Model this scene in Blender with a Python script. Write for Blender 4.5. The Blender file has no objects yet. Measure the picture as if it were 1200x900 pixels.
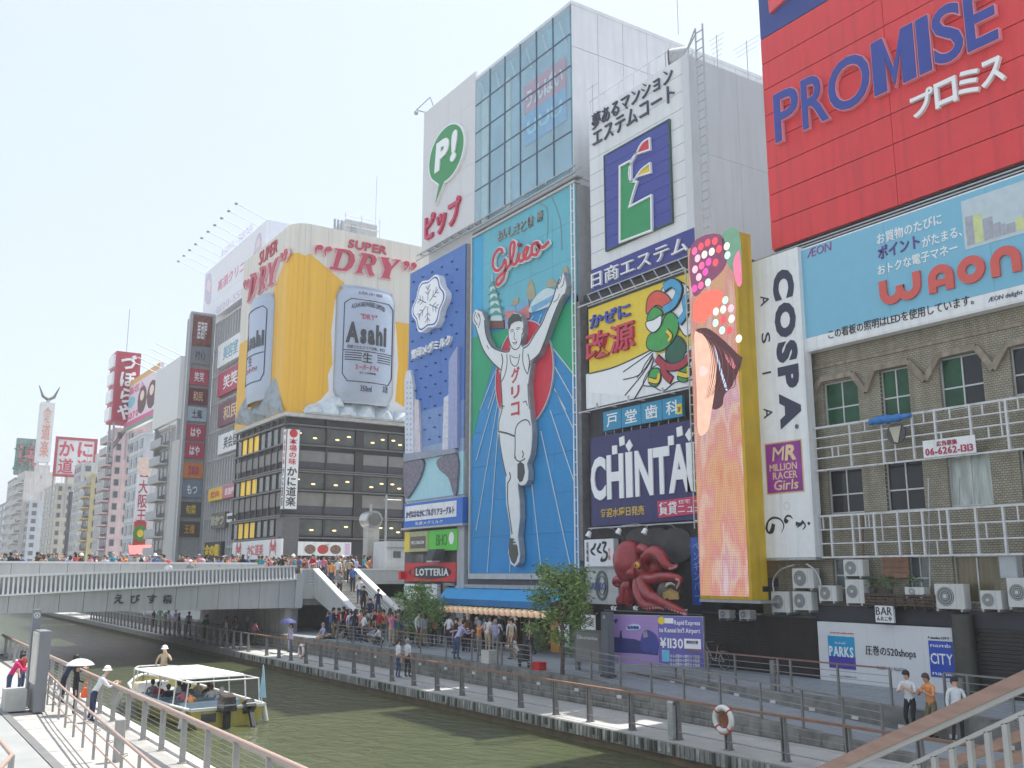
import bpy,bmesh,math,random
from mathutils import Vector,Matrix
from mathutils.geometry import tessellate_polygon
random.seed(7)
sc = bpy.context.scene
C = sc.collection
R = math.radians
# ------------------------------------------------------------------ camera
FPX,EYE = 1130.0,4.6                       # focal length in photo pixels, eye height above the lower walkway
TH = math.atan(222/FPX)                      # pitch
AZ = math.atan(758/(FPX/math.cos(TH)))       # yaw from the -X axis
FW = Vector((-math.cos(AZ)*math.cos(TH),math.sin(AZ)*math.cos(TH),math.sin(TH)))
RT = Vector((math.sin(AZ),math.cos(AZ),0))
UP = RT.cross(FW)
CAM = Vector((0,0,EYE))
cd = bpy.data.cameras.new('camera'); cam = bpy.data.objects.new('camera',cd); C.objects.link(cam)
cd.sensor_width = 36; cd.lens = FPX/1200*36; cd.clip_start = .05; cd.clip_end = 5000
m = Matrix((RT,UP,-FW)).transposed().to_4x4(); m.translation = CAM; cam.matrix_world = m
sc.camera = cam
# ------------------------------------------------------------------ sky, sun, exposure
SUN_EL,SUN_AZ = 67.0,8.0                   # sun stands behind the facades (+Y), AZ degrees towards -X
w = bpy.data.worlds.new('World'); sc.world = w; w.use_nodes = True
nt = w.node_tree; bg = nt.nodes['Background']; sky = nt.nodes.new('ShaderNodeTexSky')
sky.sky_type = 'NISHITA'; sky.sun_disc = False; sky.sun_elevation = R(SUN_EL); sky.sun_rotation = R(-SUN_AZ)
sky.air_density = 1.0; sky.dust_density = 2.5; sky.ozone_density = 1.0; sky.altitude = 0
hz = nt.nodes.new('ShaderNodeMix'); hz.data_type = 'RGBA'; hz.inputs[0].default_value = .62; hz.inputs[7].default_value = (4.3,4.68,5.05,1)   # milky summer haze evening out the sky
nt.links.new(sky.outputs[0],hz.inputs[6]); nt.links.new(hz.outputs[2],bg.inputs[0]); bg.inputs[1].default_value = 0.1
sd = Vector((-math.sin(R(SUN_AZ))*math.cos(R(SUN_EL)),math.cos(R(SUN_AZ))*math.cos(R(SUN_EL)),math.sin(R(SUN_EL))))
sl = bpy.data.lights.new('sun','SUN'); sl.energy = 3.0; sl.angle = R(.6); sl.color = (1,.96,.9)
so = bpy.data.objects.new('sun',sl); C.objects.link(so); so.rotation_euler = sd.to_track_quat('Z','Y').to_euler(); so.location = (0,20,60)
sc.view_settings.view_transform = 'Standard'; sc.view_settings.look = 'None'; sc.view_settings.gamma = 1
sc.view_settings.exposure = 1.2
sc.cycles.max_bounces = 6; sc.cycles.diffuse_bounces = 3; sc.cycles.use_denoising = True
# ------------------------------------------------------------------ frames: planes of the place, a pixel of the photo gives a point on them
def ray(x,y): return FW*FPX + RT*(x-600) + UP*(450-y)
class Fr:
    def __init__(s,o,u,v=(0,0,1)):
        s.o = Vector(o); s.u = Vector(u).normalized(); s.v = Vector(v).normalized(); s.n = s.u.cross(s.v)
    def P(s,a,b,c=0): return s.o + s.u*a + s.v*b + s.n*c
    def ab(s,x,y,c=0):
        r = ray(x,y); q = s.o + s.n*c; t = (q-CAM).dot(s.n)/r.dot(s.n); p = CAM+r*t-s.o
        return (p.dot(s.u),p.dot(s.v))
    def W(s,x,y,c=0): a,b = s.ab(x,y,c); return s.P(a,b,c)
def FY(Y): return Fr((0,Y,0),(1,0,0))      # faces the canal (-Y); a = X, b = Z
def FX(X): return Fr((X,0,0),(0,1,0))      # faces down the canal (+X); a = Y, b = Z
def FZ(x,y,z):
    r = ray(x,y); return CAM + r*((z-EYE)/r.z)
def FP(p,q): return Fr((p[0],p[1],0),(q[0]-p[0],q[1]-p[1],0))
# ------------------------------------------------------------------ materials
MATS = {}
def mat(name,rgb=(.5,.5,.5),rough=.6,metal=0,var=.12,vs=3.0,bump=0,bs=30.0,stretch=(1,1,1),ribs=None,emit=0,spec=.5,streak=0,trans=0,dirt=None,coat=0):
    if name in MATS: return MATS[name]
    M = bpy.data.materials.new(name); MATS[name] = M; M.use_nodes = True
    n = M.node_tree.nodes; L = M.node_tree.links; p = n['Principled BSDF']
    p.inputs['Roughness'].default_value = rough; p.inputs['Metallic'].default_value = metal
    p.inputs['Specular IOR Level'].default_value = spec; p.inputs['Transmission Weight'].default_value = trans
    p.inputs['Coat Weight'].default_value = coat
    tc = n.new('ShaderNodeTexCoord'); mp = n.new('ShaderNodeMapping'); mp.inputs['Scale'].default_value = stretch
    L.new(tc.outputs['Object'],mp.inputs[0])
    c = tuple(rgb)+(1,)
    if var > 0:
        nz = n.new('ShaderNodeTexNoise'); nz.inputs['Scale'].default_value = vs; nz.inputs['Detail'].default_value = 6; L.new(mp.outputs[0],nz.inputs[0])
        mx = n.new('ShaderNodeMix'); mx.data_type = 'RGBA'
        mx.inputs[6].default_value = tuple(min(1,q*(1-var)) for q in rgb)+(1,); mx.inputs[7].default_value = tuple(min(1,q*(1+var)) for q in rgb)+(1,)
        rp = n.new('ShaderNodeMapRange'); rp.inputs[1].default_value = .3; rp.inputs[2].default_value = .7
        L.new(nz.outputs[0],rp.inputs[0]); L.new(rp.outputs[0],mx.inputs[0]); col = mx.outputs[2]
        rr = n.new('ShaderNodeMapRange'); rr.inputs[3].default_value = max(.02,rough-.1); rr.inputs[4].default_value = min(1,rough+.1)
        L.new(nz.outputs[0],rr.inputs[0]); L.new(rr.outputs[0],p.inputs['Roughness'])
        if dirt:    # rain streaks and grime, long in Z
            m2 = n.new('ShaderNodeMapping'); m2.inputs['Scale'].default_value = (2.2,2.2,.16); L.new(tc.outputs['Object'],m2.inputs[0])
            n2 = n.new('ShaderNodeTexNoise'); n2.inputs['Scale'].default_value = 1.6; n2.inputs['Detail'].default_value = 8; L.new(m2.outputs[0],n2.inputs[0])
            r2 = n.new('ShaderNodeMapRange'); r2.inputs[1].default_value = .48; r2.inputs[2].default_value = .75; r2.inputs[4].default_value = .75; L.new(n2.outputs[0],r2.inputs[0])
            mx2 = n.new('ShaderNodeMix'); mx2.data_type = 'RGBA'; mx2.inputs[7].default_value = tuple(dirt)+(1,)
            L.new(r2.outputs[0],mx2.inputs[0]); L.new(col,mx2.inputs[6]); col = mx2.outputs[2]
        L.new(col,p.inputs['Base Color'])
        if emit: L.new(col,p.inputs['Emission Color'])
    else:
        p.inputs['Base Color'].default_value = c
        if emit: p.inputs['Emission Color'].default_value = c
    if emit: p.inputs['Emission Strength'].default_value = emit
    if bump or ribs:
        b = n.new('ShaderNodeBump'); b.inputs['Strength'].default_value = bump or .5; b.inputs['Distance'].default_value = .02
        if ribs:
            wv = n.new('ShaderNodeTexWave'); wv.bands_direction = ribs[0]; wv.inputs['Scale'].default_value = ribs[1]; L.new(tc.outputs['Object'],wv.inputs[0]); L.new(wv.outputs['Fac'],b.inputs['Height'])
        else:
            n3 = n.new('ShaderNodeTexNoise'); n3.inputs['Scale'].default_value = bs; n3.inputs['Detail'].default_value = 5; L.new(mp.outputs[0],n3.inputs[0]); L.new(n3.outputs[0],b.inputs['Height'])
        L.new(b.outputs[0],p.inputs['Normal'])
    return M
def srgb(r,g,b):
    f = lambda c: (c/255/12.92) if c <= 10 else ((c/255+.055)/1.055)**2.4
    return (f(r),f(g),f(b))
WHITE = mat('white_enamel',(.80,.81,.82),.45,var=.04,dirt=(.62,.63,.63))
LWHITE = mat('white_lettering',(.85,.86,.87),.4,var=.02)
STEEL = mat('galvanised_steel',(.42,.43,.44),.45,.6,var=.15,vs=8)
DSTEEL = mat('dark_steel',(.09,.09,.10),.5,.3,var=.2,vs=6)
BLACK = mat('black_paint',(.025,.025,.03),.5,var=.1)
NAVY = mat('navy_paint',srgb(48,52,112),.45,var=.06)
RED = mat('red_paint',srgb(200,40,52),.45,var=.05)
CRIM = mat('crimson_paint',srgb(176,52,82),.45,var=.06)
BLUE = mat('blue_paint',srgb(50,80,160),.45,var=.05)
GLASSD = mat('dark_window_glass',(.02,.022,.026),.06,var=.1,spec=.4)
GLASSM = mat('grey_window_glass',(.12,.14,.15),.08,var=.2,spec=.8)
CONC = mat('weathered_concrete',(.34,.33,.31),.85,var=.18,vs=1.2,bump=.3,bs=14,dirt=(.2,.195,.18))
# ------------------------------------------------------------------ things and parts
WL = {}
def tag(o,label=None,cat=None,group=None,kind=None):
    if label: o['label'] = label
    if cat: o['category'] = cat
    if group: o['group'] = group
    if kind: o['kind'] = kind
    return o
def T(name,label,cat,loc=(0,0,0),group=None):
    o = bpy.data.objects.new(name,None); C.objects.link(o); o.empty_display_size = .3
    o.location = loc; WL[o] = Vector(loc); return tag(o,label,cat,group)
class MB:
    def __init__(s): s.v = []; s.f = []; s.m = []; s.sm = []
    def add(s,vs,fs,mi=0,smooth=False):
        k = len(s.v); s.v += [Vector(q) for q in vs]; s.f += [tuple(i+k for i in f) for f in fs]; s.m += [mi]*len(fs); s.sm += [smooth]*len(fs); return s
    def box(s,x0,x1,y0,y1,z0,z1,mi=0):
        return s.add([(x0,y0,z0),(x1,y0,z0),(x1,y1,z0),(x0,y1,z0),(x0,y0,z1),(x1,y0,z1),(x1,y1,z1),(x0,y1,z1)],
              [(0,3,2,1),(4,5,6,7),(0,1,5,4),(1,2,6,5),(2,3,7,6),(3,0,4,7)],mi)
    def fbox(s,fr,a0,a1,b0,b1,c0,c1,mi=0):
        q = [fr.P(a,b,c) for c in (c0,c1) for a,b in ((a0,b0),(a1,b0),(a1,b1),(a0,b1))]
        return s.add(q,[(3,2,1,0),(4,5,6,7),(0,1,5,4),(1,2,6,5),(2,3,7,6),(3,0,4,7)],mi)
    def hexa(s,q,mi=0):    # 4 bottom corners, 4 top corners
        return s.add(q,[(3,2,1,0),(4,5,6,7),(0,1,5,4),(1,2,6,5),(2,3,7,6),(3,0,4,7)],mi)
    def bar(s,p,q,wd,ht=None,mi=0):
        p = Vector(p); q = Vector(q); d = (q-p).normalized(); ht = ht or wd
        a = d.cross(Vector((0,0,1))); a = Vector((1,0,0)) if a.length < .01 else a.normalized(); b = a.cross(d)
        o = [a*(i*wd/2)+b*(j*ht/2) for i,j in ((-1,-1),(1,-1),(1,1),(-1,1))]
        return s.add([p+k for k in o]+[q+k for k in o],[(0,1,2,3),(7,6,5,4),(0,4,5,1),(1,5,6,2),(2,6,7,3),(3,7,4,0)],mi)
    def cyl(s,p,q,r,n=10,r2=None,mi=0,caps=True,smooth=True):
        p = Vector(p); q = Vector(q); d = (q-p).normalized(); r2 = r if r2 is None else r2
        a = d.orthogonal().normalized(); b = d.cross(a); vs = []
        for c,rr in ((p,r),(q,r2)): vs += [c+a*(math.cos(2*math.pi*i/n)*rr)+b*(math.sin(2*math.pi*i/n)*rr) for i in range(n)]
        s.add(vs,[(i,(i+1) % n,n+(i+1) % n,n+i) for i in range(n)],mi,smooth)
        if caps: s.add(vs,[tuple(range(n))[::-1],tuple(range(n,2*n))],mi)
        return s
    def tube(s,pts,r,n=8,mi=0,caps=True):
        pts = [Vector(p) for p in pts]; rs = r if isinstance(r,(list,tuple)) else [r]*len(pts); vs = []; a = None
        for i,p in enumerate(pts):
            d = (pts[min(i+1,len(pts)-1)]-pts[max(i-1,0)]).normalized()
            a = d.orthogonal().normalized() if a is None else (a-d*a.dot(d)).normalized()
            b = d.cross(a); vs += [p+a*(math.cos(2*math.pi*k/n)*rs[i])+b*(math.sin(2*math.pi*k/n)*rs[i]) for k in range(n)]
        fs = [(j*n+k,j*n+(k+1) % n,(j+1)*n+(k+1) % n,(j+1)*n+k) for j in range(len(pts)-1) for k in range(n)]
        s.add(vs,fs,mi,True)
        if caps: s.add(vs,[tuple(range(n))[::-1],tuple(range((len(pts)-1)*n,len(pts)*n))],mi)
        return s
    def ball(s,c,r,n=8,mi=0,st=(1,1,1),lo=-90,hi=90):
        c = Vector(c); k = max(3,n//2+1); vs = []
        for i in range(k+1):
            t = R(lo+(hi-lo)*i/k)
            vs += [c+Vector((math.cos(t)*math.cos(2*math.pi*j/n)*r*st[0],math.cos(t)*math.sin(2*math.pi*j/n)*r*st[1],math.sin(t)*r*st[2])) for j in range(n)]
        return s.add(vs,[(i*n+j,i*n+(j+1) % n,(i+1)*n+(j+1) % n,(i+1)*n+j) for i in range(k) for j in range(n)],mi,True)
    def prism(s,pts,fr,c0,c1,holes=(),mi=0):
        loops = [list(pts)]+[list(h) for h in holes]
        tri = tessellate_polygon([[Vector((a,b,0)) for a,b in l] for l in loops])
        fl = [q for l in loops for q in l]; n = len(fl)
        vs = [fr.P(a,b,c0) for a,b in fl]+[fr.P(a,b,c1) for a,b in fl]; fs = []
        for t in tri:
            (ax,ay),(bx,by),(cx,cy) = [fl[i] for i in t]
            t = tuple(t) if (bx-ax)*(cy-ay)-(by-ay)*(cx-ax) > 0 else tuple(t)[::-1]
            fs += [tuple(i+n for i in t),t[::-1]]
        k = 0
        for l in loops:
            A = sum(l[i][0]*l[(i+1) % len(l)][1]-l[(i+1) % len(l)][0]*l[i][1] for i in range(len(l)))
            o = 1 if (A > 0) == (l is loops[0]) else -1
            for i in range(len(l)):
                p,q = k+i,k+(i+1) % len(l); fs.append((p,q,q+n,p+n) if o > 0 else (q,p,p+n,q+n))
            k += len(l)
        return s.add(vs,fs,mi)
    def ribbon(s,pts,wd,fr,c0,c1,closed=False,mi=0,taper=None):
        pts = [Vector(p) for p in pts]; n = len(pts); L = []; Rr = []
        for i,p in enumerate(pts):
            a = pts[(i-1) % n] if (closed or i) else p; b = pts[(i+1) % n] if (closed or i < n-1) else p
            d1 = (p-a).normalized() if (p-a).length > 1e-9 else None; d2 = (b-p).normalized() if (b-p).length > 1e-9 else None
            d1 = d1 or d2; d2 = d2 or d1
            if d1 is None: return s
            d = d1+d2; d = d.normalized() if d.length > .1 else d1
            nn = Vector((-d.y,d.x)); k = 1/max(.45,abs(nn.dot(Vector((-d1.y,d1.x)))))
            h = (wd if taper is None else wd*taper[i])/2
            L.append(p+nn*h*k); Rr.append(p-nn*h*k)
        vs = [fr.P(q.x,q.y,c) for c in (c0,c1) for q in L+Rr]; N = 2*n; fs = []
        for i in range(n if closed else n-1):
            j = (i+1) % n
            fs += [(i+N,n+i+N,n+j+N,j+N),(i,j,j+N,i+N),(n+j,n+i,n+i+N,n+j+N)]
        if not closed: fs += [(0,N,N+n,n),(n-1,2*n-1,N+2*n-1,N+n-1)]
        return s.add(vs,fs,mi)
    def text(s,t,fr,a0,a1,b0,b1,c0,c1,vert=False,bold=0,shear=0,mi=0,res=2):
        for g in layout(t,a0,a1,b0,b1,vert,bold,shear,res): s.glyph(g,fr,c0,c1,mi)
        return s
    def glyph(s,g,fr,c0,c1,mi=0):
        (vs,fs),f = g; k = [f(x,y) for x,y,z in vs]
        q = [fr.P(a,b,c1 if z > 0 else c0) for (a,b),(x,y,z) in zip(k,vs)]
        s.add(q,fs,mi)
    def obj(s,name,mats,parent=None,label=None,cat=None,group=None,kind=None,local=False):
        me = bpy.data.meshes.new(name); off = Vector((0,0,0)); q = parent
        if not local:
            while q is not None: off += WL.get(q,Vector((0,0,0))); q = q.parent
        me.from_pydata([v-off for v in s.v],[],s.f)
        for mm in (mats if isinstance(mats,(list,tuple)) else [mats]): me.materials.append(mm)
        me.polygons.foreach_set('material_index',s.m); me.polygons.foreach_set('use_smooth',s.sm)
        me.update()
        o = bpy.data.objects.new(name,me); C.objects.link(o)
        if parent is not None: o.parent = parent
        return tag(o,label,cat,group,kind)
# glyphs from Blender's own font, extruded to real letters
GC = {}
fcu = bpy.data.curves.new('lettering_source','FONT'); fob = bpy.data.objects.new('lettering_source',fcu)
def glyph(ch,bold,res):
    if 0x4e00 <= ord(ch): bold = min(bold,.012)
    elif ord(ch) > 0x2000 or ch == 'M': bold = min(bold,.025 if ch != 'M' else 0)
    k = (ch,bold,res)
    if k not in GC:
        fcu.body = ch; fcu.resolution_u = res; fcu.size = 1; fcu.extrude = .01; fcu.offset = bold
        me = fob.to_mesh(); vs = [tuple(v.co) for v in me.vertices]; fs = [tuple(p.vertices) for p in me.polygons]; fob.to_mesh_clear()
        xs = [v[0] for v in vs] or [0,.3]; GC[k] = (vs,fs,min(xs),max(xs))
    return GC[k]
def layout(t,a0,a1,b0,b1,vert,bold,shear,res,pitch=None):
    cj = lambda c: ord(c) > 0x2000
    cells = []
    if vert:
        n = len(t)
        for i,ch in enumerate(t):
            vs,fs,x0,x1 = glyph(ch,bold,res)
            if not vs: continue
            if cj(ch): X0,X1,Y0,Y1 = 0,1,-.12,.88
            else: X0,X1,Y0,Y1 = x0-.1,x1+.1,-.05,.8
            bt = b1-(i+1)*(b1-b0)/n; h = (b1-b0)/n
            cells.append(((vs,fs),(lambda x,y,X0=X0,X1=X1,Y0=Y0,Y1=Y1,bt=bt,h=h: (a0+(x-X0)/(X1-X0)*(a1-a0),bt+(y-Y0)/(Y1-Y0)*h))))
        return cells
    x = 0; items = []
    for ch in t:
        if ch == ' ': x += .28; continue
        vs,fs,g0,g1 = glyph(ch,bold,res)
        if cj(ch): items.append((vs,fs,x)); x += 1.0
        else: items.append((vs,fs,x-g0+.04)); x += g1-g0+.09
    if not items: return []
    X0 = min(v[0]+o for vs,fs,o in items for v in vs); X1 = max(v[0]+o for vs,fs,o in items for v in vs)
    Y0 = min(v[1] for vs,fs,o in items for v in vs); Y1 = max(v[1] for vs,fs,o in items for v in vs)
    for vs,fs,o in items:
        def f(x,y,o=o):
            b = (y-Y0)/(Y1-Y0+1e-9); return (a0+(x+o-X0)/(X1-X0+1e-9)*(a1-a0)+shear*b*(b1-b0),b0+b*(b1-b0))
        cells.append(((vs,fs),f))
    return cells
def pxbox(fr,x0,y0,x1,y1,c=0):
    """corners top-left and bottom-right in photo pixels -> a0,a1,b0,b1 on the plane"""
    a0,b1 = fr.ab(x0,y0,c); a1,b0 = fr.ab(x1,y1,c); return a0,a1,b0,b1
def line(t,fr,bx,c,m,parent,d=.02,**k):
    s = MB().text(t,fr,bx[0],bx[1],bx[2],bx[3],c,c+d,**k); return s.obj('lettering',m,parent)
def letters(t,fr,bx,c,m,parent,d=.05,vert=False,bold=0,shear=0,res=3,name='letter',edge=None,ew=.02):
    for g in layout(t,bx[0],bx[1],bx[2],bx[3],vert,bold,shear,res):
        s = MB(); s.glyph(g,fr,c,c+d); o = s.obj(name,m,parent)
        if edge: pass
def smooth(pts,k=4,closed=False):
    n = len(pts); out = []; P = [Vector(p) for p in pts]
    for i in range(n if closed else n-1):
        p0,p1,p2,p3 = (P[(i-1) % n],P[i],P[(i+1) % n],P[(i+2) % n]) if closed else (P[max(i-1,0)],P[i],P[i+1],P[min(i+2,n-1)])
        for j in range(k):
            t = j/k; out.append(tuple(.5*((2*p1)+(p2-p0)*t+(2*p0-5*p1+4*p2-p3)*t*t+(3*p1-p0-3*p2+p3)*t**3)))
    if not closed: out.append(tuple(P[-1]))
    return out
def Z(x0,y0,s,fr,c=0): return lambda *pp: [fr.ab(x0+p[0]/s,y0+p[1]/s,c) for p in pp]     # traced points, in the pixels of an enlarged view
def wallgrid(fr,a0,a1,b0,b1,holes,depth=.15,th=.3):
    """a wall of the given thickness with real openings"""
    A = sorted(set([a0,a1]+[q for h in holes for q in h[:2] if a0 < q < a1])); B = sorted(set([b0,b1]+[q for h in holes for q in h[2:] if b0 < q < b1])); s = MB()
    inh = lambda a,b: any(h[0] < a < h[1] and h[2] < b < h[3] for h in holes)
    for i in range(len(A)-1):
        for j in range(len(B)-1):
            if not inh((A[i]+A[i+1])/2,(B[j]+B[j+1])/2):
                s.add([fr.P(A[i],B[j]),fr.P(A[i+1],B[j]),fr.P(A[i+1],B[j+1]),fr.P(A[i],B[j+1])],[(0,1,2,3)])
    for h in holes:
        q = [(h[0],h[2]),(h[1],h[2]),(h[1],h[3]),(h[0],h[3])]
        for i in range(4):
            (p,r),(t,u) = q[i],q[(i+1) % 4]; s.add([fr.P(p,r),fr.P(p,r,-depth),fr.P(t,u,-depth),fr.P(t,u)],[(3,2,1,0)])
    q = [fr.P(a0,b0),fr.P(a1,b0),fr.P(a1,b1),fr.P(a0,b1)]; r = [p-fr.n*th for p in q]
    s.add(q+r,[(0,4,5,1),(1,5,6,2),(2,6,7,3),(3,7,4,0),(7,6,5,4)]); return s
def window(fr,a0,a1,b0,b1,parent,fm,pm,nx=2,ny=2,c=-.1,fw=.05,rail=None,lab=None):
    """frame part with panes as sub-parts; rail = relative height of the transom"""
    s = MB()
    for q in ((a0,a1,b0,b0+fw),(a0,a1,b1-fw,b1),(a0,a0+fw,b0+fw,b1-fw),(a1-fw,a1,b0+fw,b1-fw)): s.fbox(fr,*q,c-.03,c+.04)
    xs = [a0+fw+(a1-a0-2*fw)*i/nx for i in range(nx+1)]; ys = [b0+fw+(b1-b0-2*fw)*(i/ny if rail is None or i in (0,ny) else rail) for i in range(ny+1)]
    for x in xs[1:-1]: s.fbox(fr,x-fw/2,x+fw/2,b0+fw,b1-fw,c-.02,c+.03)
    for y in ys[1:-1]: s.fbox(fr,a0+fw,a1-fw,y-fw/2,y+fw/2,c-.018,c+.028)
    f = s.obj('window_frame',fm,parent)
    if lab: f['label'] = lab
    for i in range(nx):
        for j in range(ny):
            MB().fbox(fr,xs[i]+(fw/2 if i else 0),xs[i+1]-(fw/2 if i < nx-1 else 0),ys[j]+(fw/2 if j else 0),ys[j+1]-(fw/2 if j < ny-1 else 0),c-.012,c).obj('pane',pm if not callable(pm) else pm(),f)
    return f
def dup(o,loc=None,rz=None,label=None,parent=None,group=None):
    c = o.copy(); C.objects.link(c)
    if parent is not None: c.parent = parent
    if loc is not None: c.location = loc
    if rz is not None: c.rotation_euler.z = rz
    if label: c['label'] = label
    if group: c['group'] = group
    for ch in o.children: dup(ch,parent=c)
    return c
# ------------------------------------------------------------------ people: one continuous skinned body per pose, shared by copies
def pose(lean=0,la=None,ra=None,ll=None,rl=None,hip=.92,head=(0,0),bend=0):
    """joint positions, facing -Y. la/ra: (elbow, hand); ll/rl: (knee, ankle)"""
    V = Vector; f = lambda z,k=1: V((0,-lean*(z-hip)*k,z))
    J = {'pelvis': V((0,0,hip)),'waist': f(hip+.16),'chest': f(hip+.38),'neck': f(hip+.55),'jaw': f(hip+.62)+V((head[0]*.3,head[1]*.5-.015,0)),'skull': f(hip+.71)+V((head[0],head[1],0))}
    J['nose'] = J['jaw'].lerp(J['skull'],.45)+V((head[0]*.5,-.105,0))
    E = [('pelvis','waist',1),('waist','chest',1),('chest','neck',1),('neck','jaw',0),('jaw','skull',0)]
    Rd = {'pelvis': .135,'waist': .12,'chest': .135,'neck': .052,'jaw': .068,'skull': .088}
    del J['nose']
    for s,n,arm,leg in ((1,'L',la,ll),(-1,'R',ra,rl)):
        sh = J['chest']+V((s*.17,0,.08)); arm = arm or ((.22,.02,-.28),(.23,-.06,-.53)); leg = leg or ((.1,-.02,.49),(.1,.03,.09))
        el = sh+V((s*(arm[0][0]-.17),arm[0][1],arm[0][2])); ha = sh+V((s*(arm[1][0]-.17),arm[1][1],arm[1][2])); d = (ha-el).normalized()
        J['sh'+n] = sh; J['el'+n] = el; J['wr'+n] = ha; J['pa'+n] = ha+d*.06; Rd.update({'sh'+n: .062,'el'+n: .043,'wr'+n: .028,'pa'+n: .033})
        E += [('chest','sh'+n,1),('sh'+n,'el'+n,1),('el'+n,'wr'+n,2),('wr'+n,'pa'+n,0)]
        side = d.cross(V((0,-1,.3))).normalized()
        for k in range(4):
            q = J['pa'+n]+side*(.024*(k-1.5))+d*.025; r = q+d*(.04+.012*(1.5-abs(k-1.5)))+V((0,0,-.008*k)); J[f'f{n}{k}a'] = q; J[f'f{n}{k}b'] = r; Rd.update({f'f{n}{k}a': .011,f'f{n}{k}b': .008}); E += [('pa'+n,f'f{n}{k}a',0),(f'f{n}{k}a',f'f{n}{k}b',0)]
        q = ha+d*.03+side*.04; J['t'+n] = q+d*.03; Rd['t'+n] = .01; E.append(('wr'+n,'t'+n,0))
        hp = V((s*.095,0,hip-.04)); kn = V((s*leg[0][0],leg[0][1],leg[0][2])); an = V((s*leg[1][0],leg[1][1],leg[1][2]))
        J['hp'+n] = hp; J['kn'+n] = kn; J['an'+n] = an; J['to'+n] = an+V((s*.02,-.15,-.045)); Rd.update({'hp'+n: .095,'kn'+n: .06,'an'+n: .042,'to'+n: .036})
        E += [('pelvis','hp'+n,3),('hp'+n,'kn'+n,3),('kn'+n,'an'+n,4),('an'+n,'to'+n,5)]
    return J,E,Rd
def skin_body(name,P):
    J,E,Rd = P; ks = list(J); me = bpy.data.meshes.new(name); me.from_pydata([J[k] for k in ks],[(ks.index(a),ks.index(b)) for a,b,_ in E],[])
    ob = bpy.data.objects.new(name,me); C.objects.link(ob); ob.modifiers.new('s','SKIN'); sd_ = ob.modifiers.new('u','SUBSURF'); sd_.levels = 1; sd_.render_levels = 1
    for i,k in enumerate(ks): v = me.skin_vertices[0].data[i]; v.radius = (Rd[k],Rd[k]*(.78 if k in ('chest','waist','pelvis') else 1)); v.use_root = k == 'pelvis'
    dg = bpy.context.evaluated_depsgraph_get(); me2 = bpy.data.meshes.new_from_object(ob.evaluated_get(dg)); me2.name = name
    bpy.data.objects.remove(ob); seg = [(J[a],J[b],r) for a,b,r in E]
    for m_ in range(6): me2.materials.append(None)
    for p in me2.polygons:
        c = p.center; best = min(((c-(a+(b-a)*max(0,min(1,(c-a).dot(b-a)/(b-a).length_squared)))).length,r) for a,b,r in seg); p.material_index = best[1]; p.use_smooth = True
    return me2,J
POSES = {
 'stand': pose(),'stand2': pose(la=((.24,-.05,-.26),(.14,-.26,-.30)),rl=((.12,-.05,.49),(.14,.0,.09))),'walk': pose(lean=.05,la=((.22,.12,-.25),(.23,.1,-.5)),ra=((.22,-.1,-.26),(.2,-.28,-.42)),ll=((.1,-.18,.5),(.1,-.2,.1)),rl=((.1,.02,.48),(.1,.24,.14))),
 'photo': pose(la=((.26,-.2,-.12),(.1,-.34,.12)),ra=((.26,-.2,-.12),(.1,-.34,.12))),'lean': pose(lean=.55,hip=.90,la=((.24,-.2,-.28),(.2,-.46,-.18)),ra=((.24,-.2,-.28),(.2,-.46,-.18)),ll=((.1,.02,.48),(.1,.08,.09)),rl=((.12,-.02,.48),(.14,.02,.09))),
 'sit': pose(hip=.50,lean=.12,la=((.24,-.1,-.27),(.12,-.3,-.34)),ra=((.24,-.1,-.27),(.12,-.3,-.34)),ll=((.12,-.42,.5),(.12,-.42,.09)),rl=((.14,-.42,.48),(.16,-.38,.09))),
 'squat': pose(hip=.28,lean=.5,la=((.24,-.2,-.2),(.1,-.38,-.18)),ra=((.24,-.2,-.2),(.12,-.36,-.26)),ll=((.2,-.32,.5),(.14,-.08,.09)),rl=((.22,-.3,.48),(.16,-.06,.09))),
 'umbrella': pose(la=((.26,-.15,-.22),(.12,-.26,.02))),'mic': pose(la=((.3,-.1,-.22),(.08,-.2,.12)),ra=((.28,.02,-.24),(.3,-.1,-.45))),'read': pose(lean=.18,la=((.25,-.12,-.25),(.06,-.3,-.12)),ra=((.25,-.12,-.25),(.06,-.3,-.16)),ll=((.1,-.12,.5),(.08,.05,.09)),rl=((.12,-.1,.5),(.12,.1,.09)),head=(0,-.05)),
}
BODY = {k: skin_body('person',P) for k,P in POSES.items()}
def headcap(J,kind):
    c = J['jaw'].lerp(J['skull'],.72)+Vector((0,.018,.02)); s = MB()
    if kind == 'hat': s.ball(c+Vector((0,0,.03)),.118,12,lo=0); s.cyl(c+Vector((0,0,.03)),c+Vector((0,0,-.01)),.12,14,.155)
    elif kind == 'cap': s.ball(c+Vector((0,0,.02)),.112,12,lo=-5); s.box(c.x-.07,c.x+.07,c.y-.22,c.y-.08,c.z+.015,c.z+.03)
    else:
        s.ball(c,.108,12,st=(.95,1.02,1),lo=-12)
        s.ball(c+Vector((0,.05,-.04 if kind == 'short' else -.09)),.088 if kind == 'short' else .1,10,st=(1,.7,1 if kind == 'short' else 1.6))
    return s
CAPM = {}
def hair_obj(pk,kind,m_,parent):
    k = (pk,kind)
    if k not in CAPM: o = headcap(BODY[pk][1],kind).obj('hat' if kind in ('hat','cap') else 'hair',m_,parent,local=True); CAPM[k] = o.data; o.data.materials.clear(); o.data.materials.append(None)
    else: o = bpy.data.objects.new('hat' if kind in ('hat','cap') else 'hair',CAPM[k]); C.objects.link(o); o.parent = parent
    o.material_slots[0].link = 'OBJECT'; o.material_slots[0].material = m_; return o
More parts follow.
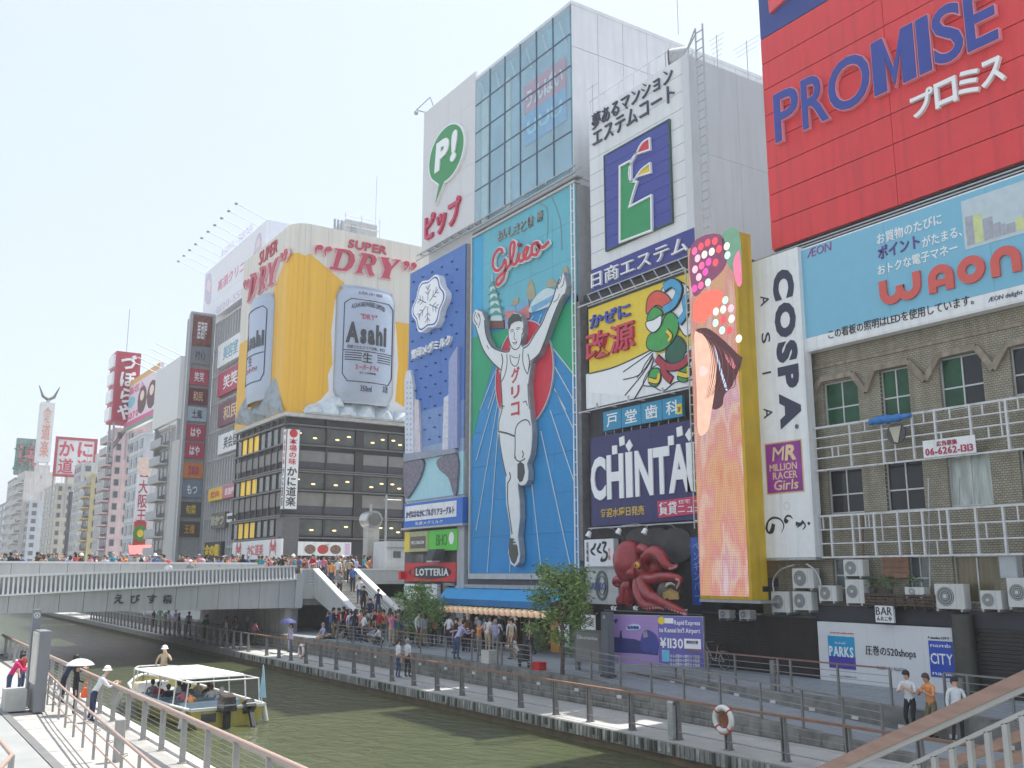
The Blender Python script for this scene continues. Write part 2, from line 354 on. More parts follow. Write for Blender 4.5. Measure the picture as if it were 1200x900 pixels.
SKINM = [mat('skin_light',srgb(214,168,140),.55,var=.05),mat('skin_tan',srgb(190,140,110),.55,var=.05)]
HAIRM = {'black': mat('black_hair',(.02,.018,.018),.6),'brown': mat('brown_hair',(.07,.04,.025),.6),'grey': mat('grey_hair',(.3,.3,.3),.7),'white': mat('white_cloth_hat',(.8,.8,.78),.8),'red': mat('red_cloth',srgb(200,50,60),.8),'straw': mat('straw_hat',(.5,.4,.24),.8)}
CL = {'white': (.72,.73,.75),'black': (.025,.025,.03),'navy': (.03,.04,.09),'grey': (.26,.27,.28),'pink': srgb(214,130,150),'hot': srgb(214,40,110),'red': srgb(170,40,48),'blue': srgb(80,120,180),'jeans': srgb(60,76,110),'beige': srgb(190,170,140),'orange': srgb(225,150,90),'green': srgb(70,140,100),'brown': srgb(90,66,50),'lilac': srgb(170,170,205),'teal': srgb(60,140,160),'khaki': srgb(120,110,85)}
def cloth(c): return mat('cloth_'+c,CL[c],.85,var=.12,vs=9,bump=.4,bs=14)
def person(pk,loc,face,label,top,bottom,hair='black',kind='short',group=None,sc_=1.0,sleeve=False,bare=False,shoe='black',sk=0):
    """face: heading in degrees, 0 = towards the camera side (-Y)"""
    o = bpy.data.objects.new('person',BODY[pk][0]); C.objects.link(o); o.location = loc; o.rotation_euler = (0,0,R(face)); o.scale = (sc_,)*3
    ms = [SKINM[sk],cloth(top),cloth(top) if sleeve else SKINM[sk],cloth(bottom),SKINM[sk] if bare else cloth(bottom),cloth(shoe)]
    for s_,m_ in zip(o.material_slots,ms): s_.link = 'OBJECT'; s_.material = m_
    tag(o,label,'person',group); WL[o] = Vector((0,0,0)); hair_obj(pk,kind,HAIRM[hair],o); return o
def wear(p,name,mb,m_): o = mb.obj(name,m_,p,local=True); return o
# ------------------------------------------------------------------ ground, water, quays
def water_mat():
    M = bpy.data.materials.new('canal_water'); M.use_nodes = True; n = M.node_tree.nodes; L = M.node_tree.links; p = n['Principled BSDF']
    p.inputs['Base Color'].default_value = (.075,.088,.040,1); p.inputs['Roughness'].default_value = .07; p.inputs['IOR'].default_value = 1.33
    tc = n.new('ShaderNodeTexCoord'); mp = n.new('ShaderNodeMapping'); mp.inputs['Scale'].default_value = (1,1.7,1); L.new(tc.outputs['Object'],mp.inputs[0])
    a = n.new('ShaderNodeTexNoise'); a.inputs['Scale'].default_value = 1.3; a.inputs['Detail'].default_value = 6; a.inputs['Roughness'].default_value = .55; a.inputs['Distortion'].default_value = .6
    b = n.new('ShaderNodeTexNoise'); b.inputs['Scale'].default_value = .25; b.inputs['Detail'].default_value = 3
    L.new(mp.outputs[0],a.inputs[0]); L.new(mp.outputs[0],b.inputs[0])
    bp = n.new('ShaderNodeBump'); bp.inputs['Strength'].default_value = .8; bp.inputs['Distance'].default_value = .22; L.new(a.outputs[0],bp.inputs['Height']); L.new(bp.outputs[0],p.inputs['Normal'])
    mx = n.new('ShaderNodeMix'); mx.data_type = 'RGBA'; mx.inputs[6].default_value = (.066,.082,.036,1); mx.inputs[7].default_value = (.10,.115,.058,1); L.new(b.outputs[0],mx.inputs[0]); L.new(mx.outputs[2],p.inputs['Base Color'])
    return M
PAVE = mat('paving_granite',(.42,.42,.40),.8,var=.12,vs=1.5,bump=.15,bs=40)
PAVEB = mat('blue_grey_ramp_paving',(.27,.30,.33),.75,var=.1,vs=2,bump=.15,bs=40)
MASON = mat('retaining_wall_stone',(.20,.195,.175),.9,var=.35,vs=2.2,bump=.8,bs=9,dirt=(.1,.1,.09))
QUAYC = mat('stained_quay_concrete',(.26,.26,.24),.9,var=.4,vs=2.5,bump=.5,bs=12,stretch=(6,6,.5))
QUAYB = mat('brown_quay_beam',(.16,.115,.07),.9,var=.25,vs=2,bump=.5,bs=10)
s = MB(); s.add([(-900,-300,-1.2),(300,-300,-1.2),(300,900,-1.2),(-900,900,-1.2)],[(0,1,2,3)]); s.obj('ground',CONC,kind='structure')
s = MB(); s.add([(-600,7.0,-.6),(40,7.0,-.6),(40,20.4,-.6),(-600,20.4,-.6)],[(0,1,2,3)]); s.obj('water',water_mat(),kind='structure')
# far lower walkway (z=0), its quay edge and beam
FQ = 19.25
s = MB(); s.box(-300,30,FQ,22.0,-.35,0); s.obj('far_walkway',PAVE,kind='structure')
s = MB(); s.box(-300,30,FQ-.06,FQ-.002,-.36,-.02); qe = s.obj('quay_fascia',QUAYC,kind='structure')
s = MB(); s.box(-300,30,FQ+.06,FQ+.6,-1.1,-.352); s.obj('quay_beam',QUAYB,kind='structure')
s = MB()
x = -60
while x < 6:                       # ribbed face of the quay slab
    s.box(x,x+.1,FQ-.10,FQ-.061,-.34+.12*random.random()*(random.random() < .3),-.04,random.choice((0,0,1,2))); x += .19
s.obj('quay_rib',[QUAYC,mat('quay_dark_moss',(.07,.075,.055),.95,var=.4,vs=5),mat('quay_lime_stain',(.38,.38,.35),.9,var=.3,vs=5)],qe,kind='stuff')
# retaining wall of stone courses and upper promenade
def wtop(x): return .9 if x < -29.5 else max(.2,.9-(x+29.5)*.05)
s = MB(); s.box(-300,-29.5,22.0,22.35,-.5,.9); s.hexa([(-29.5,22.0,-.5),(-15.5,22.0,-.5),(-15.5,22.35,-.5),(-29.5,22.35,-.5),(-29.5,22.0,.9),(-15.5,22.0,.2),(-15.5,22.35,.2),(-29.5,22.35,.9)]); s.box(-15.5,30,22.0,22.35,-.5,.2); rw = s.obj('retaining_wall',MASON,kind='structure')
for r in range(4):
    x = -60 - (r % 2)*.25
    while x < -17:
        w_ = .62+random.random()*.12; h0 = .02+r*.215
        if x > -60 and h0+.21 < wtop(x+w_): MB().box(x+.012,x+w_-.012,21.965+random.random()*.02,22.01,h0+.01,h0+.2).obj('stone',MASON,rw)
        x += w_
s = MB(); s.box(-300,-29.5,22.352,60,-.5,.9); s.box(-29.5,30,24.9,60,-.5,.9); s.obj('upper_promenade',PAVEB,kind='structure')
# plaza at bridge level beyond the stairs, and streets between the houses
s = MB(); s.box(-79.5,-60.2,26.6,200,.902,4.1); s.box(-400,-79.5,22.5,27.5,.902,1.0); s.obj('plaza',PAVE,kind='structure')
s = MB(); s.box(-400,-79.6,27.5,90,.902,4.1); s.obj('south_street',PAVE,kind='structure')
# near walkway
NQ = 7.45
s = MB(); s.box(-65,30,4.2,NQ,-.35,0); s.obj('near_walkway',mat('pale_walkway_paving',(.40,.39,.365),.8,var=.14,vs=2,bump=.1,bs=40),kind='structure')
s = MB(); s.box(-65,30,NQ+.002,NQ+.06,-.9,-.02); s.obj('near_quay_fascia',QUAYC,kind='structure')
s = MB(); s.box(-65,30,-30,4.2,-.35,.06); s.obj('near_deck',mat('light_deck_paving',(.30,.315,.31),.8,var=.1,vs=1,bump=.1,bs=50),kind='structure')
s = MB(); s.box(-300,-65,-30,6.2,-1,4.0); s.obj('near_bank_terrace',CONC,kind='structure')
# ramps on the far promenade: slabs rising between low stone walls (right half of the photo)
RS = mat('ramp_side_stone',(.2,.195,.18),.9,var=.3,vs=2.5,bump=.7,bs=12)
def ramp(name,x0,x1,y0,y1,z0,z1,m):
    s = MB(); s.hexa([(x0,y0,-.5),(x1,y0,-.5),(x1,y1,-.5),(x0,y1,-.5),(x0,y0,z0),(x1,y0,z1),(x1,y1,z1),(x0,y1,z0)]); return s.obj(name,m,kind='structure')
ramp('lower_ramp',-29.5,-15.5,22.352,24.6,.895,.195,PAVEB)
ramp('lower_ramp_landing',-15.5,20,22.352,24.6,.195,.195,PAVEB)
s = MB(); s.box(-29.5,20,24.602,24.898,-.5,.91); rw2 = s.obj('promenade_side_wall',RS,kind='structure')
for i in range(12): MB().box(-27+i*1.55,-26.78+i*1.55,24.57,24.60,.1+max(.1,.62-i*.06),.2+max(.1,.62-i*.06)).obj('wall_light',mat('wall_light_cover',(.6,.6,.58),.4),rw2)
for i in range(16): MB().box(-58+i*2.4,-57.78+i*2.4,21.93,21.99,.42,.52).obj('wall_light',mat('wall_light_cover'),rw) if -58+i*2.4 < -25 else None
# ------------------------------------------------------------------ tiled building on the right
WY = FY(29.2)
TILE = None
def tile_mat():
    M = mat('glazed_wall_tiles',(.36,.33,.26),.55,var=.15,vs=2,dirt=(.24,.19,.12)); n = M.node_tree.nodes; L = M.node_tree.links
    tc = n.new('ShaderNodeTexCoord'); sp = n.new('ShaderNodeSeparateXYZ'); cb = n.new('ShaderNodeCombineXYZ'); L.new(tc.outputs['Object'],sp.inputs[0]); L.new(sp.outputs[0],cb.inputs[0]); L.new(sp.outputs[2],cb.inputs[1])
    br = n.new('ShaderNodeTexBrick'); br.inputs['Scale'].default_value = 4; br.inputs['Mortar Size'].default_value = .035; br.inputs['Brick Width'].default_value = .55; br.inputs['Row Height'].default_value = .3
    br.inputs['Color1'].default_value = (1,1,1,1); br.inputs['Color2'].default_value = (.82,.82,.8,1); br.inputs['Mortar'].default_value = (.35,.32,.27,1); L.new(cb.outputs[0],br.inputs[0])
    p = n['Principled BSDF']; old = p.inputs['Base Color'].links[0].from_socket; mx = n.new('ShaderNodeMix'); mx.data_type = 'RGBA'; mx.blend_type = 'MULTIPLY'; mx.inputs[0].default_value = 1
    L.new(old,mx.inputs[6]); L.new(br.outputs[0],mx.inputs[7]); L.new(mx.outputs[2],p.inputs['Base Color'])
    b = n.new('ShaderNodeBump'); b.inputs['Strength'].default_value = .6; b.inputs['Distance'].default_value = .02; L.new(br.outputs['Fac'],b.inputs['Height']); b.invert = True; L.new(b.outputs[0],p.inputs['Normal']); return M
TILE = tile_mat()
bt = T('tiled_building','old beige tiled building with green windows under the red and pale blue billboards','building',(-18,29.2,.9))
win_px = [ # x0,y0(top-left), x1,y1(bottom-right) measured on the wall plane, kind
 (964,450,1008,496,'g'),(1030,435,1068,487,'h'),(1099,421,1155,475,'hd'),(1182,408,1226,458,'d'),
 (969,551,1013,600,'d'),(1036,542,1085,597,'d'),(1108,534,1165,591,'c'),(1193,526,1240,584,'d'),
 (975,654,1003,690,'o'),(1063,652,1090,697,'o'),(1115,651,1174,708,'t'),(1212,650,1260,706,'d')]
holes = [pxbox(WY,*q[:4]) for q in win_px]
a0 = WY.ab(943,413)[0]; zt = WY.ab(943,400)[1]
zbot = WY.ab(960,735)[1]
wallgrid(WY,a0-2.7,-6,zbot,17.2,holes,.22,.4).obj('wall',TILE,bt)
MB().box(a0-2.7,-6,29.61,45,.9,17.4).obj('building_core',mat('rendered_core',(.3,.29,.26),.9),bt)
GREENC = mat('green_blind_behind_glass',(.012,.075,.032),.12,var=.35,vs=2,spec=.35)
CURT = mat('pale_curtain_behind_glass',(.42,.46,.44),.25,var=.3,vs=9,stretch=(1,1,.1),spec=.6)
TAN = mat('tan_curtain_behind_glass',(.16,.13,.07),.2,var=.35,vs=8,stretch=(1,1,.1),spec=.6)
FRM = mat('aluminium_window_frame',(.52,.53,.53),.4,.3,var=.1)
for q,h in zip(win_px,holes):
    k = q[4]; k2 = {'g': GREENC,'h': GREENC,'c': CURT,'t': TAN,'d': GLASSD,'o': GLASSM}
    pm = k2[k[0]]
    if k == 'hd':
        it = iter([GREENC,GREENC,GLASSD,GLASSD]); f = lambda it=it: next(it)
        window(WY,*h,bt,FRM,f,2,2,-.16,.05,.42,'window with green blind on the left half only')
    elif k in 'ct': window(WY,*h,bt,FRM,pm,2,1,-.16,.05,lab='curtained sliding window')
    else: window(WY,*h,bt,FRM,pm,2,2,-.16,.05,.42)
# zigzag hood moulding over the top windows
HOOD = mat('brownish_stone_moulding',(.30,.25,.20),.85,var=.25,vs=4,bump=.5,bs=12,dirt=(.16,.11,.07))
zz = Z(880,360,7.5,WY)((548,825),(622,640),(900,585),(1020,745),(1095,540)) + Z(870,280,3.215,WY)((630,462),(695,533),(745,440),(885,408),(952,490),(1000,400),(1100,375),(1180,455),(1235,360),(1400,320))
s = MB()
for i in range(len(zz)-1):
    s = MB().ribbon([zz[i],zz[i+1]],.2,WY,-.02,.14+.004*(i % 2)); s.obj('hood_moulding',HOOD,bt)
MB().fbox(WY,WY.ab(953,430)[0],-8,WY.ab(1000,424)[1],WY.ab(1000,420.5)[1],0,.05).obj('string_course',HOOD,bt)
# balcony grilles: white square tube
GR = FY(28.75)
WT = mat('white_square_tube',(.62,.62,.63),.5,var=.1,vs=6,dirt=(.4,.36,.33))
def grille(z0,z1,name_lab,posts,sub,rows,rnd):
    g = T('balcony_grille',name_lab,'balcony grille',(-18,28.75,z0)); x0,x1 = -23.35,-8
    fr = GR
    for z,hh in [(z1,.07)]+[(z0+(z1-z0)*r,.045) for r in rows]+[(z0,.06)]:
        MB().fbox(fr,x0,x1,z-hh/2,z+hh/2,-.03,.03).obj('rail',WT,g)
    for x in posts: MB().fbox(fr,x-.035,x+.035,z0+.03,z1-.03,-.04,.04).obj('post',WT,g)
    random.seed(rnd)
    R_ = [0]+sorted(rows)+[1]
    for x in sub:
        k = random.randrange(len(R_)-1); k2 = k+1 if random.random() < .6 else len(R_)-1
        MB().fbox(fr,x-.022,x+.022,z0+(z1-z0)*R_[k]+.03,z0+(z1-z0)*R_[k2]-.02,-.022,.022).obj('infill_bar',WT,g)
    for x in (x0+.05,-18,-12): MB().box(x-.03,x+.03,28.79,29.2,z0-.03,z0+.03).obj('bracket',WT,g)
P1 = [GR.ab(x,520)[0] for x in (951.5,997,1035,1071,1098,1140,1183,1225,1268,1320)]
S1 = [GR.ab(x,520)[0] for x in (975,982,1015,1049,1085,1104,1116,1155,1160,1176,1198,1210)]
grille(GR.ab(960,551.5)[1],GR.ab(960,501.5)[1],'upper white balcony grille of square bars, with the phone number sign tied to it',P1,S1,(.28,.52,.76),3)
P2 = [GR.ab(x,630)[0] for x in (959,975,1000.5,1026,1054,1083,1113,1146,1178.5,1215,1250,1290)]
S2 = [GR.ab(x,630)[0] for x in (966,1008,1016,1020,1035,1067.5,1098,1103,1157,1196,1205)]
grille(GR.ab(957,653.3)[1],GR.ab(957,605.5)[1],'lower white balcony grille of square bars, directly above the air conditioners',P2,S2,(.33,.67),5)
# recruiting sign on the upper grille
PF = FY(28.68)
b = pxbox(PF,1081,517,1144,531); ps = T('phone_sign','small white sign with red phone number tied to the upper balcony grille','sign',(b[0],28.7,b[2]))
b = (b[0],b[1],PF.ab(1081,537)[1],PF.ab(1081,517)[1]); MB().fbox(PF,*b,-.03,0).obj('board',WHITE,ps)
line('広告募集',PF,(b[0]+.5,b[1]-.6,b[2]+.33,b[3]-.06),0.002,CRIM,ps,bold=.02)
line('06-6262-1313',PF,(b[0]+.08,b[1]-.08,b[2]+.06,b[2]+.3),0.002,CRIM,ps,bold=.02)
# blue tarpaulin bundle on the grille and the round clock-like plate
tp = T('tarpaulin_bundle','bright blue rolled tarpaulin hanging on the upper balcony rail','tarpaulin',(-21,28.6,9.5))
q = Z(870,280,3.215,FY(28.6))((478,693),(520,682),(570,676),(634,664)); pts = [FY(28.6).P(a,b) for a,b in smooth(q,4)]
MB().tube(pts,[.05+.1*math.sin(math.pi*min(1,(i+1.5)/(len(pts)+1)))+.03*math.sin(i*2.3) for i in range(len(pts))],9).obj('folded_sheet',mat('blue_tarpaulin',srgb(50,120,190),.5,var=.2,vs=8,bump=.6,bs=9),tp)
ck = T('cracked_round_plate','dark round plate with a pale triangular cloth, hung below the blue tarpaulin','plate',(-20.5,28.7,9))
c0 = FY(28.66).ab(1049.5,508); MB().cyl((c0[0],28.66,c0[1]),(c0[0],28.7,c0[1]),.36,20).obj('plate',DSTEEL,ck)
MB().prism([(c0[0]-.22,c0[1]+.22),(c0[0]+.24,c0[1]+.24),(c0[0]+.08,c0[1]-.32),(c0[0]-.05,c0[1]-.28)][::-1],FY(28.64),-.01,.01).obj('cloth',mat('unbleached_cloth',(.5,.46,.36),.9,bump=.5,bs=12),ck)
# ---- big red billboard
PRF = FY(28.8)
pb = T('red_billboard','huge red billboard with blue latin lettering and white katakana, top right of the photo','billboard',(-18,28.8,17.2))
a0,z0 = PRF.ab(904.5,293.5); zb = PRF.ab(891.5,47)[1]; x1 = -8.5; zt = 31
PRED = mat('red_sign_louvre',srgb(226,60,64),.5,var=.06,vs=.8,bump=.5,ribs=('X',7.5),dirt=srgb(200,54,60))
PBLU = mat('blue_sign_louvre',srgb(44,66,140),.5,var=.06,vs=.8,bump=.5,ribs=('X',7.5))
nr = 8; hh = (zb-z0)/nr
for i in range(nr):
    for j,(p,q) in enumerate(((a0,-19.2),(-19.2,-13.8),(-13.8,x1))):
        MB().fbox(PRF,p+.012,q-.012,z0+i*hh+.02,z0+(i+1)*hh-.02,-.12,0).obj('panel',PRED,pb)
for i in range(2):
    for p,q in ((a0,-19.2),(-19.2,-13.8),(-13.8,x1)):
        MB().fbox(PRF,p+.012,q-.012,zb+i*1.9+.02,zb+(i+1)*1.9-.02,-.12,0).obj('panel',PBLU,pb)['label'] = 'dark blue panel'
MB().fbox(PRF,a0-.02,x1,z0-.02,zt,-1.2,-.13).obj('back_frame',DSTEEL,pb)
MB().prism(Z(760,0,7.5,PRF)((1068,-60),(1068,0),(1082,128),(1230,-10),(1290,-60)),PRF,.001,.14).obj('red_emblem_tip',mat('coral_paint',srgb(222,80,86),.5),pb)
s = MB(); z = z0-.18
for i in range(3): s.fbox(PRF,a0-.1,x1,z-i*.13,z-i*.13+.05,-.3,-.02+.02*i)
s.obj('support_rail',STEEL,pb)
PBL = mat('promise_letter_blue',srgb(40,62,150),.4,var=.03); PEDGE = mat('letter_trim_pink',srgb(235,150,165),.4,var=.02)
za,zc = PRF.ab(914,169)[1],PRF.ab(911,113)[1]      # baseline and cap height, constant along the sign
xs = {'P': (909,938),'R': (942,973),'O': (974,1024),'M': (1028,1079),'I': (1083,1098),'S': (1102,1138),'E': (1142,1180)}
for ch,(xa,xb) in xs.items():
    A0 = PRF.ab(xa,100)[0]; A1 = PRF.ab(xb,100)[0]
    if ch == 'M':
        h_ = zc-za; wd = .52; pm_ = [(A0,za),(A0,zc),(A0+wd*.9,zc),((A0+A1)/2,za+.34*h_),(A1-wd*.9,zc),(A1,zc),(A1,za),(A1-wd,za),(A1-wd,za+.62*h_),((A0+A1)/2,za+.02*h_),(A0+wd,za+.62*h_),(A0+wd,za)][::-1]
        MB().prism(pm_,PRF,.02,.22).obj('letter',PBL,pb); MB().ribbon(pm_,.07,PRF,.02,.19,closed=True).obj('letter_trim',PEDGE,pb); continue
    for bo,mm,c,nm in ((.012,PBL,.22,'letter'),(.026,PEDGE,.19,'letter_trim')):
        (vs,fs),f = layout(ch,A0-(.035 if mm is PEDGE else 0),A1+(.035 if mm is PEDGE else 0),za-(.035 if mm is PEDGE else 0),zc+(.035 if mm is PEDGE else 0),False,bo,0,4)[0]
        s = MB(); s.glyph(((vs,fs),f),PRF,.02,c); s.obj(nm,mm,pb)
kb = [PRF.ab(x,110)[0] for x in (1068,1097,1125,1153,1184)]
kz0,kz1 = PRF.ab(1073,141)[1],PRF.ab(1072,112)[1]
for ch,i in zip('プロミス',range(4)):
    (g,f) = layout(ch,kb[i]+.02,kb[i+1]-.02,kz0,kz1,False,.05,0,3)[0]; s = MB(); s.glyph((g,f),PRF,.02,.16); s.obj('letter',LWHITE,pb)['label'] = 'white katakana letter'
# ---- pale blue board below
WF = FY(28.7)
wb = T('sky_blue_billboard','long sky blue billboard with big coral letters below the red billboard','billboard',(-18,28.7,12.8))
a0,z0 = WF.ab(943.3,413); zt = WF.ab(935.5,293)[1]; zs = WF.ab(943,397)[1]; x1 = -8.5
SKYB = mat('sky_blue_vinyl',srgb(122,184,210),.4,var=.02); CORAL = mat('coral_vinyl',srgb(214,92,82),.4,var=.03)
MB().fbox(WF,a0,x1,z0,zt,-.45,-.02).obj('sign_box',WHITE,wb)
for i in range(4):
    p,q = a0+(x1-a0)*i/4,a0+(x1-a0)*(i+1)/4; MB().fbox(WF,p+.004,q-.004,zs,zt-.06,-.018,0).obj('panel',SKYB,wb)
    MB().fbox(WF,p+.004,q-.004,z0+.06,zs-.006,-.018,0).obj('panel',WHITE,wb)['label'] = 'white lower panel'
line('ÆON',WF,(WF.ab(946,300)[0],WF.ab(974.5,300)[0],WF.ab(945,303)[1],WF.ab(945,293)[1]-.0),.002,mat('magenta_vinyl',srgb(150,70,140),.4),wb,bold=-.005,shear=.1)
z1 = WF.ab(1034,360)[1]; z2 = WF.ab(1034,330)[1]
def cap(pts,wdt,name='letter',m_=CORAL,d=.08):
    MB().ribbon(pts,wdt,WF,.002,d).obj(name,m_,wb)
X = lambda x: WF.ab(x,330)[0]; h = z2-z1; lw = .28
def letterw(xa,xb): # rounded w
    A,B = X(xa)+lw/2,X(xb)-lw/2; w3 = (B-A)/2; r = w3/2; zc_ = z1+lw/2+r
    p = [(A,z2)]+[(A+r-r*math.cos(t*math.pi/8),zc_-r*math.sin(t*math.pi/8)) for t in range(9)]+[(A+w3,z2-.35*h)]; cap(p,lw)
    p = [(A+w3,z2-.36*h)]+[(A+w3+r-r*math.cos(t*math.pi/8),zc_-r*math.sin(t*math.pi/8)) for t in range(9)]+[(B,z2)]; MB().ribbon(p,lw,WF,.003,.082).obj('letter_stroke',CORAL,wb)
def arch(xa,xb,bar):
    A,B = X(xa)+lw/2,X(xb)-lw/2; r = (B-A)/2; zc_ = z2-lw/2-r
    p = [(A,z1)]+[(A+r-r*math.cos(t*math.pi/10),zc_+r*math.sin(t*math.pi/10)) for t in range(11)]+[(B,z1)]; cap(p,lw)
    if bar: MB().ribbon([(A+lw/2,z1+.33*h),(B-lw/2,z1+.33*h)],lw*.8,WF,.002,.08).obj('letter_stroke',CORAL,wb)
letterw(1031,1080); arch(1089,1119,True)
A,B = X(1124)+lw/2,X(1157)-lw/2; MB().ribbon([((A+B)/2+(B-A)/2*math.cos(t*math.pi/12),(z1+z2)/2+(h-lw)/2*math.sin(t*math.pi/12)) for t in range(24)],lw,WF,.002,.08,closed=True).obj('letter',CORAL,wb)
arch(1164,1200,False)
WV = mat('white_vinyl',(.84,.86,.87),.4,var=.01)
def rowtext(t,xa,ya,xb,hpx,m_,fr=WF,par=wb,c=.003,**k):
    A0,Zc = fr.ab(xa,ya); A1 = fr.ab(xb,ya)[0]; hz = abs(fr.ab(xa,ya-hpx/2)[1]-fr.ab(xa,ya+hpx/2)[1]); line(t,fr,(A0,A1,Zc-hz/2,Zc+hz/2),c,m_,par,**k)
rowtext('お買物のたびに',1028,281,1106,13,WV,bold=.012)
rowtext('ポイント',1029,297,1079,16,mat('purple_vinyl',srgb(90,60,130),.4),bold=.03)
rowtext('がたまる、',1081,284.5,1129,13,WV,bold=.012)
rowtext('おトクな電子マネー',1029,317.5,1125,12,WV,bold=.015)
rowtext('この看板の照明はLEDを使用しています。',971,392.5,1145,11,BLACK,bold=0)
rowtext('ÆON delight',1158,352.5,1199,7,mat('slate_vinyl',srgb(80,80,110),.4),shear=.15)
# the card picture: plain townscape in pencil greys
cdp = [WF.ab(*q) for q in ((1133,234),(1200,210),(1260,190))]; cz = WF.ab(1139,291)[1]; ct = WF.ab(1133,234)[1]
MB().fbox(WF,X(1135),-9.5,cz,ct,.002,.012).obj('card_picture',mat('picture_grey_blue',srgb(190,205,212),.4,var=.08,vs=3),wb)
PG = mat('picture_pencil_grey',srgb(165,168,178),.4,var=.15,vs=6); PY = mat('picture_pale_yellow',srgb(205,212,150),.4); random.seed(5)
xx = X(1136)+.06; L_ = -9.6
while xx < L_:
    wd = .12+random.random()*.22; t_ = (xx-X(1136))/4.2; hh = abs(t_-.32)*1.5+.25+random.random()*.35
    yl_ = random.random() < .15; MB().fbox(WF,xx,xx+wd,cz+.12,cz+min(ct-cz-.15,.12+hh),.013,.018+.001*random.random()).obj('picture_house',PY if yl_ else PG,wb); xx += wd+.02
# ---- vertical white sign left of it
CF = FY(28.5)
a0,z0 = CF.ab(896.3,653.7); zt = CF.ab(880.7,308)[1]; a1 = CF.ab(956,652)[0]
cs = T('vertical_white_sign','tall white sign with dark vertical lettering between the yellow screen tower and the tiled building','sign',(a0,28.5,z0))
MB().fbox(CF,a0,a1,z0,zt,-.42,0).obj('sign_box',WHITE,cs)
MB().fbox(CF,a0-.02,a1+.02,z0-.1,z0-.003,-.45,.03).obj('bottom_channel',STEEL,cs)
CN = mat('dark_navy_vinyl',srgb(42,44,72),.4,var=.03)
def rot_line(t,xc,y0,y1,wdt,fr,m_,par,bold=0,name='letter',c=.003):
    """latin lettering turned a quarter clockwise, running downwards"""
    fr2 = Fr(fr.P(0,0),-Vector((0,0,1)),(1,0,0)); fr2.n = fr.n
    A,Zt = fr.ab(xc,y0); Zb = fr.ab(xc,y1)[1]
    for g,f in layout(t,-Zt,-Zb,A-wdt/2,A+wdt/2,False,bold,0,3):
        s = MB(); s.glyph((g,f),fr2,c,c+.02); s.obj(name,m_,par)
rot_line('COSPA',917,316,503,1.02,CF,CN,cs,.06)
for ch,y in (('A',352),('S',396),('I',437),('A',484)): rot_line(ch,896+(y-350)*.03,y-(6 if ch != 'I' else 1),y+(6 if ch != 'I' else 1),.42,CF,CN,cs,.0,'small_letter')
line('®',CF,(CF.ab(932,499)[0],CF.ab(936,499)[0],CF.ab(933,503)[1],CF.ab(933,497)[1]),.003,CN,cs)
b = pxbox(CF,896,518,943,575); b = (b[0],b[1],CF.ab(900,580)[1],CF.ab(898,520)[1])
MB().fbox(CF,*b,.001,.012).obj('poster_border',mat('gold_vinyl',srgb(210,180,120),.35,.3),cs)
MB().fbox(CF,b[0]+.05,b[1]-.05,b[2]+.05,b[3]-.05,.013,.018).obj('poster',mat('purple_magenta_print',srgb(140,45,140),.4,var=.35,vs=.8),cs)
GOLD = mat('pale_gold_print',srgb(226,196,160),.35,.2,var=.1)
wq = b[1]-b[0]; hq = b[3]-b[2]
for t,q0,q1,o in (('MR',.62,.92,.04),('MILLION',.44,.58,.01),('RACER',.28,.42,.01),('Girls',.07,.26,.01)):
    line(t,CF,(b[0]+.2*wq if t != 'MILLION' else b[0]+.12*wq,b[1]-.15*wq,b[2]+q0*hq,b[2]+q1*hq),.019,GOLD,cs,bold=o,shear=.15 if t in ('MR','Girls') else 0)
for px_,py_,r in ((927,592,4),):
    c = CF.ab(922,593); MB().ribbon([(c[0]+.14*math.cos(t),c[1]+.14*math.sin(t)) for t in [k*math.pi/8 for k in range(16)]],.012,CF,.002,.006,closed=True).obj('small_ring',STEEL,cs)
zf = Z(880,560,7.5,CF)
def brush(pts,wds,fr,m_,par,c=.003,base=.12,nm='brush_stroke'):
    q = smooth(pts,5); n = len(q); tp_ = []
    for i in range(n): k = i/(n-1)*(len(wds)-1); j = min(int(k),len(wds)-2); tp_.append(wds[j]*(1-k+j)+wds[j+1]*(k-j))
    MB().ribbon(q,base,fr,c,c+.008,taper=tp_).obj(nm,m_,par)
brush(zf((200,405),(185,465),(155,480),(138,440),(155,380),(200,350),(260,365),(290,420),(270,480)),[1.3,1.6,.6,.9,.6,.7,.5,.4,.1],CF,BLACK,cs)
brush(zf((320,365),(308,385),(296,370),(315,338),(345,336),(368,360)),[1.4,1.2,.5,.6,.6,.1],CF,BLACK,cs)
brush(zf((395,402),(430,405),(465,395),(478,425),(455,455)),[1.3,.9,.5,.5,.2],CF,BLACK,cs); brush(zf((462,378),(440,410),(405,435)),[1,.7,.2],CF,BLACK,cs,c=.012); brush(zf((500,390),(518,408)),[.5,1.1],CF,BLACK,cs)
